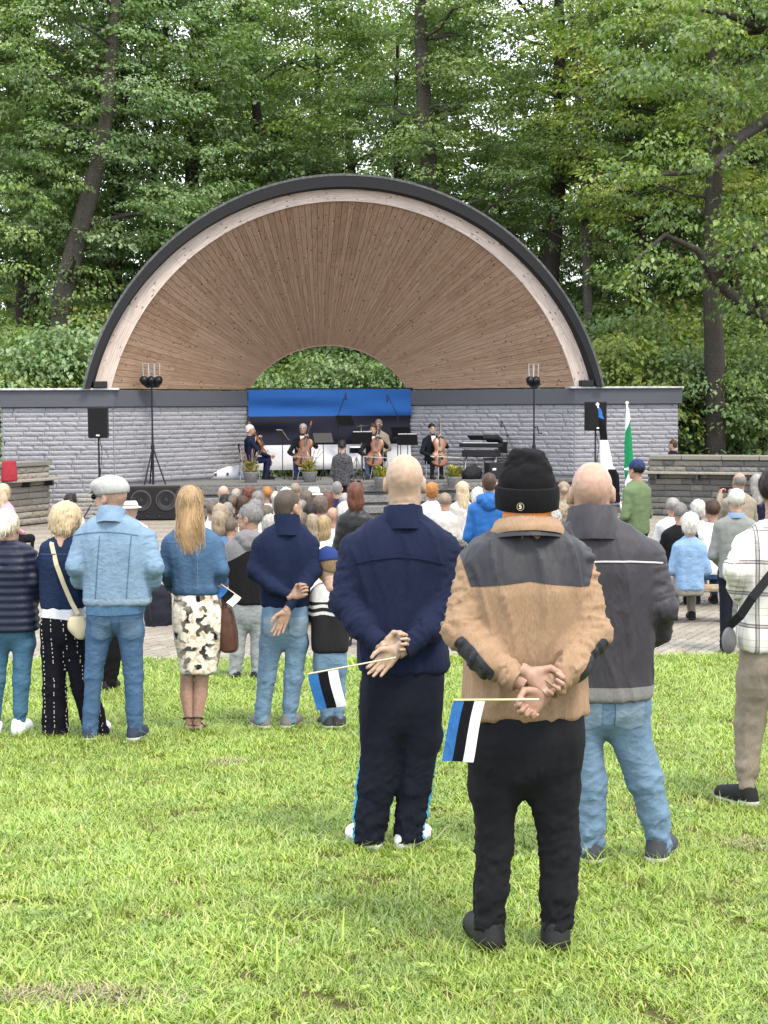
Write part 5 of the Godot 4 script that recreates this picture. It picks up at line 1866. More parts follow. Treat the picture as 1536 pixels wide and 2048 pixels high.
	p = person({
		"label": "man in pale flat cap and sunglasses, light denim jacket and blue jeans, looking sideways", "u": 224, "v": 1484, "hip": 1250, "head": [221, 996], "head_size": 1.02, "skin": pink_skin, "face": 62.0,
		"top": [[1026, 200, 246, 0.07], [1036, 182, 264, 0.09], [1050, 166, 284, 0.11], [1070, 157, 296, 0.125], [1110, 160, 299, 0.14], [1160, 167, 299, 0.14], [1195, 168, 301, 0.14], [1208, 169, 303, 0.14]],
		"arms": [[[166, 1076, 0.0, 22], [151, 1132, 0.06, 20], [160, 1160, -0.04, 18], [180, 1168, -0.16, 14]], [[293, 1076, 0.0, 22], [308, 1134, 0.06, 20], [306, 1160, 0.0, 17], [296, 1172, -0.12, 13]]],
		"folds": [0.01, 0.014], "top_name": "denim_jacket", "top_mat": jean_pale,
		"splits": [["waistband", func(q: Vector3, n: Vector3, lp): return lp.call(224, 1197, 0.1).y - q.y, denim(0.33, 0.43, 0.53), 0.004], ["seam", func(q: Vector3, n: Vector3, lp): return q.y - lp.call(224, 1064 + 7.0 * pow(q.x / 0.2, 2.0), 0.1).y, denim(0.1, 0.19, 0.3), 0.003, 0.003, func(q: Vector3, n: Vector3, lp): return minf(q.z - 0.03, 0.21 - absf(q.x))],
			["seam", func(q: Vector3, n: Vector3, lp): return q.x + 0.1 + 0.09 * (1.25 - q.y) - 0.06 , denim(0.12, 0.21, 0.32), 0.003, 0.003, func(q: Vector3, n: Vector3, lp): return minf(q.z - 0.03, lp.call(224, 1070, 0.1).y - q.y)], ["seam", func(q: Vector3, n: Vector3, lp): return q.x - 0.16 + 0.09 * (1.25 - q.y), denim(0.12, 0.21, 0.32), 0.003, 0.003, func(q: Vector3, n: Vector3, lp): return minf(q.z - 0.03, lp.call(224, 1070, 0.1).y - q.y)]],
		"collar": [222, 1024, 0.08, 0.05, 0.014, -18.0, jean_pale],
		"bottom": [[1200, 174, 291, 0.125], [1232, 171, 291, 0.135], [1256, 170, 290, 0.13], [1264, 171, 289, 0.12]],
		"legs": [[[199, 1262, 0.0, 28], [187, 1350, 0.0, 21], [182, 1420, 0.0, 18], [178, 1474, 0.0, 17]], [[262, 1262, 0.0, 28], [267, 1350, 0.0, 20], [269, 1420, 0.0, 18], [270, 1474, 0.0, 16]]],
		"bottom_name": "jeans", "bottom_mat": jean_mid, "leg_fold": 0.011, "cuff": 0.02, "shoe_mat": mat(0.03, 0.04, 0.07, 0.7), "toes": [10.0, -10.0],
		"leg_splits": [["back_pocket", func(q: Vector3, n: Vector3, lp): return pocket(q, n, lp.call(202, 1258, 0.1)), denim(0.125, 0.2, 0.3), 0.004], ["back_pocket", func(q: Vector3, n: Vector3, lp): return pocket(q, n, lp.call(260, 1258, 0.1)), denim(0.125, 0.2, 0.3), 0.004], ["shirt_tail", func(q: Vector3, n: Vector3, lp): return q.y - lp.call(224, 1231 - 3.0 * absf(q.x / 0.2), 0.1).y, cloth(0.11, 0.22, 0.36), 0.007]],
	})
	flat_cap(p)

	# woman in dark denim vest with crossbody bag
	p = person({
		"label": "woman with tousled blond hair in dark denim vest and black dotted wide trousers", "u": 135, "v": 1474, "hip": 1260, "head": [135, 1048], "head_size": 0.98, "skin": skins[0], "face": -25.0, "nod": -18.0, "hair": "fluffy", "hair_mat": hairm(0.62, 0.48, 0.3),
		"top": [[1070, 112, 156, 0.065], [1078, 97, 164, 0.085], [1092, 83, 170, 0.105], [1120, 80, 172, 0.12], [1160, 80, 172, 0.12], [1200, 81, 172, 0.12], [1217, 83, 171, 0.12]],
		"arms": [[[94, 1095, -0.01, 14], [84, 1130, -0.04, 13], [92, 1165, -0.14, 11]], [[164, 1095, -0.01, 14], [176, 1130, -0.04, 13], [166, 1165, -0.14, 11]]],
		"folds": [0.007, 0.008], "top_name": "denim_vest", "top_mat": jean_dark,
		"splits": [["seam", func(q: Vector3, n: Vector3, lp): return q.y - lp.call(135, 1108, 0.1).y, denim(0.07, 0.1, 0.17), 0.003, 0.003, func(q: Vector3, n: Vector3, lp): return minf(q.z - 0.03, 0.14 - absf(q.x))]],
		"bottom": [[1210, 84, 170, 0.11], [1240, 81, 170, 0.125], [1285, 80, 172, 0.125], [1300, 81, 172, 0.115]],
		"legs": [[[108, 1300, 0.0, 27], [108, 1380, 0.0, 25], [110, 1430, 0.0, 27], [112, 1480, 0.0, 29]], [[152, 1300, 0.0, 26], [170, 1380, 0.0, 25], [184, 1430, 0.0, 26], [194, 1480, 0.0, 28]]],
		"bottom_name": "wide_trousers", "bottom_mat": cloth(0.012, 0.012, 0.018), "leg_fold": 0.011, "cuff": 0.015, "shoe_mat": M.white, "toes": [10.0, -10.0],
		"leg_splits": [["shirt_tail", func(q: Vector3, n: Vector3, lp): return q.y - lp.call(135, 1238 + 3.0 * sin(q.x * 14.0), 0.1).y, cloth(0.66, 0.66, 0.7), 0.006]],
	})
	dotted_lines(p)
	base = p.position
	z = -base.z
	bag = thing("crossbody_bag", "cream crossbody bag hanging behind the dark denim vest", "bag", base)
	var cream := mat(0.62, 0.54, 0.36, 0.5, "fine", 10.0, 0.08)
	pts = []
	for q: Array in [[106, 1074, 0.03], [103, 1088, 0.1], [113, 1130, 0.135], [128, 1170, 0.135], [143, 1205, 0.135], [156, 1228, 0.145]]: pts.append(lpv(q[0], q[1], z - q[2], base))
	obj("strap", commit(strap(pts, 0.03, Vector3(0, 0.1, 1))), cream, bag)
	f = Field.new(Vector3(-0.05, 0.6, 0.0), Vector3(0.28, 0.98, 0.3), 0.012)
	f.loft([[lpv(170, 1272, z, base).y, lpv(172, 1272, z, base).x, 0.03, 0.035, 0.15], [lpv(165, 1250, z, base).y, lpv(168, 1250, z, base).x, 0.075, 0.045, 0.15], [lpv(165, 1226, z, base).y, lpv(164, 1226, z, base).x, 0.06, 0.035, 0.15]], 0.02)
	obj("pouch", commit(shaped(f.net())), cream, bag)

	# woman in quilted jacket
	var quilt := mat(0.017, 0.022, 0.055, 0.5, "fine", 8.0, 0.05)
	p = person({
		"label": "woman with white hair in a low bun, navy quilted jacket and skinny jeans", "u": 18, "v": 1471, "hip": 1270, "head": [14, 1056], "head_size": 0.98, "skin": skins[0], "hair": "bun", "hair_mat": hairm(0.78, 0.7, 0.55),
		"top": [[1080, -6, 36, 0.07], [1090, -20, 50, 0.09], [1106, -34, 62, 0.115], [1140, -38, 70, 0.13], [1180, -36, 70, 0.13], [1220, -40, 74, 0.135], [1262, -42, 78, 0.14]],
		"arms": [[[-24, 1110, 0.0, 20], [-40, 1160, 0.02, 19], [-28, 1196, -0.12, 14]], [[56, 1110, 0.0, 20], [70, 1160, 0.02, 19], [72, 1186, -0.02, 17], [62, 1200, -0.12, 13]]],
		"folds": [0.004, 0.009], "top_name": "quilted_jacket", "top_mat": quilt,
		"bottom": [[1250, -30, 70, 0.12], [1285, -28, 72, 0.115]],
		"legs": [[[-2, 1285, 0.0, 24], [-6, 1360, 0.0, 18], [-11, 1420, 0.0, 14.5], [-12, 1456, 0.0, 13]], [[49, 1285, 0.0, 24], [44, 1360, 0.0, 18.5], [40, 1420, 0.0, 15], [38, 1458, 0.0, 13]]],
		"bottom_name": "jeans", "bottom_mat": denim(0.09, 0.2, 0.31), "leg_fold": 0.008, "cuff": 0.06, "shoe_mat": M.white, "toes": [10.0, -5.0],
	})
	quilt_lines(p, quilt, lpv(18, 1262, -p.position.z, p.position).y, lpv(18, 1095, -p.position.z, p.position).y)

	# boy in striped sweater
	var knit_white := cloth(0.6, 0.59, 0.57)
	p = person({
		"label": "boy in blue cap, cream and dark striped sweater and light jeans", "u": 660, "v": 1459, "hip": 1320, "seat": 0.3, "slim": 0.55, "head": [655, 1132], "head_size": 0.92, "skin": skins[0], "face": 28.0, "nod": -14.0, "hair": "buzz", "hair_mat": hairm(0.3, 0.2, 0.1),
		"top": [[1166, 637, 676, 0.055], [1176, 626, 688, 0.075], [1196, 621, 694, 0.09], [1240, 622, 696, 0.1], [1290, 622, 698, 0.105], [1304, 624, 697, 0.1]],
		"arms": [[[630, 1190, 0.0, 12], [624, 1225, -0.02, 11], [634, 1250, -0.12, 9]], [[688, 1190, 0.0, 12], [697, 1235, 0.0, 11], [694, 1270, -0.08, 9]]],
		"folds": [0.006, 0.008], "top_name": "sweater", "top_mat": cloth(0.03, 0.028, 0.03),
		"splits": [["white_panel", func(q: Vector3, n: Vector3, lp): return q.y - lp.call(660, 1204, 0.08).y, knit_white, 0.001],
			["stripe", func(q: Vector3, n: Vector3, lp): return 0.011 - absf(q.y - lp.call(660, 1213, 0.08).y + 0.006 * sin(q.x * 40.0)), knit_white, 0.002],
			["stripe", func(q: Vector3, n: Vector3, lp): return 0.011 - absf(q.y - lp.call(660, 1227, 0.08).y + 0.006 * sin(q.x * 40.0)), knit_white, 0.002]],
		"bottom": [[1298, 626, 695, 0.09], [1325, 626, 696, 0.09], [1336, 627, 695, 0.085]],
		"legs": [[[644, 1335, 0.0, 16], [650, 1380, 0.0, 14], [653, 1420, 0.0, 12.5], [655, 1448, 0.0, 12]], [[678, 1335, 0.0, 16], [678, 1380, 0.0, 13.5], [677, 1420, 0.0, 12], [677, 1448, 0.0, 11]]],
		"bottom_name": "jeans", "bottom_mat": jean_light, "leg_fold": 0.01, "shoe_mat": mat(0.03, 0.03, 0.033, 0.7), "toes": [20.0, -10.0], "shoe_size": 0.85,
	})
	baseball_cap(p, p.get_meta("head_at"), cloth(0.035, 0.06, 0.2), cloth(0.035, 0.06, 0.2), 0.0)

	# grey and black hooded jacket
	var grey_shell := cloth(0.27, 0.26, 0.26)
	p = person({
		"label": "grey haired person in glasses, grey and black hooded jacket and grey jeans", "u": 490, "v": 1361, "hip": 1220, "head": [498, 1038], "head_size": 1.02, "skin": skins[1], "face": 70.0, "hair": "short", "hair_mat": hairm(0.27, 0.26, 0.25), "eyes": true,
		"top": [[1066, 478, 520, 0.08], [1076, 464, 534, 0.1], [1092, 454, 543, 0.12], [1130, 453, 544, 0.13], [1180, 458, 541, 0.13], [1208, 459, 541, 0.13]],
		"arms": [[[462, 1096, 0.0, 14], [454, 1140, 0.03, 13], [466, 1170, -0.12, 10]], [[536, 1096, 0.0, 14], [543, 1140, 0.03, 13], [530, 1170, -0.12, 10]]],
		"folds": [0.009, 0.01], "top_name": "hooded_jacket", "top_mat": cloth(0.02, 0.018, 0.02),
		"splits": [["grey_yoke", func(q: Vector3, n: Vector3, lp): return q.y - lp.call(490, 1108.0 - 900.0 * 0.022 * sin(clampf(q.x * 7.0, -1.5, 1.5)), 0.1).y, grey_shell, 0.002]],
		"bottom": [[1200, 462, 538, 0.12], [1240, 460, 538, 0.12], [1256, 461, 536, 0.11]],
		"legs": [[[478, 1255, 0.0, 18], [474, 1305, 0.0, 15], [469, 1352, 0.0, 13]], [[518, 1255, 0.0, 18], [516, 1305, 0.0, 15], [514, 1352, 0.0, 13]]],
		"bottom_name": "jeans", "bottom_mat": denim(0.42, 0.43, 0.44), "leg_fold": 0.01, "shoe_mat": mat(0.015, 0.015, 0.017, 0.7), "sole_mat": M.black, "toes": [15.0, -10.0],
	})
	ht = p.get_meta("head_at")
	var hood := Field.new(Vector3(-0.17, -0.3, -0.02), Vector3(0.17, -0.06, 0.2), 0.013)
	hood.ell(Vector3(0, -0.16, 0.075), Vector3(0.125, 0.075, 0.075), 0.02)
	hood.ell(Vector3(0, -0.22, 0.11), Vector3(0.07, 0.06, 0.05), 0.05)
	obj("hood", commit(moved(shaped(hood.net(), func(q: Vector3, n: Vector3): return 0.01 * noise.get_noise_3d(q.x * 1500.0, q.y * 1500.0, q.z * 1500.0)), Transform3D(Basis.IDENTITY, ht.origin))), grey_shell, p)
	glasses(p, ht, M.steel_dark)

	# dark trousered companion mostly hidden by the man in the flat cap
	person({
		"label": "person in black trousers almost hidden behind the man in the flat cap", "u": 205, "v": 1388, "hip": 1220, "deep": 12.3, "head": [212, 1052], "head_size": 0.95, "skin": skins[0], "face": 20.0, "hair": "short", "hair_mat": hairm(0.12, 0.09, 0.07),
		"top": [[1082, 196, 230, 0.07], [1094, 180, 248, 0.1], [1130, 174, 254, 0.12], [1200, 176, 252, 0.12]],
		"arms": [[[186, 1100, 0.0, 14], [180, 1150, 0.0, 12], [192, 1180, -0.1, 10]], [[244, 1100, 0.0, 14], [250, 1150, 0.0, 12], [240, 1180, -0.1, 10]]],
		"folds": [0.008, 0.008], "top_mat": cloth(0.03, 0.03, 0.04),
		"bottom": [[1195, 180, 250, 0.11], [1240, 178, 252, 0.11]],
		"legs": [[[190, 1240, 0.0, 20], [176, 1310, 0.0, 18], [152, 1375, 0.0, 16]], [[236, 1240, 0.0, 20], [226, 1310, 0.0, 18], [218, 1378, 0.0, 15]]],
		"bottom_mat": cloth(0.014, 0.013, 0.014), "leg_fold": 0.01, "shoe_mat": M.black_soft, "sole_mat": M.black, "toes": [10.0, -10.0],
	})


func lpv(u: float, v: float, z: float, base: Vector3) -> Vector3:
	return at(u, v, z) - base


func patch(q: Vector3, n: Vector3, c: Vector3, axis: Vector3, half: float, wide: float) -> float:
	axis = axis.normalized()
	var d := q - c
	var t := d.dot(axis)
	var over := maxf(absf(t) - half, 0.0)
	var off := d - axis * t
	off.z *= 0.5
	return minf(wide - sqrt(off.length_squared() + over * over * 3.0), 0.09 - d.length())


func pocket(q: Vector3, n: Vector3, c: Vector3) -> float:
	var d := q - c
	var low := 0.075 - 0.35 * absf(d.x)
	return minf(minf(0.062 - absf(d.x), minf(0.065 - d.y, d.y + low)), n.z - 0.1)


func plaid() -> StandardMaterial3D:
	var im := Image.create(256, 256, false, Image.FORMAT_RGB8)
	for y in 256:
		for x in 256:
			var c := Color(0.93, 0.91, 0.87)
			for k in 2:
				var q := x if k == 0 else y
				if (q > 20 and q < 30) or (q > 44 and q < 54): c = c.lerp(Color(0.12, 0.11, 0.13), 0.55)
				elif q >= 30 and q <= 44: c = c.lerp(Color(0.45, 0.42, 0.44), 0.4)
				elif q > 146 and q < 151: c = c.lerp(Color(0.5, 0.47, 0.3), 0.5)
				elif q > 200 and q < 204: c = c.lerp(Color(0.25, 0.24, 0.26), 0.4)
			im.set_pixel(x, y, c)
	var m := cloth(0.8, 0.8, 0.8)
	m.albedo_texture = ImageTexture.create_from_image(im)
	m.heightmap_enabled = false
	m.uv1_scale = Vector3.ONE * 6.2
	m.uv1_triplanar_sharpness = 8.0
	return m


func spotted() -> StandardMaterial3D:
	var im := Image.create(512, 512, false, Image.FORMAT_RGB8)
	var n := FastNoiseLite.new()
	n.seed = 12
	n.frequency = 0.018
	n.fractal_octaves = 2
	n.domain_warp_enabled = true
	n.domain_warp_amplitude = 22.0
	n.domain_warp_frequency = 0.02
	for y in 512:
		for x in 512:
			# wraps by blending four shifted copies
			var fx := x / 512.0
			var fy := y / 512.0
			var a := n.get_noise_2d(x, y) * (1.0 - fx) * (1.0 - fy) + n.get_noise_2d(x - 512, y) * fx * (1.0 - fy) + n.get_noise_2d(x, y - 512) * (1.0 - fx) * fy + n.get_noise_2d(x - 512, y - 512) * fx * fy
			var b := n.get_noise_2d(x * 1.3 + 900.0, y * 1.3)
			var c := Color(0.93, 0.9, 0.84)
			if b > 0.22: c = Color(0.8, 0.72, 0.6)
			if a > 0.17: c = Color(0.09, 0.09, 0.11)
			elif a > 0.14: c = Color(0.5, 0.48, 0.48)
			im.set_pixel(x, y, c)
	var m := cloth(0.85, 0.85, 0.85)
	m.albedo_texture = ImageTexture.create_from_image(im)
	m.heightmap_enabled = false
	m.uv1_scale = Vector3.ONE * 1.25
	return m


func beanie(p: Node3D, ht: Transform3D) -> void:
	var knit := cloth(0.014, 0.013, 0.014, 16.0, 0.15)
	var cap := Field.new(Vector3(-0.12, -0.03, -0.13), Vector3(0.12, 0.22, 0.16), 0.0085)
	cap.ell(Vector3(0, 0.045, 0.02), Vector3(0.098, 0.105, 0.114), 0.01)
	cap.ell(Vector3(0.0, 0.128, 0.04), Vector3(0.05, 0.035, 0.05), 0.05)
	cap.cut_below(0.0)
	var h := obj("beanie", commit(moved(shaped(cap.net(), func(q: Vector3, n: Vector3): return 0.014 * noise.get_noise_3d(q.x * 1100.0, q.y * 2200.0, q.z * 1100.0) * clampf((q.y - 0.05) * 16.0, 0.0, 1.0)), ht)), knit, p)
	var brim := moved(lathe([Vector2(0.098, -0.05), Vector2(0.108, -0.046), Vector2(0.111, -0.01), Vector2(0.109, 0.026), Vector2(0.103, 0.032), Vector2(0.096, 0.028)], 40, 1.0, 1.16), ht * Transform3D(Basis(Vector3.RIGHT, 0.13), Vector3(0, 0.008, 0.02)))
	obj("brim", commit(brim), knit, h)
	# small round badge reading 5
	var gold := mat(0.5, 0.4, 0.22, 0.4)
	var pos := ht * Vector3(-0.034, -0.034, 0.143)
	var out := Vector3(-0.2, 0.0, 1.0).normalized()
	var b := Basis.looking_at(-out, Vector3.UP)
	var ring := []
	for k in 25: ring.append(pos + b * Vector3(cos(TAU * k / 24.0) * 0.0115, sin(TAU * k / 24.0) * 0.0125, 0))
	obj("badge", commit(tube(ring, [0.0011], 5, false)), gold, h)
	var tm := TextMesh.new()
	tm.text = "5"
	var sf := SystemFont.new()
	sf.font_names = PackedStringArray(["Droid Sans"])
	sf.font_weight = 700
	tm.font = sf
	tm.font_size = 32
	tm.pixel_size = 0.0006
	tm.depth = 0.001
	var o := obj("badge_figure", tm, mat(0.7, 0.66, 0.58, 0.4), h)
	o.transform = Transform3D(b, pos)


func flat_cap(p: Node3D) -> void:
	var ht: Transform3D = p.get_meta("head_at")
	var m := cloth(0.56, 0.55, 0.52, 12.0)
	var f := Field.new(Vector3(-0.12, 0.0, -0.17), Vector3(0.12, 0.17, 0.15), 0.0085)
	f.ell(Vector3(0, 0.055, 0.02), Vector3(0.096, 0.085, 0.118), 0.01)
	f.ell(Vector3(0, 0.085, -0.04), Vector3(0.09, 0.05, 0.09), 0.04)
	f.cut_below(0.025)
	var cap := obj("flat_cap", commit(moved(shaped(f.net(), func(q: Vector3, n: Vector3): return 0.004 * noise.get_noise_3d(q.x * 1800.0, q.y * 1800.0, q.z * 1800.0)), ht * Transform3D(Basis(Vector3.RIGHT, -0.1), Vector3(0, 0.0, 0.0)))), m, p)
	var peak := PackedVector2Array()
	for k in 13: peak.append(Vector2(cos(PI * k / 12.0) * 0.075, sin(PI * k / 12.0) * 0.055))
	obj("peak", commit(moved(slab(peak, -0.004, 0.004), ht * Transform3D(Basis(Vector3.RIGHT, -PI / 2 - 0.25), Vector3(0, 0.042, -0.1)))), m, cap)
	glasses(p, ht, M.black_gloss, true)


func glasses(p: Node3D, ht: Transform3D, m: Material, dark := false) -> void:
	var g := []
	for s: float in [-1.0, 1.0]:
		var ring := []
		for k in 17: ring.append(Vector3(s * 0.033 + cos(TAU * k / 16.0) * 0.024, 0.008 + sin(TAU * k / 16.0) * 0.018, -0.112 + 0.012 * absf(s * 0.033 + cos(TAU * k / 16.0) * 0.024) / 0.05))
		g.append(tube(ring, [0.0022], 5, false))
		g.append(tube([Vector3(s * 0.058, 0.014, -0.1), Vector3(s * 0.08, 0.014, -0.04), Vector3(s * 0.084, 0.012, 0.0), Vector3(s * 0.084, -0.006, 0.02)], [0.0026 if dark else 0.0018], 5))
		if dark: g.append(moved(lathe([Vector2(0.0, -0.002), Vector2(0.023, -0.001), Vector2(0.023, 0.001), Vector2(0.0, 0.002)], 16), Transform3D(Basis(Vector3.RIGHT, PI / 2) * Basis.from_scale(Vector3(1, 1, 0.75)), Vector3(s * 0.033, 0.008, -0.11))))
	g.append(tube([Vector3(-0.01, 0.012, -0.113), Vector3(0.01, 0.012, -0.113)], [0.002], 5))
	obj("sunglasses" if dark else "glasses", commit(moved(join(g), ht)), m, p)


func baseball_cap(p: Node3D, ht: Transform3D, m: Material, brim_m: Material, turn := 0.0) -> void:
	var f := Field.new(Vector3(-0.11, 0.0, -0.12), Vector3(0.11, 0.17, 0.14), 0.0085)
	f.ell(Vector3(0, 0.035, 0.018), Vector3(0.089, 0.112, 0.112), 0.01)
	f.cut_below(0.028)
	var tt := ht * Transform3D(Basis(Vector3.UP, deg_to_rad(turn)), Vector3.ZERO)
	var cap := obj("cap", commit(moved(shaped(f.net()), tt)), m, p)
	var v := PackedVector3Array()
	var ix := PackedInt32Array()
	for j in 2:
		for i in 13:
			var a := PI * i / 12.0
			var rr := 0.0 if j == 0 else 0.085
			v.append(Vector3(cos(a) * (0.082 - 0.01 * j), 0.036 - 0.018 * j - 0.02 * absf(cos(a)) * j, -0.055 - sin(a) * (0.035 + rr)))
	for i in 12: ix.append_array(PackedInt32Array([i, i + 1, i + 13, i + 1, i + 14, i + 13]))
	var up := normals_of(v, ix)
	obj("brim", commit(moved(join([up, bumped_out(normals_of(v, flipped(ix)), 0.006)]), tt)), brim_m, cap)
	obj("button", commit(moved(lathe([Vector2(0.0, -0.004), Vector2(0.008, 0.0), Vector2(0.0, 0.006)], 10), tt * Transform3D(Basis.IDENTITY, Vector3(0, 0.147, 0.018)))), m, cap)


func flipped(ix: PackedInt32Array) -> PackedInt32Array:
	var o := ix.duplicate()
	for i in range(0, o.size(), 3):
		var k := o[i]
		o[i] = o[i + 1]
		o[i + 1] = k
	return o


func long_hair(p: Node3D) -> void:
	# loose hair gathered toward the middle of the back: one under-shape and many strands
	var ht: Transform3D = p.get_meta("head_at")
	var m := hairm(0.5, 0.33, 0.17)
	var h := obj("hair", hair_t.bob[0], m, p)
	h.transform = ht
	var r := RandomNumberGenerator.new()
	r.seed = 8
	var a := blank()
	var col := PackedColorArray()
	for k in 1500:
		var an := r.randf_range(-1.9, 1.9)
		var q := r.randf_range(0.2, 1.0)
		var w := r.randf_range(0.55, 1.5)
		var start := Vector3(sin(an) * 0.09 * q, 0.13 - 0.09 * q * q, 0.02 + cos(an) * 0.105 * q)
		var side := r.randf_range(-1.0, 1.0)
		var tip := Vector3(sin(an) * 0.035 + side * 0.055 + 0.012, -0.235 + r.randf_range(-0.04, 0.1) - 0.06 * (1.0 - absf(side)), 0.125 + r.randf_range(-0.015, 0.025))
		var mid1 := Vector3(sin(an) * 0.1, -0.03, 0.03 + cos(an) * 0.105)
		var mid2 := Vector3(sin(an) * 0.075 + side * 0.015, -0.13, 0.075 + cos(an) * 0.06)
		var o: int = a[0].size()
		var steps := 9
		var wd := r.randf_range(0.0008, 0.0024)
		var last := start
		for s in steps + 1:
			var t := float(s) / steps
			var pt := start.bezier_interpolate(mid1, mid2, tip, t)
			pt.x += (0.004 + 0.014 * t) * sin(t * 6.0 + start.x * 30.0 + float(k % 7) * 0.35)
			var n := Vector3(pt.x * 3.0, 0.2, pt.z).normalized()
			var dir := (pt - last) if s else Vector3.DOWN
			var sd := dir.cross(n).normalized()
			var ww := wd * (1.0 - 0.75 * pow(t, 3.0))
			a[0].append(pt - sd * ww)
			a[0].append(pt + sd * ww)
			for e in 2:
				a[1].append(n)
				var tone := w * lerpf(0.85, 1.2, t)
				col.append(Color(tone, tone, tone))
			last = pt
		for s in steps:
			var b := o + s * 2
			a[2].append_array(PackedInt32Array([b, b + 2, b + 1, b + 1, b + 2, b + 3]))
	var l := obj("long_strands", commit(a, col), m, h)
	var body: MeshInstance3D = p.get_node("body")


func dotted_lines(p: Node3D) -> void:
	# short pale stitches in rows down the wide trousers, lying on their surface
	var tr: MeshInstance3D = p.get_node("wide_trousers")
	var arr := tr.mesh.surface_get_arrays(0)
	var v: PackedVector3Array = arr[Mesh.ARRAY_VERTEX]
	var n: PackedVector3Array = arr[Mesh.ARRAY_NORMAL]
	var a := blank()
	var seen := {}
	for i in v.size():
		var q := v[i]
		if n[i].z < 0.25: continue
		var lean := (0.87 - q.y) * (0.0 if q.x < 0.0 else 0.14)
		var col := (q.x - lean) / 0.062
		if absf(col - roundf(col)) > 0.16: continue
		var key := Vector2i(int(roundf(col)), int(q.y / 0.024))
		if seen.has(key) or (key.y * 7 + key.x * 5) % 9 == 0: continue
		seen[key] = true
		a = join([a, box(q + n[i] * 0.003, Vector3(0.006, 0.011, 0.003), 0.001)])
	if a[2].size(): obj("stitches", commit(a), mat(0.5, 0.48, 0.42, 0.8), tr).set_meta("kind", "stuff")


func quilt_lines(p: Node3D, m: Material, y0: float, y1: float) -> void:
	# swells the jacket between sewn lines
	var o: MeshInstance3D = p.get_node("quilted_jacket")
	var arr := o.mesh.surface_get_arrays(0)
	var v: PackedVector3Array = arr[Mesh.ARRAY_VERTEX]
	var n: PackedVector3Array = arr[Mesh.ARRAY_NORMAL]
	for i in v.size():
		var t := (v[i].y - y0) / 0.05
		v[i] += n[i] * (0.013 * absf(sin(t * PI)) - 0.006)
	o.mesh = commit(normals_of(v, arr[Mesh.ARRAY_INDEX]))


# ---------------------------------------------------------------- things on and around the stage
func on_stage(u: float, depth: float) -> Vector3:
	var p := at(u, 815, depth)
	p.y = FLOOR_Y
	return p


func on_yard(u: float, depth: float) -> Vector3:
	var p := at(u, 815, depth)
	p.y = 0.022
	return p


func tripod(parent: Node, hub: float, spread: float, r: float, m: Material, brace := true) -> void:
	for k in 3:
		var a := TAU * k / 3.0 + 0.5
		var foot := Vector3(cos(a) * spread, 0.012, sin(a) * spread)
		var leg := obj("leg", commit(tube([Vector3(0, hub, 0), foot], [r, r], 8)), m, parent)
		if brace: obj("brace", commit(tube([foot * 0.55 + Vector3(0, hub * 0.45, 0), Vector3(0, hub * 0.25, 0)], [r * 0.7], 6)), m, leg)


func banner() -> void:
	var b := thing("flag_banner", "large blue, black and white flag banner hung behind the cellists", "flag", SHELL, SHELL_TURN)
	var x0 := -2.02
	var x1 := 2.02
	var ys := [2.9, 2.25, 1.55, 0.95]
	for k in 3:
		var v := PackedVector3Array()
		var ix := PackedInt32Array()
		var nx := 60
		var ny := 12
		for j in ny + 1:
			for i in nx + 1:
				var fx := float(i) / nx
				var y := lerpf(ys[k], ys[k + 1], float(j) / ny)
				var x := lerpf(x0, x1, fx)
				var sag := 0.05 * sin(x * 1.1 + (y - 2.5) * 8.0) + 0.035 * sin(x * 0.6 - y * 11.0 + 1.0) + 0.012 * noise.get_noise_2d(x * 90.0, y * 260.0)
				v.append(Vector3(x, y - 0.02 * sin(fx * PI * 5.0) * clampf(y - 2.6, 0.0, 1.0), -DEEP + 0.16 + sag * clampf((2.95 - y) * 2.0, 0.0, 1.0) + (0.1 if k == 2 else 0.0) * float(j) / ny))
		for j in ny:
			for i in nx:
				var a := j * (nx + 1) + i
				ix.append_array(PackedInt32Array([a, a + 1, a + nx + 1, a + 1, a + nx + 2, a + nx + 1]))
		obj(["blue_stripe", "black_stripe", "white_stripe"][k], commit(normals_of(v, ix)), [M.flag_blue_dark, M.flag_black_navy, M.flag_white_cool][k], b)
	obj("top_rail", commit(tube([Vector3(x0 - 0.05, 2.92, -DEEP + 0.14), Vector3(x1 + 0.05, 2.92, -DEEP + 0.14)], [0.018], 8)), M.black, b)


var chair_proto: Node3D


func stage_chair(where: Vector3, turn: float, label: String) -> void:
	if chair_proto == null:
		chair_proto = thing("stage_chair", label, "chair", where, turn, "chairs of the musicians")
		obj("seat", commit(box(Vector3(0, 0.45, 0), Vector3(0.42, 0.03, 0.42), 0.012)), M.black_soft, chair_proto)
		obj("backrest", commit(box(Vector3(0, 0.72, 0.22), Vector3(0.4, 0.26, 0.025), 0.01, Basis(Vector3.RIGHT, 0.15))), M.black_soft, chair_proto)
		for s: float in [-1.0, 1.0]:
			obj("leg", commit(tube([Vector3(s * 0.2, 0.44, -0.18), Vector3(s * 0.22, 0.0, -0.22)], [0.011], 8)), M.steel, chair_proto)
			obj("leg", commit(tube([Vector3(s * 0.19, 0.8, 0.235), Vector3(s * 0.2, 0.45, 0.19), Vector3(s * 0.22, 0.0, 0.24)], [0.011], 8)), M.steel, chair_proto)
		obj("seat_frame", commit(tube([Vector3(-0.2, 0.43, -0.18), Vector3(0.2, 0.43, -0.18), Vector3(0.2, 0.43, 0.2), Vector3(-0.2, 0.43, 0.2), Vector3(-0.2, 0.43, -0.18)], [0.01], 6, false)), M.steel, chair_proto)
		return
	var c: Node3D = chair_proto.duplicate()
	c.name = numbered("stage_chair")
	add_child(c)
	c.position = where
	c.rotation = Vector3(0, turn, 0)
	c.set_meta("label", label)


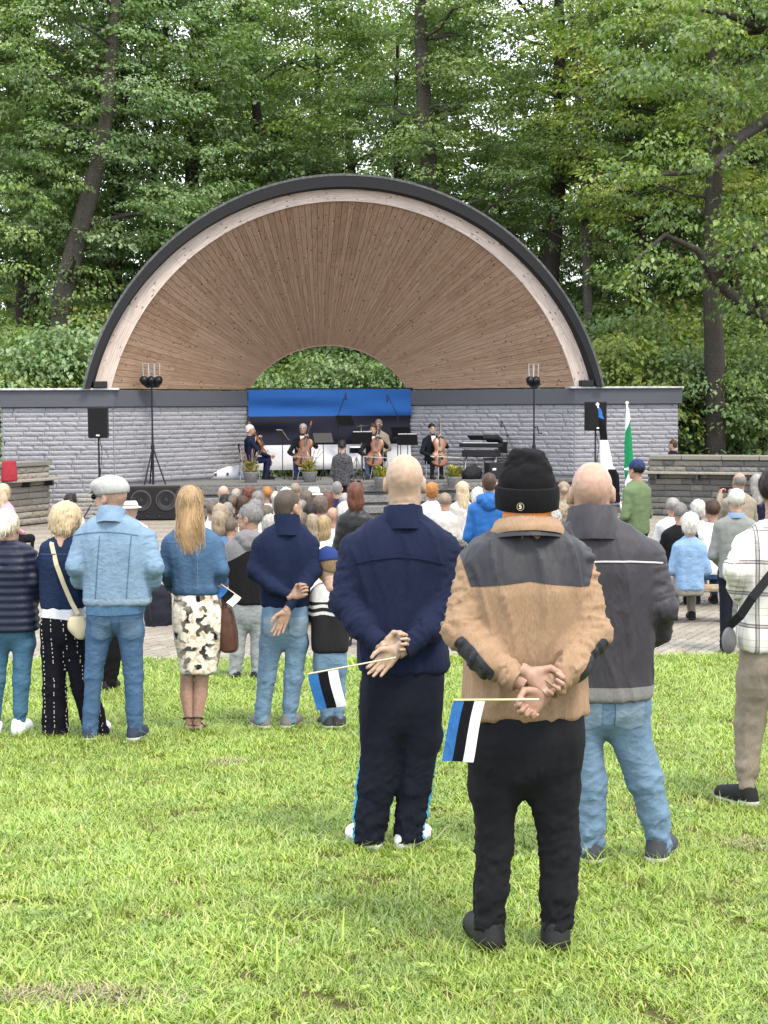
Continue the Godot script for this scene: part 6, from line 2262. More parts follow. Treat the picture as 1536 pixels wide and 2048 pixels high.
func music_stand(where: Vector3, turn: float, label: String, h := 1.05, paper := true) -> void:
	var t := thing("music_stand", label, "music stand", where, turn, "music stands on the stage")
	tripod(t, 0.24, 0.24, 0.008, M.black, false)
	obj("pole", commit(tube([Vector3(0, 0.1, 0), Vector3(0, h, 0)], [0.012, 0.009], 8)), M.black, t)
	var b := Basis(Vector3.RIGHT, -0.6)
	obj("desk", commit(join([box(Vector3(0, h + 0.1, 0.0), Vector3(0.46, 0.3, 0.008), 0.003, b), box(Vector3(0, h + 0.1, 0) + b * Vector3(0, -0.15, 0.03), Vector3(0.46, 0.008, 0.06), 0.002, b)])), M.black, t)
	if paper:
		for s: float in [-1.0, 1.0]: obj("sheet", commit(box(Vector3(s * 0.11, h + 0.11, 0) + b * Vector3(0, 0.01, 0.009), Vector3(0.21, 0.3, 0.003), 0.001, b)), M.paper, t)


func mic_stand(where: Vector3, h: float, boom: Vector3, label: String) -> void:
	var t := thing("microphone_stand", label, "microphone", where, 0.0, "microphone stands on the stage")
	tripod(t, 0.18, 0.3, 0.009, M.black, false)
	obj("pole", commit(tube([Vector3(0, 0.1, 0), Vector3(0, h, 0)], [0.011], 8)), M.black, t)
	obj("boom", commit(tube([Vector3(0, h, 0) - boom * 0.25, Vector3(0, h, 0) + boom], [0.008], 8)), M.black, t)
	var e := Vector3(0, h, 0) + boom
	obj("microphone", commit(join([tube([e, e + Vector3(0.0, -0.12, 0.05)], [0.014, 0.018], 10), tube([e + Vector3(0, -0.12, 0.05), e + Vector3(0, -0.17, 0.07)], [0.028, 0.022], 10)])), M.black, t)


func speaker(where: Vector3, bottom: float, w: float, h: float, turn: float, label: String) -> void:
	var st := thing("speaker_stand", "black tripod stand under the " + label, "stand", where, turn, "loudspeaker stands")
	tripod(st, 0.75, 0.5, 0.014, M.black)
	obj("pole", commit(tube([Vector3(0, 0.3, 0), Vector3(0, bottom, 0)], [0.022, 0.019], 10)), M.black, st)
	obj("cable", commit(tube([Vector3(0.02, bottom, -0.05), Vector3(0.07, bottom - 0.3, 0.03), Vector3(0.03, bottom - 0.7, 0.03), Vector3(0.05, 0.4, 0.04)], [0.007], 6)), M.black_soft, st)
	var sp := thing("loudspeaker", label, "loudspeaker", where + Vector3(0, bottom, 0), turn, "loudspeakers on tripod stands")
	obj("cabinet", commit(box(Vector3(0, h * 0.5, 0), Vector3(w, h, 0.34), 0.02)), M.black_soft, sp)
	obj("grille", commit(box(Vector3(0, h * 0.5, 0.172), Vector3(w - 0.03, h - 0.03, 0.012), 0.005)), mat(0.012, 0.012, 0.014, 0.9, "fine", 40.0, 0.3), sp)
	obj("badge", commit(box(Vector3(0, 0.055, 0.181), Vector3(0.07, 0.028, 0.006), 0.002)), M.white, sp)


func cello_parts(label: String, xf: Transform3D) -> void:
	var c := thing("cello", label, "cello", Vector3.ZERO, 0.0, "cellos played on the stage")
	c.transform = xf
	var f := Field.new(Vector3(-0.23, -0.01, -0.07), Vector3(0.23, 0.77, 0.07), 0.013)
	f.loft([[0.0, 0, 0.06, 0.045, 0.0], [0.03, 0, 0.14, 0.055, 0.0], [0.1, 0, 0.2, 0.06, 0.0], [0.2, 0, 0.217, 0.063, 0.0], [0.3, 0, 0.185, 0.062, 0.0], [0.37, 0, 0.128, 0.06, 0.0], [0.43, 0, 0.118, 0.06, 0.0], [0.49, 0, 0.135, 0.06, 0.0], [0.57, 0, 0.168, 0.06, 0.0], [0.65, 0, 0.165, 0.057, 0.0], [0.71, 0, 0.125, 0.053, 0.0], [0.75, 0, 0.05, 0.045, 0.0]], 0.005)
	var var_m: StandardMaterial3D = M.varnish
	obj("body", commit(shaped(f.net())), var_m, c)
	obj("neck", commit(tube([Vector3(0, 0.72, 0.02), Vector3(0, 1.0, 0.03), Vector3(0, 1.12, 0.02)], [0.02, 0.016, 0.018], 8)), var_m, c)
	obj("fingerboard", commit(box(Vector3(0, 0.78, 0.075), Vector3(0.05, 0.56, 0.018), 0.004, Basis(Vector3.RIGHT, -0.06))), M.black_gloss, c)
	var sc := []
	for k in 15: sc.append(Vector3(0, 1.14, 0.0) + Vector3(0, cos(k * 0.55), sin(k * 0.55)) * (0.034 - 0.0018 * k))
	obj("scroll", commit(join([tube(sc, [0.016], 8), box(Vector3(0, 1.07, 0.0), Vector3(0.035, 0.14, 0.035), 0.006)])), var_m, c)
	for k in 4: obj("peg", commit(tube([Vector3(-0.06 if k % 2 else 0.06, 1.03 + 0.025 * k, 0.0), Vector3(0, 1.03 + 0.025 * k, 0)], [0.011, 0.006], 6)), M.black_gloss, c)
	obj("bridge", commit(box(Vector3(0, 0.36, 0.09), Vector3(0.09, 0.012, 0.07), 0.003)), M.bench_wood, c)
	obj("tailpiece", commit(box(Vector3(0, 0.16, 0.085), Vector3(0.045, 0.22, 0.014), 0.005)), M.black_gloss, c)
	for s: float in [-1.0, 1.0]: obj("sound_hole", commit(box(Vector3(s * 0.075, 0.37, 0.0605), Vector3(0.012, 0.13, 0.006), 0.002, Basis(Vector3.BACK, s * 0.15))), M.black, c)
	for k in 4: obj("string", commit(tube([Vector3((k - 1.5) * 0.011, 0.26, 0.095), Vector3((k - 1.5) * 0.015, 0.36, 0.128), Vector3((k - 1.5) * 0.006, 1.02, 0.06)], [0.0013], 4, false)), M.steel, c)
	obj("endpin", commit(tube([Vector3(0, 0.01, 0), Vector3(0, -0.32, 0)], [0.005], 6)), M.steel, c)


func draped_flag(label: String, foot: Vector3, top: Vector3, rows: Array, splits: Array, base_m: Material, part: String) -> void:
	var t := thing("flagpole", label, "flag", foot, 0.0, "flags on white poles beside the wing wall")
	var d := top - foot
	obj("pole", commit(tube([Vector3.ZERO, d], [0.017, 0.015], 10)), M.white, t)
	obj("finial", commit(moved(lathe([Vector2(0.0, -0.04), Vector2(0.024, -0.025), Vector2(0.034, 0.0), Vector2(0.024, 0.025), Vector2(0.0, 0.035)], 12), Transform3D(Basis.IDENTITY, d))), M.white, t)
	var mn := Vector3(1e3, rows[0][0], -0.2)
	var mx := Vector3(-1e3, rows[-1][0], 0.25)
	for q: Array in rows:
		mn.x = minf(mn.x, q[1] - q[2])
		mx.x = maxf(mx.x, q[1] + q[2])
	var f := Field.new(mn - Vector3.ONE * 0.03, mx + Vector3.ONE * 0.03, 0.012)
	f.loft(rows, 0.01)
	var a := shaped(f.net(), func(p: Vector3, n: Vector3): return 0.022 * noise.get_noise_3d(p.x * 1900.0, p.y * 220.0, p.z * 1900.0))
	for sp: Array in splits:
		var g = sp[1]
		var two := parted(a, func(p, n): return g.call(p))
		a = two[0]
		obj(sp[0], commit(two[1]), sp[2], t)
	obj(part, commit(a), base_m, t)


func planter(where: Vector3, r: RandomNumberGenerator, label: String, tall: bool) -> void:
	var t := thing("flower_pot", label, "plant", where, 0.0, "potted plants along the stage edge")
	obj("pot", commit(lathe([Vector2(0.0, 0.0), Vector2(0.13, 0.0), Vector2(0.17, 0.2), Vector2(0.185, 0.24), Vector2(0.17, 0.25), Vector2(0.15, 0.22), Vector2(0.0, 0.21)], 20)), M.concrete, t)
	var v := PackedVector3Array()
	var n := PackedVector3Array()
	var col := PackedColorArray()
	var ix := PackedInt32Array()
	for k in 150:
		var a := r.randf() * TAU
		var q := r.randf_range(0.0, 0.14)
		var p := Vector3(cos(a) * q, 0.22 + r.randf_range(0.0, 0.22), sin(a) * q)
		var dir := Vector3(cos(a), r.randf_range(0.1, 1.4), sin(a)).normalized()
		var yel := r.randf() < 0.45
		add_leaf(v, n, col, ix, p, dir, Vector3.UP, r.randf_range(0.08, 0.16), 0.035, Color(0.5, 0.35, 0.03) if yel else Color(0.12, 0.2, 0.05))
	obj("foliage", commit([v, n, ix], col), M.leaf, t)
	if tall:
		for k in 22:
			var a := r.randf() * TAU
			obj("stalk", commit(tube([Vector3(0, 0.22, 0), Vector3(cos(a) * 0.1, 0.45, sin(a) * 0.1), Vector3(cos(a) * r.randf_range(0.1, 0.32), r.randf_range(0.55, 0.8), sin(a) * 0.25)], [0.004, 0.003, 0.007], 5)), M.stalk, t)


func build_stage_things() -> void:
	var r := RandomNumberGenerator.new()
	r.seed = 5150
	M.varnish = mat(0.36, 0.12, 0.03, 0.28, "coarse", 3.0)
	M.varnish.clearcoat_enabled = true
	M.varnish.clearcoat = 0.6
	M.stalk = mat(0.3, 0.2, 0.15, 0.8)
	banner()
	# loudspeakers and the double bass bin
	var p := on_yard(196, 31.0)
	speaker(p, at(196, 878, 31.0).y, 0.4, 0.63, 0.1, "black loudspeaker before the wing wall near the subwoofer")
	p = on_yard(1191, 33.0)
	speaker(p, at(1191, 863, 33.0).y, 0.41, 0.63, 0.2, "black loudspeaker behind the flagpoles")
	var sub := thing("subwoofer", "black double subwoofer with two round speaker cones on the paving", "subwoofer", on_yard(304, 32.6), 0.1)
	obj("cabinet", commit(box(Vector3(0, 0.37, -0.25), Vector3(1.14, 0.74, 0.5), 0.02)), M.black_soft, sub)
	obj("grille_frame", commit(box(Vector3(0, 0.37, 0.005), Vector3(1.08, 0.68, 0.012), 0.004)), mat(0.022, 0.021, 0.024, 0.8, "fine", 30.0, 0.2), sub)
	for s: float in [-1.0, 1.0]:
		var rot := Basis(Vector3.RIGHT, PI / 2)
		var cone := obj("speaker_cone", commit(moved(lathe([Vector2(0.0, -0.012), Vector2(0.06, -0.016), Vector2(0.065, -0.03), Vector2(0.17, 0.0), Vector2(0.19, 0.012), Vector2(0.2, 0.004)], 32), Transform3D(rot, Vector3(s * 0.27, 0.44, 0.026)))), mat(0.03, 0.03, 0.033, 0.6), sub)
		obj("rim", commit(moved(lathe([Vector2(0.2, 0.0), Vector2(0.205, 0.014), Vector2(0.222, 0.014), Vector2(0.226, 0.0)], 40), Transform3D(rot, Vector3(s * 0.27, 0.44, 0.016)))), mat(0.1, 0.085, 0.075, 0.5), cone)
		obj("port", commit(moved(lathe([Vector2(0.0, 0.0), Vector2(0.045, 0.0), Vector2(0.05, 0.01), Vector2(0.055, 0.0)], 20), Transform3D(rot, Vector3(s * 0.13, 0.12, 0.014)))), M.black, sub)
	# light stands
	for k in 2:
		var u := 304.0 if k == 0 else 1068.0
		var dep := 33.6 if k == 0 else 34.6
		var foot := on_yard(u, dep) if k == 0 else on_yard(u, dep)
		var t := thing("light_stand", "tall black light stand behind the subwoofer" if k == 0 else "tall black winch light stand before the wall, its crank halfway up", "light stand", foot, 0.0, "wind up stands with stage lamps")
		var hub: float = at(u, 896, dep).y
		var top: float = at(u, 770, dep).y
		for q in 3:
			var a := TAU * q / 3.0 + 0.1
			var leg := obj("leg", commit(tube([Vector3(0, hub, 0), Vector3(cos(a) * 0.52, 0.02, sin(a) * 0.52)], [0.017], 8)), M.black, t)
			obj("brace", commit(tube([Vector3(cos(a) * 0.33, hub * 0.38, sin(a) * 0.33), Vector3(0.0, 0.3, 0)], [0.012], 6)), M.black, leg)
		obj("pole", commit(join([tube([Vector3(0, 0.25, 0), Vector3(0, hub + 0.3, 0)], [0.026], 10), tube([Vector3(0, hub + 0.3, 0), Vector3(0, top, 0)], [0.019], 10)])), M.black, t)
		obj("collar", commit(tube([Vector3(0, hub - 0.05, 0), Vector3(0, hub + 0.05, 0)], [0.045], 10)), M.black, t)
		if k == 1: obj("crank", commit(tube([Vector3(0, at(u, 858, dep).y, 0), Vector3(0.08, at(u, 855, dep).y, 0.02), Vector3(0.1, at(u, 868, dep).y, 0.05), Vector3(0.18, at(u, 868, dep).y, 0.05)], [0.018], 8)), M.black, t)
		obj("crossbar", commit(tube([Vector3(-0.16, top, 0), Vector3(0.16, top, 0)], [0.02], 8)), M.black, t)
		for q in (3 if k == 0 else 2):
			var x := (q - 1) * 0.13 if k == 0 else (q - 0.6) * 0.1
			var lamp := obj("stage_lamp", commit(moved(lathe([Vector2(0.0, -0.15), Vector2(0.075, -0.14), Vector2(0.1, -0.06), Vector2(0.11, 0.06), Vector2(0.115, 0.12), Vector2(0.09, 0.12), Vector2(0.05, 0.04), Vector2(0.0, 0.03)], 16), Transform3D(Basis(Vector3.UP, (q - 1) * 0.5) * Basis(Vector3.RIGHT, -1.9), Vector3(x, top + 0.06, -0.02)))), M.black_gloss, t)
			obj("yoke", commit(tube([Vector3(x - 0.05, top + 0.1, 0), Vector3(x - 0.06, top + 0.46, 0.0), Vector3(x + 0.06, top + 0.46, 0.0), Vector3(x + 0.05, top + 0.1, 0)], [0.012], 6)), M.steel, lamp)
	# musicians' furniture
	for c: Array in [[497, 35.6, 0.2 - PI / 2, "black chair under the cellist in profile"], [604, 35.9, PI, "black chair under the grey haired cellist facing the audience"], [749, 35.8, PI, "black chair under the dark haired cellist"], [866, 35.7, PI + 0.2, "black chair under the moustached cellist"], [990, 36.0, 2.2, "empty black chair behind the keyboard"]]:
		stage_chair(on_stage(c[0], c[1]), c[2], c[3])
	music_stand(on_stage(564, 35.0), PI * 0.62, "black music stand tilted before the cellist in profile", 0.95)
	music_stand(on_stage(646, 34.9), 0.35, "black music stand before the grey haired cellist", 0.88, false)
	music_stand(on_stage(724, 34.8), PI + 0.1, "black music stand with white sheets before the dark haired cellist", 0.9)
	music_stand(on_stage(815, 34.8), PI - 0.1, "black music stand with white sheets before the moustached cellist", 0.84)
	music_stand(on_stage(690, 36.4), 2.6, "tall black music stand near the drum kit", 1.28, false)
	music_stand(on_stage(801, 36.4), 2.9, "black music stand beside the man in the beige jacket", 1.0, false)
	mic_stand(on_stage(676, 36.6), 1.5, Vector3(0.2, 0.55, 0.1), "black boom microphone stand tilted over the drum kit")
	mic_stand(on_stage(795, 36.8), 1.5, Vector3(-0.25, 0.5, 0.1), "black boom microphone stand behind the beige jacket")
	mic_stand(on_stage(1014, 35.9), 1.05, Vector3(-0.14, 0.32, 0.05), "black straight microphone stand beside the keyboard amplifier")
	# drum pieces
	var dk := thing("cymbal_stand", "brass cymbal on a thin stand behind the cellists", "cymbal", on_stage(722, 36.7))
	tripod(dk, 0.3, 0.28, 0.01, M.steel)
	obj("pole", commit(tube([Vector3(0, 0.1, 0), Vector3(0, 1.24, 0)], [0.012], 8)), M.steel, dk)
	obj("cymbal", commit(moved(lathe([Vector2(0.21, -0.02), Vector2(0.05, 0.0), Vector2(0.03, 0.02), Vector2(0.0, 0.025)], 28), Transform3D(Basis(Vector3.BACK, 0.12), Vector3(0, 1.25, 0)))), metal(0.5, 0.42, 0.25, 0.3), dk)
	var drum := thing("snare_drum", "small steel drum on a stand beside the cymbal", "drum", on_stage(712, 36.2))
	tripod(drum, 0.5, 0.22, 0.01, M.steel)
	obj("shell", commit(moved(lathe([Vector2(0.0, 0.0), Vector2(0.17, 0.0), Vector2(0.17, 0.14)], 24), Transform3D(Basis.IDENTITY, Vector3(0, 0.6, 0)))), M.black_gloss, drum)
	obj("drumhead", commit(moved(lathe([Vector2(0.178, 0.13), Vector2(0.178, 0.15), Vector2(0.168, 0.152), Vector2(0.0, 0.15)], 24), Transform3D(Basis.IDENTITY, Vector3(0, 0.6, 0)))), M.paper, drum)
	# keyboard corner
	var kb := thing("stage_keyboard", "black electric keyboard on a steel stand with its white keys showing", "keyboard", on_stage(962, 35.5), 2.65)
	kb.scale = Vector3.ONE * 0.96
	obj("case", commit(box(Vector3(0, 0.82, 0), Vector3(1.05, 0.11, 0.32), 0.015)), M.black_soft, kb)
	for k in 22: obj("white_key", commit(box(Vector3(-0.44 + k * 0.0415, 0.879, -0.07), Vector3(0.038, 0.012, 0.14), 0.002)), M.white, kb)
	obj("mixer", commit(box(Vector3(-0.3, 0.98, 0.05), Vector3(0.4, 0.1, 0.34), 0.01, Basis(Vector3.RIGHT, 0.35))), M.black_soft, kb)
	obj("lower_shelf", commit(box(Vector3(0.0, 0.62, 0.0), Vector3(0.9, 0.16, 0.34), 0.012)), M.black, kb)
	obj("tray", commit(box(Vector3(0.15, 1.0, 0.14), Vector3(0.5, 0.02, 0.24), 0.005, Basis(Vector3.RIGHT, 0.5))), M.black, kb)
	for s: float in [-1.0, 1.0]:
		obj("leg", commit(tube([Vector3(s * 0.4, 0.76, -0.1), Vector3(s * 0.4, 0.0, 0.15)], [0.017], 8)), M.steel, kb)
		obj("leg", commit(tube([Vector3(s * 0.4, 0.76, 0.1), Vector3(s * 0.4, 0.0, -0.15)], [0.017], 8)), M.steel, kb)
	obj("rail", commit(tube([Vector3(-0.5, 0.75, -0.12), Vector3(0.5, 0.75, -0.12)], [0.02], 8)), M.steel, kb)
	var amp := thing("keyboard_amplifier", "black box amplifier on the stage beside the keyboard", "amplifier", on_stage(990, 35.1), 0.25)
	obj("cabinet", commit(box(Vector3(0, 0.2, 0), Vector3(0.42, 0.38, 0.36), 0.015)), M.black_soft, amp)
	obj("grille", commit(box(Vector3(0, 0.19, 0.182), Vector3(0.36, 0.3, 0.01), 0.004)), mat(0.035, 0.035, 0.04, 0.9, "fine", 40.0, 0.3), amp)
	obj("badge", commit(box(Vector3(-0.08, 0.24, 0.188), Vector3(0.09, 0.05, 0.004), 0.002)), M.flag_white_cool, amp)
	for c: Array in [[915, 35.3, 0.34, 0.22], [945, 35.2, 0.4, 0.28]]:
		var bag := thing("instrument_bag", "slumped black instrument bag lying by the keyboard stand", "bag", on_stage(c[0], c[1]), 0.3, "black bags by the keyboard")
		var f := Field.new(Vector3(-0.3, 0, -0.2), Vector3(0.3, 0.4, 0.2), 0.025)
		f.ell(Vector3(0, c[3] * 0.45, 0), Vector3(c[2] * 0.6, c[3] * 0.7, 0.16), 0.03)
		f.cut_below(0.0)
		obj("bag_body", commit(shaped(f.net(), func(q: Vector3, n: Vector3): return 0.02 * noise.get_noise_3d(q.x * 700.0, q.y * 700.0, q.z * 700.0))), M.black_soft, bag)
		obj("handle", commit(tube([Vector3(-0.08, c[3] * 1.05, 0), Vector3(-0.05, c[3] * 1.25, 0), Vector3(0.05, c[3] * 1.25, 0), Vector3(0.08, c[3] * 1.05, 0)], [0.01], 6)), M.black, bag)
	var cs := thing("cello_case", "white hard cello case lying along the wall behind the cellist in profile", "case", on_stage(455, 35.9), 0.55)
	var cf := Field.new(Vector3(-0.75, 0, -0.3), Vector3(0.75, 0.34, 0.3), 0.022)
	cf.cap(Vector3(0.3, 0.14, 0), Vector3(0.05, 0.14, 0), 0.2, 0.17, 0.05)
	cf.cap(Vector3(0.05, 0.13, 0), Vector3(-0.55, 0.1, 0), 0.17, 0.1, 0.06)
	cf.cut_below(0.0)
	obj("case_body", commit(shaped(cf.net())), mat(0.6, 0.61, 0.66, 0.4), cs)
	for x: float in [-0.4, -0.1, 0.2, 0.4]: obj("latch", commit(box(Vector3(x, 0.13, 0.17 + 0.05 * x), Vector3(0.05, 0.07, 0.03), 0.006)), M.steel_dark, cs)
	# pots along the edge
	planter(on_stage(500, 34.2), r, "potted plant with long dry stalks on the stage edge", true)
	planter(on_stage(618, 34.1), r, "potted plant with yellow flowers and feathery stalks before the grey haired cellist", true)
	planter(on_stage(762, 34.0) - Vector3(0, 0.1, -0.5), r, "potted yellow flowers on the steps before the dark haired cellist", false)
	planter(on_stage(906, 34.2) - Vector3(0, 0.12, -0.4), r, "potted yellow and purple flowers on the steps before the moustached cellist", false)
	# flags by the wing wall
	var top := at(1195, 809, 28.0)
	var foot := at(1243, 1010, 28.0)
	foot.y = 0.022
	foot.x += 0.12
	var h := top.y - foot.y
	var lean := top.x - foot.x
	var rows := []
	for q: Array in [[1005, 1226, 16, 0.05], [950, 1222, 17, 0.06], [930, 1212, 14, 0.06], [900, 1209, 11, 0.05], [870, 1206, 8.5, 0.04], [840, 1202, 6, 0.03], [815, 1197, 3, 0.02]]:
		var c := at(q[1], q[0], 28.0)
		rows.append([c.y - foot.y, c.x - foot.x, q[2] / 125.0, q[3], 0.05])
	var yy := func(v: float) -> float: return at(1205, v, 28.0).y - foot.y
	draped_flag("draped blue, black and white flag on a leaning white pole", foot, top, rows, [
		["blue_stripe", func(q: Vector3): return q.y - yy.call(848) + q.x * 0.4 + 0.1, M.flag_blue],
		["lower_black_stripe", func(q: Vector3): return minf(yy.call(938) - q.y, q.x - (at(1214, 960, 28.0).x - foot.x)), M.flag_black],
		["white_stripe", func(q: Vector3): return yy.call(880) - q.y, M.flag_white]], M.flag_black, "black_stripe")
	top = at(1254, 806, 29.0)
	foot = at(1258, 1010, 29.0)
	foot.y = 0.022
	rows = []
	for q: Array in [[1005, 1258, 9, 0.05], [960, 1258, 10, 0.06], [925, 1257, 10, 0.06], [890, 1256, 8.5, 0.05], [850, 1255, 6, 0.035], [815, 1254, 3, 0.02]]:
		var c := at(q[1], q[0], 29.0)
		rows.append([c.y - foot.y, c.x - foot.x, q[2] / 118.0, q[3], 0.05])
	var gy := func(v: float) -> float: return at(1256, v, 29.0).y - foot.y
	draped_flag("draped white and green flag on an upright white pole", foot, top, rows, [
		["green_stripe", func(q: Vector3): return minf(gy.call(846) - q.y + (q.x + 0.02) * 2.5, q.y - gy.call(935) - (q.x - 0.01) * 2.6), M.flag_green]], M.flag_white, "white_stripe")
	# red bag on the ledge, slatted bench by the wall
	var bag := thing("paper_bag", "red paper carrier bag standing on the plank ledge", "bag", at(19, 968, 30.2) + Vector3(0, 0.0, 0), 0.5)
	bag.position.y = 1.01
	obj("bag_body", slab_taper(0.32, 0.42, 0.14), mat(0.45, 0.03, 0.05, 0.7, "fine", 6.0, 0.1), bag)
	obj("handle", commit(tube([Vector3(-0.06, 0.41, 0.05), Vector3(-0.05, 0.5, 0.05), Vector3(0.05, 0.5, 0.05), Vector3(0.06, 0.41, 0.05)], [0.006], 6)), mat(0.4, 0.3, 0.25), bag)
	var sb := thing("slatted_bench", "bench of white slats standing against the grey wing wall", "bench", on_yard(172, 30.8), 0.1)
	for k in 7: obj("slat", commit(box(Vector3(0, 0.14 + 0.085 * k, -0.02 * k), Vector3(0.62, 0.05, 0.025), 0.006)), M.bench_pale, sb)
	for s: float in [-1.0, 1.0]: obj("leg", commit(box(Vector3(s * 0.27, 0.36, -0.1), Vector3(0.05, 0.72, 0.05), 0.006)), M.steel_dark, sb)


func slab_taper(w: float, h: float, d: float) -> ArrayMesh:
	var f := Field.new(Vector3(-w * 0.6, 0, -d), Vector3(w * 0.6, h, d), 0.02)
	f.loft([[0.0, 0, w * 0.52, d * 0.5, 0], [h * 0.5, 0, w * 0.48, d * 0.45, 0], [h, 0, w * 0.45, d * 0.3, 0]], 0.01)
	return commit(shaped(f.net(), func(q: Vector3, n: Vector3): return 0.006 * noise.get_noise_3d(q.x * 900.0, q.y * 500.0, q.z * 900.0)))


# ---------------------------------------------------------------- the seated and standing audience, and the musicians
var crowd_t := {}


func crowd_top(shoulder: float, girth: float, lift: float, arms: Array, hem: float) -> Array:
	# hips at y = lift, neck at lift + 0.58
	var f := Field.new(Vector3(-0.36, hem - 0.02, -0.42), Vector3(0.36, lift + 0.68, 0.24), 0.018)
	f.loft([[hem, 0, girth * 1.02, girth * 0.74, 0.01], [lift + 0.1, 0, girth, girth * 0.72, 0.01], [lift + 0.3, 0, girth * 1.06, girth * 0.72, 0.015], [lift + 0.42, 0, shoulder, 0.12, 0.02], [lift + 0.49, 0, shoulder * 0.96, 0.105, 0.02], [lift + 0.54, 0, shoulder * 0.62, 0.085, 0.015], [lift + 0.59, 0, 0.068, 0.066, 0.01]], 0.02)
	for a: Array in arms:
		f.cap(a[0], a[1], 0.062, 0.054, 0.03)
		f.cap(a[1], a[2], 0.054, 0.042, 0.02)
	return shaped(f.net(), func(p: Vector3, n: Vector3): return 0.009 * noise.get_noise_3d(p.x * 1100.0, p.y * 400.0, p.z * 1100.0) + 0.006 * noise.get_noise_3d(p.x * 700.0, p.y * 1500.0, p.z * 700.0))


func crowd_body(lift: float, arms: Array, legs: Array, hands: Array) -> ArrayMesh:
	var parts := [moved(head_t, Transform3D(Basis.IDENTITY, Vector3(0, lift + 0.715, 0.0)))]
	parts.append(tube([Vector3(0, lift + 0.6, 0.02), Vector3(0, lift + 0.4, 0.02), Vector3(0, lift, 0)], [0.06, 0.1, 0.1], 8))
	for a: Array in arms: parts.append(tube([Vector3(0, lift + 0.45, 0), a[0], a[1], a[2]], [0.05, 0.04, 0.035, 0.028], 8))
	for l: Array in legs: parts.append(tube(l, [0.06, 0.05, 0.04], 8))
	for k in hands.size():
		var y: Vector3 = -(hands[k][1] as Vector3).normalized()
		var z: Vector3 = hands[k][2]
		z = (z - y * z.dot(y)).normalized()
		var x := y.cross(z) * (1.0 if k else -1.0)
		parts.append(moved(hands_t.grip if hands[k][3] else hands_t.relaxed, Transform3D(Basis(x, y, z), hands[k][0])))
	return commit(join(parts))


func crowd_legs(lift: float, seated: bool) -> Array:
	var f := Field.new(Vector3(-0.25, 0.03, -0.55), Vector3(0.25, lift + 0.12, 0.2), 0.02)
	f.loft([[lift - 0.12, 0, 0.175, 0.11, 0.0], [lift - 0.02, 0, 0.18, 0.12, 0.0], [lift + 0.08, 0, 0.165, 0.11, 0.0]], 0.02)
	for s: float in [-1.0, 1.0]:
		if seated:
			f.cap(Vector3(s * 0.09, lift - 0.01, 0), Vector3(s * 0.11, lift - 0.0, -0.4), 0.088, 0.066, 0.03)
			f.cap(Vector3(s * 0.11, lift, -0.4), Vector3(s * 0.11, 0.09, -0.36), 0.066, 0.05, 0.03)
		else:
			f.cap(Vector3(s * 0.088, lift - 0.06, 0), Vector3(s * 0.095, 0.48, -0.01), 0.09, 0.068, 0.04)
			f.cap(Vector3(s * 0.095, 0.48, -0.01), Vector3(s * 0.1, 0.07, 0.01), 0.068, 0.055, 0.02)
	return shaped(f.net(), leg_folds(0.45, 0.1, 0.009))


func make_crowd_templates() -> void:
	for k: Array in [["man", 0.215, 0.175], ["woman", 0.185, 0.168]]:
		for pose in ["sit", "stand", "play", "phone"]:
			var seated: bool = pose in ["sit", "play"]
			var lift := 0.465 if seated else 0.9
			var sh: float = k[1]
			var arms := []
			var hands := []
			for s: float in [-1.0, 1.0]:
				var a := [Vector3(s * (sh - 0.045), lift + 0.44, 0.02), Vector3(s * (sh + 0.03), lift + 0.17, 0.0), Vector3(s * 0.1, lift + 0.1, -0.24)]
				if pose == "stand": a = [a[0], Vector3(s * (sh + 0.02), lift + 0.14, 0.02), Vector3(s * (sh - 0.07), lift + 0.02, -0.19)]
				if pose == "phone": a = [a[0], Vector3(s * (sh + 0.03), lift + 0.22, -0.08), Vector3(s * 0.12 - 0.03, lift + 0.52, -0.26)]
				if pose == "play":
					if s < 0.0: a = [a[0], Vector3(-0.33, lift + 0.3, -0.1), Vector3(-0.17, lift + 0.5, -0.2)]
					else: a = [a[0], Vector3(0.3, lift + 0.17, -0.16), Vector3(0.12, lift + 0.07, -0.44)]
				arms.append(a)
				var dir: Vector3 = (a[2] - a[1]).normalized()
				hands.append([a[2], dir, Vector3(-s, 0.2, -0.2) if pose != "play" else Vector3(-s * 0.5, 0, -1), pose in ["play", "phone"]])
			var legs := []
			for s: float in [-1.0, 1.0]:
				legs.append([Vector3(s * 0.09, lift, 0), Vector3(s * 0.1, lift if seated else 0.48, -0.38 if seated else 0.0), Vector3(s * 0.1, 0.06, -0.36 if seated else 0.0)])
			var jointed := arms.duplicate(true)
			crowd_t[k[0] + pose] = {"lift": lift, "top": commit(crowd_top(sh, k[2], lift, jointed, lift - 0.06 if seated else lift - 0.1)), "body": crowd_body(lift, arms, legs, hands)}
	crowd_t.sit_legs = commit(crowd_legs(0.465, true))
	crowd_t.stand_legs = commit(crowd_legs(0.9, false))
	crowd_t.shoe = [commit(shoe_t[1]), commit(shoe_t[0])]


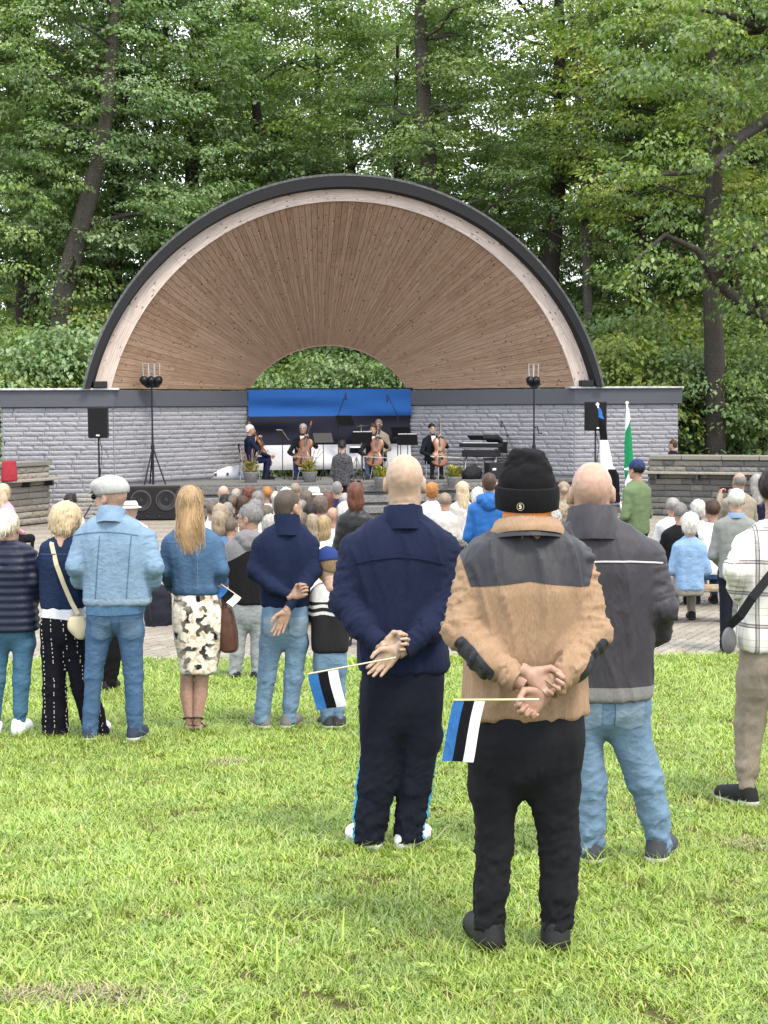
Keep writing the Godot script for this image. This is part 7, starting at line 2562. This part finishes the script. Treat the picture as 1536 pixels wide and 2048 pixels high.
func crowd_person(kind: String, pose: String, where: Vector3, turn: float, scale: float, label: String, top_m: Material, leg_m: Material, hair: String, hair_m: Material, group := "people in the audience") -> Node3D:
	var d: Dictionary = crowd_t[kind + pose]
	var root := thing("person", label, "person", where, deg_to_rad(turn), group)
	root.scale = Vector3.ONE * scale
	var sk: Material = skins[rng.randi() % skins.size()]
	obj("body", d.body, sk, root)
	obj("top", d.top, top_m, root)
	var seated: bool = pose in ["sit", "play"]
	obj("trousers", crowd_t.sit_legs if seated else crowd_t.stand_legs, leg_m, root)
	for s: float in [-1.0, 1.0]:
		var sh := obj("shoe", crowd_t.shoe[0], M.black_soft, root)
		sh.position = Vector3(s * (0.11 if seated else 0.1), 0.0, -0.37 if seated else 0.0)
		obj("sole", crowd_t.shoe[1], M.steel_dark, sh)
	var ht := Transform3D(Basis.IDENTITY, Vector3(0, d.lift + 0.715, 0.0))
	if hair:
		var h := obj("hair", hair_t[hair][0], hair_m, root)
		h.transform = ht * Transform3D(Basis.from_scale(Vector3(rng.randf_range(0.96, 1.08), rng.randf_range(0.95, 1.08), rng.randf_range(0.96, 1.1))), Vector3.ZERO)
	root.set_meta("head_at", ht)
	return root


func brim_hat(p: Node3D, m: Material, wide: float, crown: float) -> void:
	var ht: Transform3D = p.get_meta("head_at")
	var a := lathe([Vector2(0.085, 0.045), Vector2(wide, 0.03), Vector2(wide + 0.004, 0.036), Vector2(0.1, 0.056), Vector2(0.094, crown * 0.7), Vector2(0.075, crown), Vector2(0.03, crown - 0.012), Vector2(0.0, crown - 0.01)], 28, 1.0, 1.15)
	var h := obj("hat", commit(moved(a, ht * Transform3D(Basis.IDENTITY, Vector3(0, 0.0, 0.015)))), m, p)
	obj("hat_band", commit(moved(lathe([Vector2(0.1, 0.05), Vector2(0.101, 0.075), Vector2(0.098, 0.078)], 28, 1.0, 1.15), ht * Transform3D(Basis.IDENTITY, Vector3(0, 0.0, 0.015)))), M.bench_pale, h)


func build_crowd() -> void:
	make_crowd_templates()
	var white := cloth(0.75, 0.75, 0.74)
	var offwhite := cloth(0.62, 0.58, 0.52)
	var black := cloth(0.016, 0.016, 0.018)
	var navy := cloth(0.03, 0.035, 0.11)
	var greyd := cloth(0.06, 0.06, 0.065)
	var blue := cloth(0.28, 0.42, 0.62)
	var pink := cloth(0.72, 0.33, 0.45)
	var lilac := cloth(0.5, 0.42, 0.6)
	var beige := cloth(0.42, 0.36, 0.27)
	var pale_denim := denim(0.3, 0.46, 0.68)
	var mid_denim := denim(0.13, 0.22, 0.36)
	var dark_leg := cloth(0.02, 0.02, 0.025)
	var jean_leg := denim(0.06, 0.11, 0.2)
	var sand_leg := cloth(0.4, 0.36, 0.3)
	var hg := {"white": hairm(0.72, 0.69, 0.63), "grey": hairm(0.3, 0.28, 0.26), "lightgrey": hairm(0.5, 0.47, 0.43), "blond": hairm(0.5, 0.36, 0.19), "pale": hairm(0.62, 0.5, 0.33), "ginger": hairm(0.55, 0.24, 0.07), "auburn": hairm(0.2, 0.075, 0.045), "brown": hairm(0.09, 0.05, 0.03), "dark": hairm(0.025, 0.016, 0.013), "greybrown": hairm(0.19, 0.145, 0.11), "greyblond": hairm(0.42, 0.33, 0.23)}
	# seated: [column, head top, row depth, kind, turn, top, legs, hair, hair colour, label]
	var sat := [
		[447, 970, 22.6, "man", 0, white, dark_leg, "", "", "bald man in white shirt with a lanyard seated below the stalky pot"],
		[450, 987, 20.9, "woman", 0, offwhite, dark_leg, "bun", "dark", "person with a dark brown bun seated behind the bald man"],
		[473, 975, 22.6, "man", -10, greyd, dark_leg, "ring", "lightgrey", "balding grey man in charcoal shirt seated beside the bald man"],
		[498, 973, 22.6, "woman", 0, black, dark_leg, "curly", "auburn", "woman with curly auburn hair seated among the grey heads"],
		[534, 972, 22.6, "woman", 10, white, dark_leg, "short", "ginger", "person with short ginger hair in white top"],
		[560, 992, 19.5, "woman", 0, white, sand_leg, "fluffy", "lightgrey", "woman with light grey waves in a white blouse"],
		[591, 965, 24.0, "woman", -10, beige, dark_leg, "short", "greyblond", "person with short brown blond hair under the stage edge"],
		[628, 976, 22.6, "man", 0, offwhite, dark_leg, "short", "grey", "man in a white brimmed hat turned to his neighbour"],
		[612, 980, 20.9, "woman", 12, lilac, dark_leg, "bob", "greybrown", "woman with straight grey brown hair behind the white hat"],
		[640, 991, 19.5, "woman", 0, offwhite, dark_leg, "fluffy", "greybrown", "woman with cropped grey brown hair"],
		[674, 961, 23.0, "man", 0, navy, dark_leg, "buzz", "grey", "man with short grey hair in navy shirt seated near the steps"],
		[620, 1006, 18.0, "woman", 0, greyd, dark_leg, "bob", "dark", "woman with a dark brown bob seated behind the golden blond"],
		[666, 1013, 18.0, "man", 0, offwhite, sand_leg, "", "", "man with a pink bald crown leaning low"],
		[624, 1029, 16.6, "woman", 8, white, sand_leg, "long", "greyblond", "woman with long streaked ash blond hair in white"],
		[648, 1032, 16.6, "woman", -14, white, sand_leg, "bob", "blond", "woman with straight honey blond hair in white"],
		[533, 1009, 18.0, "woman", 0, offwhite, dark_leg, "short", "greybrown", "person with short grey brown hair seated behind the white blouse"],
		[541, 1030, 16.6, "woman", 0, lilac, dark_leg, "fluffy", "lightgrey", "person with ash grey hair beside the navy sweater"],
		[441, 1009, 18.0, "woman", 0, white, dark_leg, "fluffy", "greyblond", "person with grey blond hair seated beside the pink shirt"],
		[438, 1021, 16.6, "woman", 12, mid_denim, dark_leg, "bob", "greyblond", "ash haired person in denim seated by the pink shirt"],
		[462, 1034, 16.6, "woman", -30, pink, dark_leg, "short", "greybrown", "person in a pink shirt leaning toward a neighbour"],
		[510, 1000, 19.5, "woman", 0, white, dark_leg, "curly", "grey", "person with grey curls in a white shirt"],
		[580, 1012, 18.0, "man", 0, white, dark_leg, "short", "lightgrey", "man with light grey hair in a white shirt"],
		[690, 1004, 18.0, "woman", 0, white, dark_leg, "fluffy", "white", "white haired woman in white beside the black leather jacket"],
		[863, 965, 22.4, "woman", 0, white, sand_leg, "fluffy", "ginger", "woman with round ginger hair in a white blouse"],
		[924, 963, 22.4, "woman", 10, offwhite, sand_leg, "long", "pale", "woman with long pale blond hair in a cream jacket"],
		[956, 977, 20.9, "woman", 0, white, sand_leg, "fluffy", "white", "white haired woman half hidden by the blue hooded jacket"],
		[1127, 962, 22.6, "woman", 0, beige, dark_leg, "bun", "greyblond", "woman with a fair bun seated far down the rows"],
		[1090, 985, 20.9, "man", 0, white, dark_leg, "ring", "lightgrey", "balding man in white shirt behind the black beanie"],
		[1122, 1008, 18.0, "woman", 0, lilac, sand_leg, "curly", "greyblond", "woman with fair curls in a lilac top"],
		[1345, 994, 19.5, "man", 0, white, jean_leg, "short", "lightgrey", "light grey haired man in white shirt seated by the green jacket"],
		[1361, 1006, 18.0, "man", -8, black, jean_leg, "short", "grey", "dark grey haired man in a black jacket"],
		[1379, 1027, 16.6, "woman", 0, pale_denim, sand_leg, "fluffy", "white", "white haired woman in pale denim jacket seated on the bench end"],
		[1425, 1000, 18.0, "man", 0, white, jean_leg, "short", "brown", "brown haired man in white shirt with dark straps"],
		[8, 968, 22.6, "woman", -35, pink, black, "long", "pale", "woman with pale hair in a pink jacket seated before the low wall"],
		[140, 986, 20.9, "woman", 10, offwhite, dark_leg, "bun", "dark", "woman with a dark bun seated before the slatted bench"],
		[262, 1000, 19.5, "man", 0, white, dark_leg, "", "", "person in white bucket hat seated before the subwoofer"],
		[425, 1002, 19.5, "woman", 0, white, dark_leg, "short", "greybrown", "brown haired person in white beside the long haired woman"],
		[464, 990, 20.9, "man", 0, greyd, dark_leg, "short", "greybrown", "man with grey brown hair in a charcoal shirt behind the balding grey man"],
		[484, 993, 20.9, "woman", 14, lilac, dark_leg, "fluffy", "brown", "woman with brown curls in lilac behind the curly auburn head"],
		[517, 983, 21.6, "woman", -8, white, dark_leg, "bob", "grey", "woman with a grey bob in white near the curly auburn head"],
		[550, 980, 22.6, "man", 0, offwhite, dark_leg, "ring", "white", "balding white haired man in cream shirt near the ginger hair"],
		[572, 976, 22.6, "woman", 0, white, dark_leg, "curly", "white", "white curled woman in white beside the balding cream shirt"],
		[604, 1000, 19.5, "woman", 0, black, dark_leg, "short", "grey", "person with short grey hair in black behind the straight grey brown hair"],
		[655, 986, 20.9, "woman", 0, beige, dark_leg, "bob", "auburn", "woman with an auburn bob in beige near the navy shirt"],
		[690, 985, 20.9, "man", 0, white, dark_leg, "short", "lightgrey", "light grey haired man in white near the navy shirt"],
		[600, 1024, 16.6, "woman", 0, offwhite, dark_leg, "bob", "greybrown", "woman with a grey brown bob in cream beside the navy sweater"],
		[890, 985, 20.9, "woman", 0, offwhite, sand_leg, "short", "greyblond", "person with short ash hair in cream behind the ginger hair"],
		[1145, 985, 20.9, "woman", 0, white, sand_leg, "short", "blond", "fair haired person in white near the lilac top"],
		[1104, 1022, 16.6, "woman", 0, white, sand_leg, "curly", "lightgrey", "woman with light grey curls in white behind the lilac top"],
		[1395, 1002, 19.5, "woman", 0, offwhite, jean_leg, "fluffy", "white", "white haired woman in cream near the brown haired man"],
		[455, 1003, 19.5, "man", 0, white, dark_leg, "buzz", "grey", "man with cropped grey hair in white behind the dark brown bun"],
	]
	var floor_y := 0.022
	for a: Array in sat:
		var top := at(a[0], a[1], a[2])
		var sc: float = clampf((top.y - floor_y) / 1.315, 0.9, 1.12)
		var p := crowd_person(a[3], "sit", Vector3(top.x, floor_y, top.z), a[4], sc, a[9], a[5], a[6], a[7], hg[a[8]] if a[8] else null)
		if "white brimmed hat" in a[9]: brim_hat(p, M.white, 0.16, 0.15)
		if "bucket hat" in a[9]: brim_hat(p, M.white, 0.14, 0.12)
	# standing: [column, head top, depth, kind, pose, turn, ...]
	var up := [
		[711, 966, 15.2, "woman", "stand", 0, mat(0.016, 0.016, 0.018, 0.45, "fine", 6.0, 0.05), dark_leg, "bob", "auburn", "woman with dark auburn bob and sunglasses pushed up, in black leather jacket"],
		[978, 944, 16.2, "man", "stand", 0, mat(0.02, 0.16, 0.52, 0.6, "fine", 6.0, 0.05), dark_leg, "buzz", "brown", "man with cropped brown hair in a bright blue hooded jacket"],
		[1272, 919, 19.0, "man", "stand", 42, cloth(0.19, 0.26, 0.13), dark_leg, "short", "dark", "man in green jacket and blue cap standing in profile by the flags"],
		[1473, 976, 14.6, "man", "stand", -12, cloth(0.32, 0.33, 0.31), cloth(0.02, 0.022, 0.035), "short", "white", "white haired man in grey vest over a blue shirt"],
		[1478, 944, 18.2, "man", "phone", 10, beige, dark_leg, "ring", "grey", "man in beige shirt lifting a phone"],
		[1513, 950, 19.0, "woman", "stand", 0, cloth(0.02, 0.025, 0.05), dark_leg, "long", "lightgrey", "woman with long grey hair in dark blue"],
		[1345, 879, 34.6, "man", "stand", 60, black, dark_leg, "buzz", "brown", "man in black standing behind the low limestone wall"],
		[684, 879, 31.2, "woman", "stand", 0, null, dark_leg, "bun", "dark", "woman in marbled black and grey jacket facing the cellists"],
	]
	for a: Array in up:
		var top := at(a[0], a[1], a[2])
		var sc: float = clampf((top.y - floor_y) / 1.75, 0.85, 1.15)
		var m: Material = a[6]
		if m == null:
			m = mat(0.16, 0.16, 0.18, 0.6, "marble", 2.2)
		var p := crowd_person(a[3], a[4], Vector3(top.x, floor_y, top.z), a[5], sc, a[10], m, a[7], a[8], hg[a[9]])
		var ht: Transform3D = p.get_meta("head_at")
		if "blue cap" in a[10]: baseball_cap(p, ht, cloth(0.045, 0.07, 0.22), M.white)
		if "hooded" in a[10]:
			var hood := Field.new(Vector3(-0.19, -0.3, -0.02), Vector3(0.19, -0.05, 0.22), 0.016)
			hood.ell(Vector3(0, -0.16, 0.09), Vector3(0.15, 0.08, 0.08), 0.02)
			hood.ell(Vector3(0, -0.22, 0.12), Vector3(0.09, 0.07, 0.06), 0.05)
			obj("hood", commit(moved(shaped(hood.net(), func(q: Vector3, n: Vector3): return 0.012 * noise.get_noise_3d(q.x * 1300.0, q.y * 1300.0, q.z * 1300.0)), ht)), m, p)
		if "sunglasses" in a[10]: glasses(p, ht * Transform3D(Basis(Vector3.RIGHT, 0.9), Vector3(0, 0.06, 0.02)), M.black_gloss, true)
		if "phone" in a[10]:
			var ph := thing("mobile_phone", "black mobile phone held up by the man in the beige shirt", "phone", p.position)
			obj("casing", commit(box(p.basis * Vector3(-0.03, 1.5, -0.34), Vector3(0.15, 0.075, 0.009), 0.003)), M.black_gloss, ph)
			obj("glass", commit(box(p.basis * Vector3(-0.03, 1.5, -0.334), Vector3(0.14, 0.066, 0.003), 0.001)), M.black, ph)
		if "grey vest" in a[10]: obj("collar", commit(moved(neck_band(0.075, -0.03, 0.02, 0.014), ht * Transform3D(Basis.IDENTITY, Vector3(0, -0.14, 0.02)))), blue, p)
	# benches in rows
	for b: Array in [[16.95, 405, 470], [16.95, 520, 690], [16.95, 860, 935], [16.95, 1300, 1462], [18.35, 420, 720], [18.35, 1060, 1160], [18.35, 1330, 1470], [19.85, 240, 300], [19.85, 400, 700], [19.85, 1325, 1400], [21.25, 110, 170], [21.25, 430, 640], [21.25, 930, 1130], [22.95, -60, 60], [22.95, 420, 690], [22.95, 840, 1160], [24.3, 560, 640]]:
		var p := at(b[1], 815, b[0])
		var q := at(b[2], 815, b[0])
		var mid := Vector3((p.x + q.x) * 0.5, floor_y, -b[0] + 0.22)
		var w := absf(q.x - p.x)
		var t := thing("wooden_bench", "backless wooden plank bench in the rows before the stage", "bench", mid, 0.0, "plank benches of the audience")
		for k in 2: obj("seat_plank", commit(box(Vector3(0, 0.385, -0.1 + 0.19 * k), Vector3(w, 0.045, 0.17), 0.008)), M.bench_wood if b[0] < 17.5 and b[1] > 1000 else M.bench_pale, t)
		var legs := maxi(2, int(w / 1.2) + 1)
		for k in legs: obj("leg", commit(box(Vector3(lerpf(-w * 0.44, w * 0.44, float(k) / (legs - 1)), 0.18, 0), Vector3(0.14, 0.36, 0.3), 0.015)), M.concrete_dark, t)
	# bags on the paving
	var bp := thing("backpack", "dark backpack slumped on the paving beside the denim jacket", "bag", ground_hit(317, 1254), 0.3)
	var bf := Field.new(Vector3(-0.2, 0, -0.16), Vector3(0.2, 0.52, 0.16), 0.02)
	bf.loft([[0.0, 0, 0.15, 0.12, 0], [0.2, 0, 0.16, 0.12, 0], [0.4, 0.02, 0.12, 0.09, 0], [0.48, 0.03, 0.05, 0.05, 0]], 0.02)
	obj("bag_body", commit(shaped(bf.net(), func(q: Vector3, n: Vector3): return 0.018 * noise.get_noise_3d(q.x * 700.0, q.y * 700.0, q.z * 700.0))), cloth(0.03, 0.032, 0.045), bp)
	obj("strap", commit(tube([Vector3(-0.08, 0.44, 0.1), Vector3(-0.12, 0.3, 0.15), Vector3(-0.1, 0.1, 0.14)], [0.016], 6, true, 0.4)), M.black_soft, bp)
	# musicians
	var suit := cloth(0.018, 0.019, 0.026)
	var navy_suit := cloth(0.02, 0.024, 0.055)
	var who := [
		[501, 849, 35.6, -72.0, navy_suit, navy, "buzz", "white", "white haired cellist in navy suit seated in profile"],
		[606, 847, 35.8, 172.0, suit, denim(0.04, 0.06, 0.13), "short", "lightgrey", "grey bearded cellist in black jacket raising his hand"],
		[746, 848, 35.7, 176.0, suit, denim(0.1, 0.16, 0.26), "bob", "brown", "cellist with brown shoulder length hair in black jacket"],
		[864, 847, 35.6, 195.0, suit, suit, "short", "dark", "dark haired moustached cellist in black suit"],
	]
	for a: Array in who:
		var top := at(a[0], a[1], a[2])
		var sc: float = clampf((top.y - FLOOR_Y) / 1.315, 0.92, 1.12)
		var p := crowd_person("man", "play", Vector3(top.x, FLOOR_Y + 0.004, top.z), a[3], sc, a[8], a[4], a[5], a[6], hg[a[7]], "musicians on the stage")
		var ht: Transform3D = p.get_meta("head_at")
		for e in eyes_t: obj("eye", commit(moved(e, ht)), M.black_gloss, p)
		obj("shirt_front", commit(moved(slab(PackedVector2Array([Vector2(-0.055, 0.56), Vector2(-0.012, 0.28), Vector2(0.012, 0.28), Vector2(0.055, 0.56)]), -0.012, 0.0), Transform3D(Basis(Vector3.RIGHT, -0.12), Vector3(0, 0.465, -0.045)))), M.white, p)
		var loc := Transform3D(Basis(Vector3.UP, PI) * Basis(Vector3.RIGHT, -0.42) * Basis(Vector3.BACK, -0.16), Vector3(-0.02, 0.3, -0.47))
		cello_parts("cello held by the " + (a[8] as String).split(" in ")[0], p.transform * loc)
		var bow := thing("cello_bow", "thin bow across the cello of the " + (a[8] as String).split(" in ")[0], "bow", Vector3.ZERO, 0.0, "cello bows")
		bow.transform = p.transform
		obj("stick", commit(tube([Vector3(0.2, 0.56, -0.5), Vector3(-0.48, 0.52, -0.62)], [0.006, 0.004], 6)), M.bench_wood, bow)
		obj("bow_hair", commit(tube([Vector3(0.2, 0.545, -0.515), Vector3(-0.48, 0.51, -0.635)], [0.004], 4)), M.paper, bow)
	var bg := at(757, 838, 36.8)
	var man := crowd_person("man", "sit", Vector3(bg.x, FLOOR_Y + 0.004, bg.z), 170.0, clampf((bg.y - FLOOR_Y) / 1.315, 0.9, 1.15), "man in glasses and beige jacket seated behind the cellists", beige, dark_leg, "short", hg.grey, "musicians on the stage")
	glasses(man, man.get_meta("head_at"), M.steel_dark)
	stage_chair(on_stage(757, 36.9), PI, "black chair under the man in the beige jacket")


# ---------------------------------------------------------------- the lawn
func tuft(r: RandomNumberGenerator, blades: int, tall: float, spread: float, tones: Array, wide := 0.0023) -> ArrayMesh:
	var v := PackedVector3Array()
	var n := PackedVector3Array()
	var col := PackedColorArray()
	var ix := PackedInt32Array()
	for b in blades:
		var a := r.randf() * TAU
		var root := Vector3(r.randf_range(-spread, spread), -0.004, r.randf_range(-spread, spread))
		var h := tall * r.randf_range(0.45, 1.15)
		var lean := Vector3(cos(a), 0, sin(a)) * h * r.randf_range(0.2, 1.3)
		var w := wide * r.randf_range(0.7, 1.5)
		var c: Color = tones[r.randi() % tones.size()]
		c *= r.randf_range(0.8, 1.2)
		var side := Vector3(-sin(a), 0, cos(a)).rotated(Vector3.UP, r.randf_range(-0.8, 0.8))
		var o := v.size()
		for s in 4:
			var t := s / 3.0
			var p := root + Vector3.UP * h * (t - 0.28 * t * t) + lean * t * t
			var ww := w * (1.0 - t * t * 0.92)
			var dir := (Vector3.UP * (1.0 - 0.56 * t) * h + lean * 2.0 * t).normalized()
			var nn := side.cross(dir).normalized()
			if nn.y < 0.0: nn = -nn
			nn = (nn + Vector3.UP * 0.6).normalized()
			v.append(p - side * ww)
			v.append(p + side * ww)
			n.append(nn)
			n.append(nn)
			col.append(c)
			col.append(c)
		for s in 3:
			var k := o + s * 2
			var e1 := v[k + 2] - v[k]
			var e2 := v[k + 1] - v[k]
			if e2.cross(e1).y > 0.0: ix.append_array(PackedInt32Array([k, k + 2, k + 1, k + 1, k + 2, k + 3]))
			else: ix.append_array(PackedInt32Array([k, k + 1, k + 2, k + 1, k + 3, k + 2]))
	return commit([v, n, ix], col)


func broad(r: RandomNumberGenerator, leaves: int, size: float, tones: Array, upright: float) -> ArrayMesh:
	var v := PackedVector3Array()
	var n := PackedVector3Array()
	var col := PackedColorArray()
	var ix := PackedInt32Array()
	for k in leaves:
		var a := r.randf() * TAU
		var dir := Vector3(cos(a), r.randf_range(0.15, 0.6) + upright, sin(a)).normalized()
		var c: Color = tones[r.randi() % tones.size()] * r.randf_range(0.85, 1.2)
		add_leaf(v, n, col, ix, Vector3(cos(a) * 0.01, 0.015, sin(a) * 0.01), dir, Vector3.UP, size * r.randf_range(0.6, 1.2), size * r.randf_range(0.3, 0.6), c)
	return commit([v, n, ix], col)


func scatter(called: String, label: String, category: String, meshes: Array, m: Material, spots: Array) -> void:
	var root := thing(called, label, category)
	root.set_meta("kind", "stuff")
	for k in meshes.size():
		var mine := []
		for i in range(k, spots.size(), meshes.size()): mine.append(spots[i])
		var mm := MultiMesh.new()
		mm.transform_format = MultiMesh.TRANSFORM_3D
		mm.use_colors = true
		mm.mesh = meshes[k]
		mm.instance_count = mine.size()
		for i in mine.size():
			mm.set_instance_transform(i, mine[i][0])
			mm.set_instance_color(i, mine[i][1])
		var mi := MultiMeshInstance3D.new()
		mi.name = called + "_blades"
		mi.multimesh = mm
		mi.material_override = m
		mi.set_meta("kind", "stuff")
		root.add_child(mi, true)


func build_grass() -> void:
	var r := RandomNumberGenerator.new()
	r.seed = 333
	var m := mat(1, 1, 1, 0.55, "", 1.0, 0.0, "fine", true)
	m.backlight_enabled = true
	m.backlight = Color(0.6, 0.66, 0.25)
	m.metallic_specular = 0.4
	M.grass = m
	var green := [Color(0.189, 0.283, 0.033), Color(0.220, 0.307, 0.042), Color(0.158, 0.254, 0.039), Color(0.264, 0.341, 0.061), Color(0.299, 0.346, 0.110)]
	var dry := [Color(0.42, 0.36, 0.2), Color(0.36, 0.3, 0.16), Color(0.3, 0.31, 0.12)]
	var meshes := []
	for k in 7: meshes.append(tuft(r, 15, [0.026, 0.034, 0.04, 0.045, 0.03, 0.055, 0.038][k], 0.04, green))
	meshes.append(tuft(r, 13, 0.03, 0.06, dry))
	var spots := []
	var tall := []
	var leafy := []
	var total := 105000
	while spots.size() < total:
		# denser where the lawn is close
		var z := 2.6 + 12.0 * pow(r.randf(), 1.25)
		var x := r.randf_range(-1.0, 1.0) * (z * 0.3 + 0.7)
		if z > 14.5 + 0.1 * noise.get_noise_2d(x * 60.0, 4.0): continue
		var patchy := noise.get_noise_2d(x * 75.0, z * 75.0)
		var fine := noise.get_noise_2d(x * 300.0 + 90.0, z * 300.0)
		if fine < -0.38: continue
		var s := r.randf_range(0.7, 1.25) * (1.0 + 0.35 * patchy) * (1.0 + 0.12 * maxf(0.0, z - 9.0))
		var b := Basis(Vector3.UP, r.randf() * TAU).scaled(Vector3(s * r.randf_range(0.85, 1.2) , s, s))
		var tone := 1.0 + 0.22 * patchy + r.randf_range(-0.12, 0.12)
		spots.append([Transform3D(b, Vector3(x, ground_y(x, z), -z)), Color(tone * (1.0 - 0.12 * fine), tone, tone * (1.0 + 0.2 * fine))])
	scatter("lawn_grass", "short yellowish green lawn grass with dry wisps", "grass", meshes, m, spots)
	var talls := []
	for k in 3: talls.append(tuft(r, 8, 0.1 + 0.03 * k, 0.03, green, 0.003))
	for k in 900:
		var z := 3.0 + 11.3 * r.randf()
		var x := r.randf_range(-1.0, 1.0) * (z * 0.3 + 0.6)
		if noise.get_noise_2d(x * 50.0 + 300.0, z * 50.0) < 0.0: continue
		tall.append([Transform3D(Basis(Vector3.UP, r.randf() * TAU).scaled(Vector3.ONE * r.randf_range(0.6, 1.2)), Vector3(x, ground_y(x, z), -z)), Color.WHITE * r.randf_range(0.8, 1.1)])
	for foot: Array in [[975, 1912], [1110, 1912], [735, 1702], [830, 1702], [1180, 1736], [1322, 1730], [1480, 1618], [170, 1487], [270, 1487], [112, 1478], [525, 1462], [580, 1462], [380, 1470], [396, 1470], [655, 1460], [678, 1460], [38, 1474], [470, 1364]]:
		var c := ground_hit(foot[0], foot[1])
		for k in 34:
			var q := Vector3(c.x + r.randfn() * 0.09, 0, c.z + r.randf_range(-0.12, 0.1))
			q.y = ground_y(q.x, -q.z)
			tall.append([Transform3D(Basis(Vector3.UP, r.randf() * TAU).scaled(Vector3.ONE * r.randf_range(0.3, 0.75)), q), Color.WHITE * r.randf_range(0.8, 1.1)])
	for k in 500:  # uncut grass along the paving edge
		var x := r.randf_range(-5.0, 5.0)
		var z := 14.35 + r.randf_range(-0.3, 0.12)
		tall.append([Transform3D(Basis(Vector3.UP, r.randf() * TAU).scaled(Vector3.ONE * r.randf_range(0.5, 1.0)), Vector3(x, 0.0, -z)), Color.WHITE * r.randf_range(0.9, 1.2)])
	scatter("tall_grass", "longer upright grass blades missed by the mower", "grass", talls, m, tall)
	var weeds := [broad(r, 9, 0.022, [Color(0.2, 0.28, 0.06), Color(0.25, 0.31, 0.07)], 0.0), broad(r, 5, 0.034, [Color(0.19, 0.27, 0.06), Color(0.26, 0.32, 0.09)], 0.25), broad(r, 12, 0.017, [Color(0.22, 0.3, 0.07)], 0.1)]
	for k in 1500:
		var z := 2.8 + 11.0 * pow(r.randf(), 1.5)
		var x := r.randf_range(-1.0, 1.0) * (z * 0.3 + 0.6)
		leafy.append([Transform3D(Basis(Vector3.UP, r.randf() * TAU).scaled(Vector3.ONE * r.randf_range(0.6, 1.3)), Vector3(x, ground_y(x, z) + 0.012, -z)), Color.WHITE * r.randf_range(0.8, 1.25)])
	scatter("lawn_weeds", "broad leaved clover and plantain growing through the lawn", "weeds", weeds, m, leafy)
	# clumps of raked dry clippings
	var straw := [tuft(r, 26, 0.05, 0.09, [Color(0.2, 0.155, 0.1), Color(0.14, 0.11, 0.075), Color(0.3, 0.25, 0.15)], 0.0025)]
	for a: Array in [[120, 2008, 0.3, 0.035, 30], [460, 1533, 0.1, 0.04, 9], [1490, 1700, 0.12, 0.04, 6]]:
		var c := ground_hit(a[0], a[1])
		var list := []
		for k in a[4]:
			var q := Vector3(r.randfn() * a[2] * 0.5, 0, r.randfn() * a[3] * 0.6)
			var y := ground_y(c.x + q.x, -(c.z + q.z))
			list.append([Transform3D(Basis(Vector3.UP, r.randf() * TAU).scaled(Vector3(1.0, 0.6, 1.0)), Vector3(c.x + q.x, y + 0.02, c.z + q.z)), Color.WHITE])
		scatter("dry_clippings", "flat brown heap of dry grass clippings on the lawn", "clippings", straw, m, list)
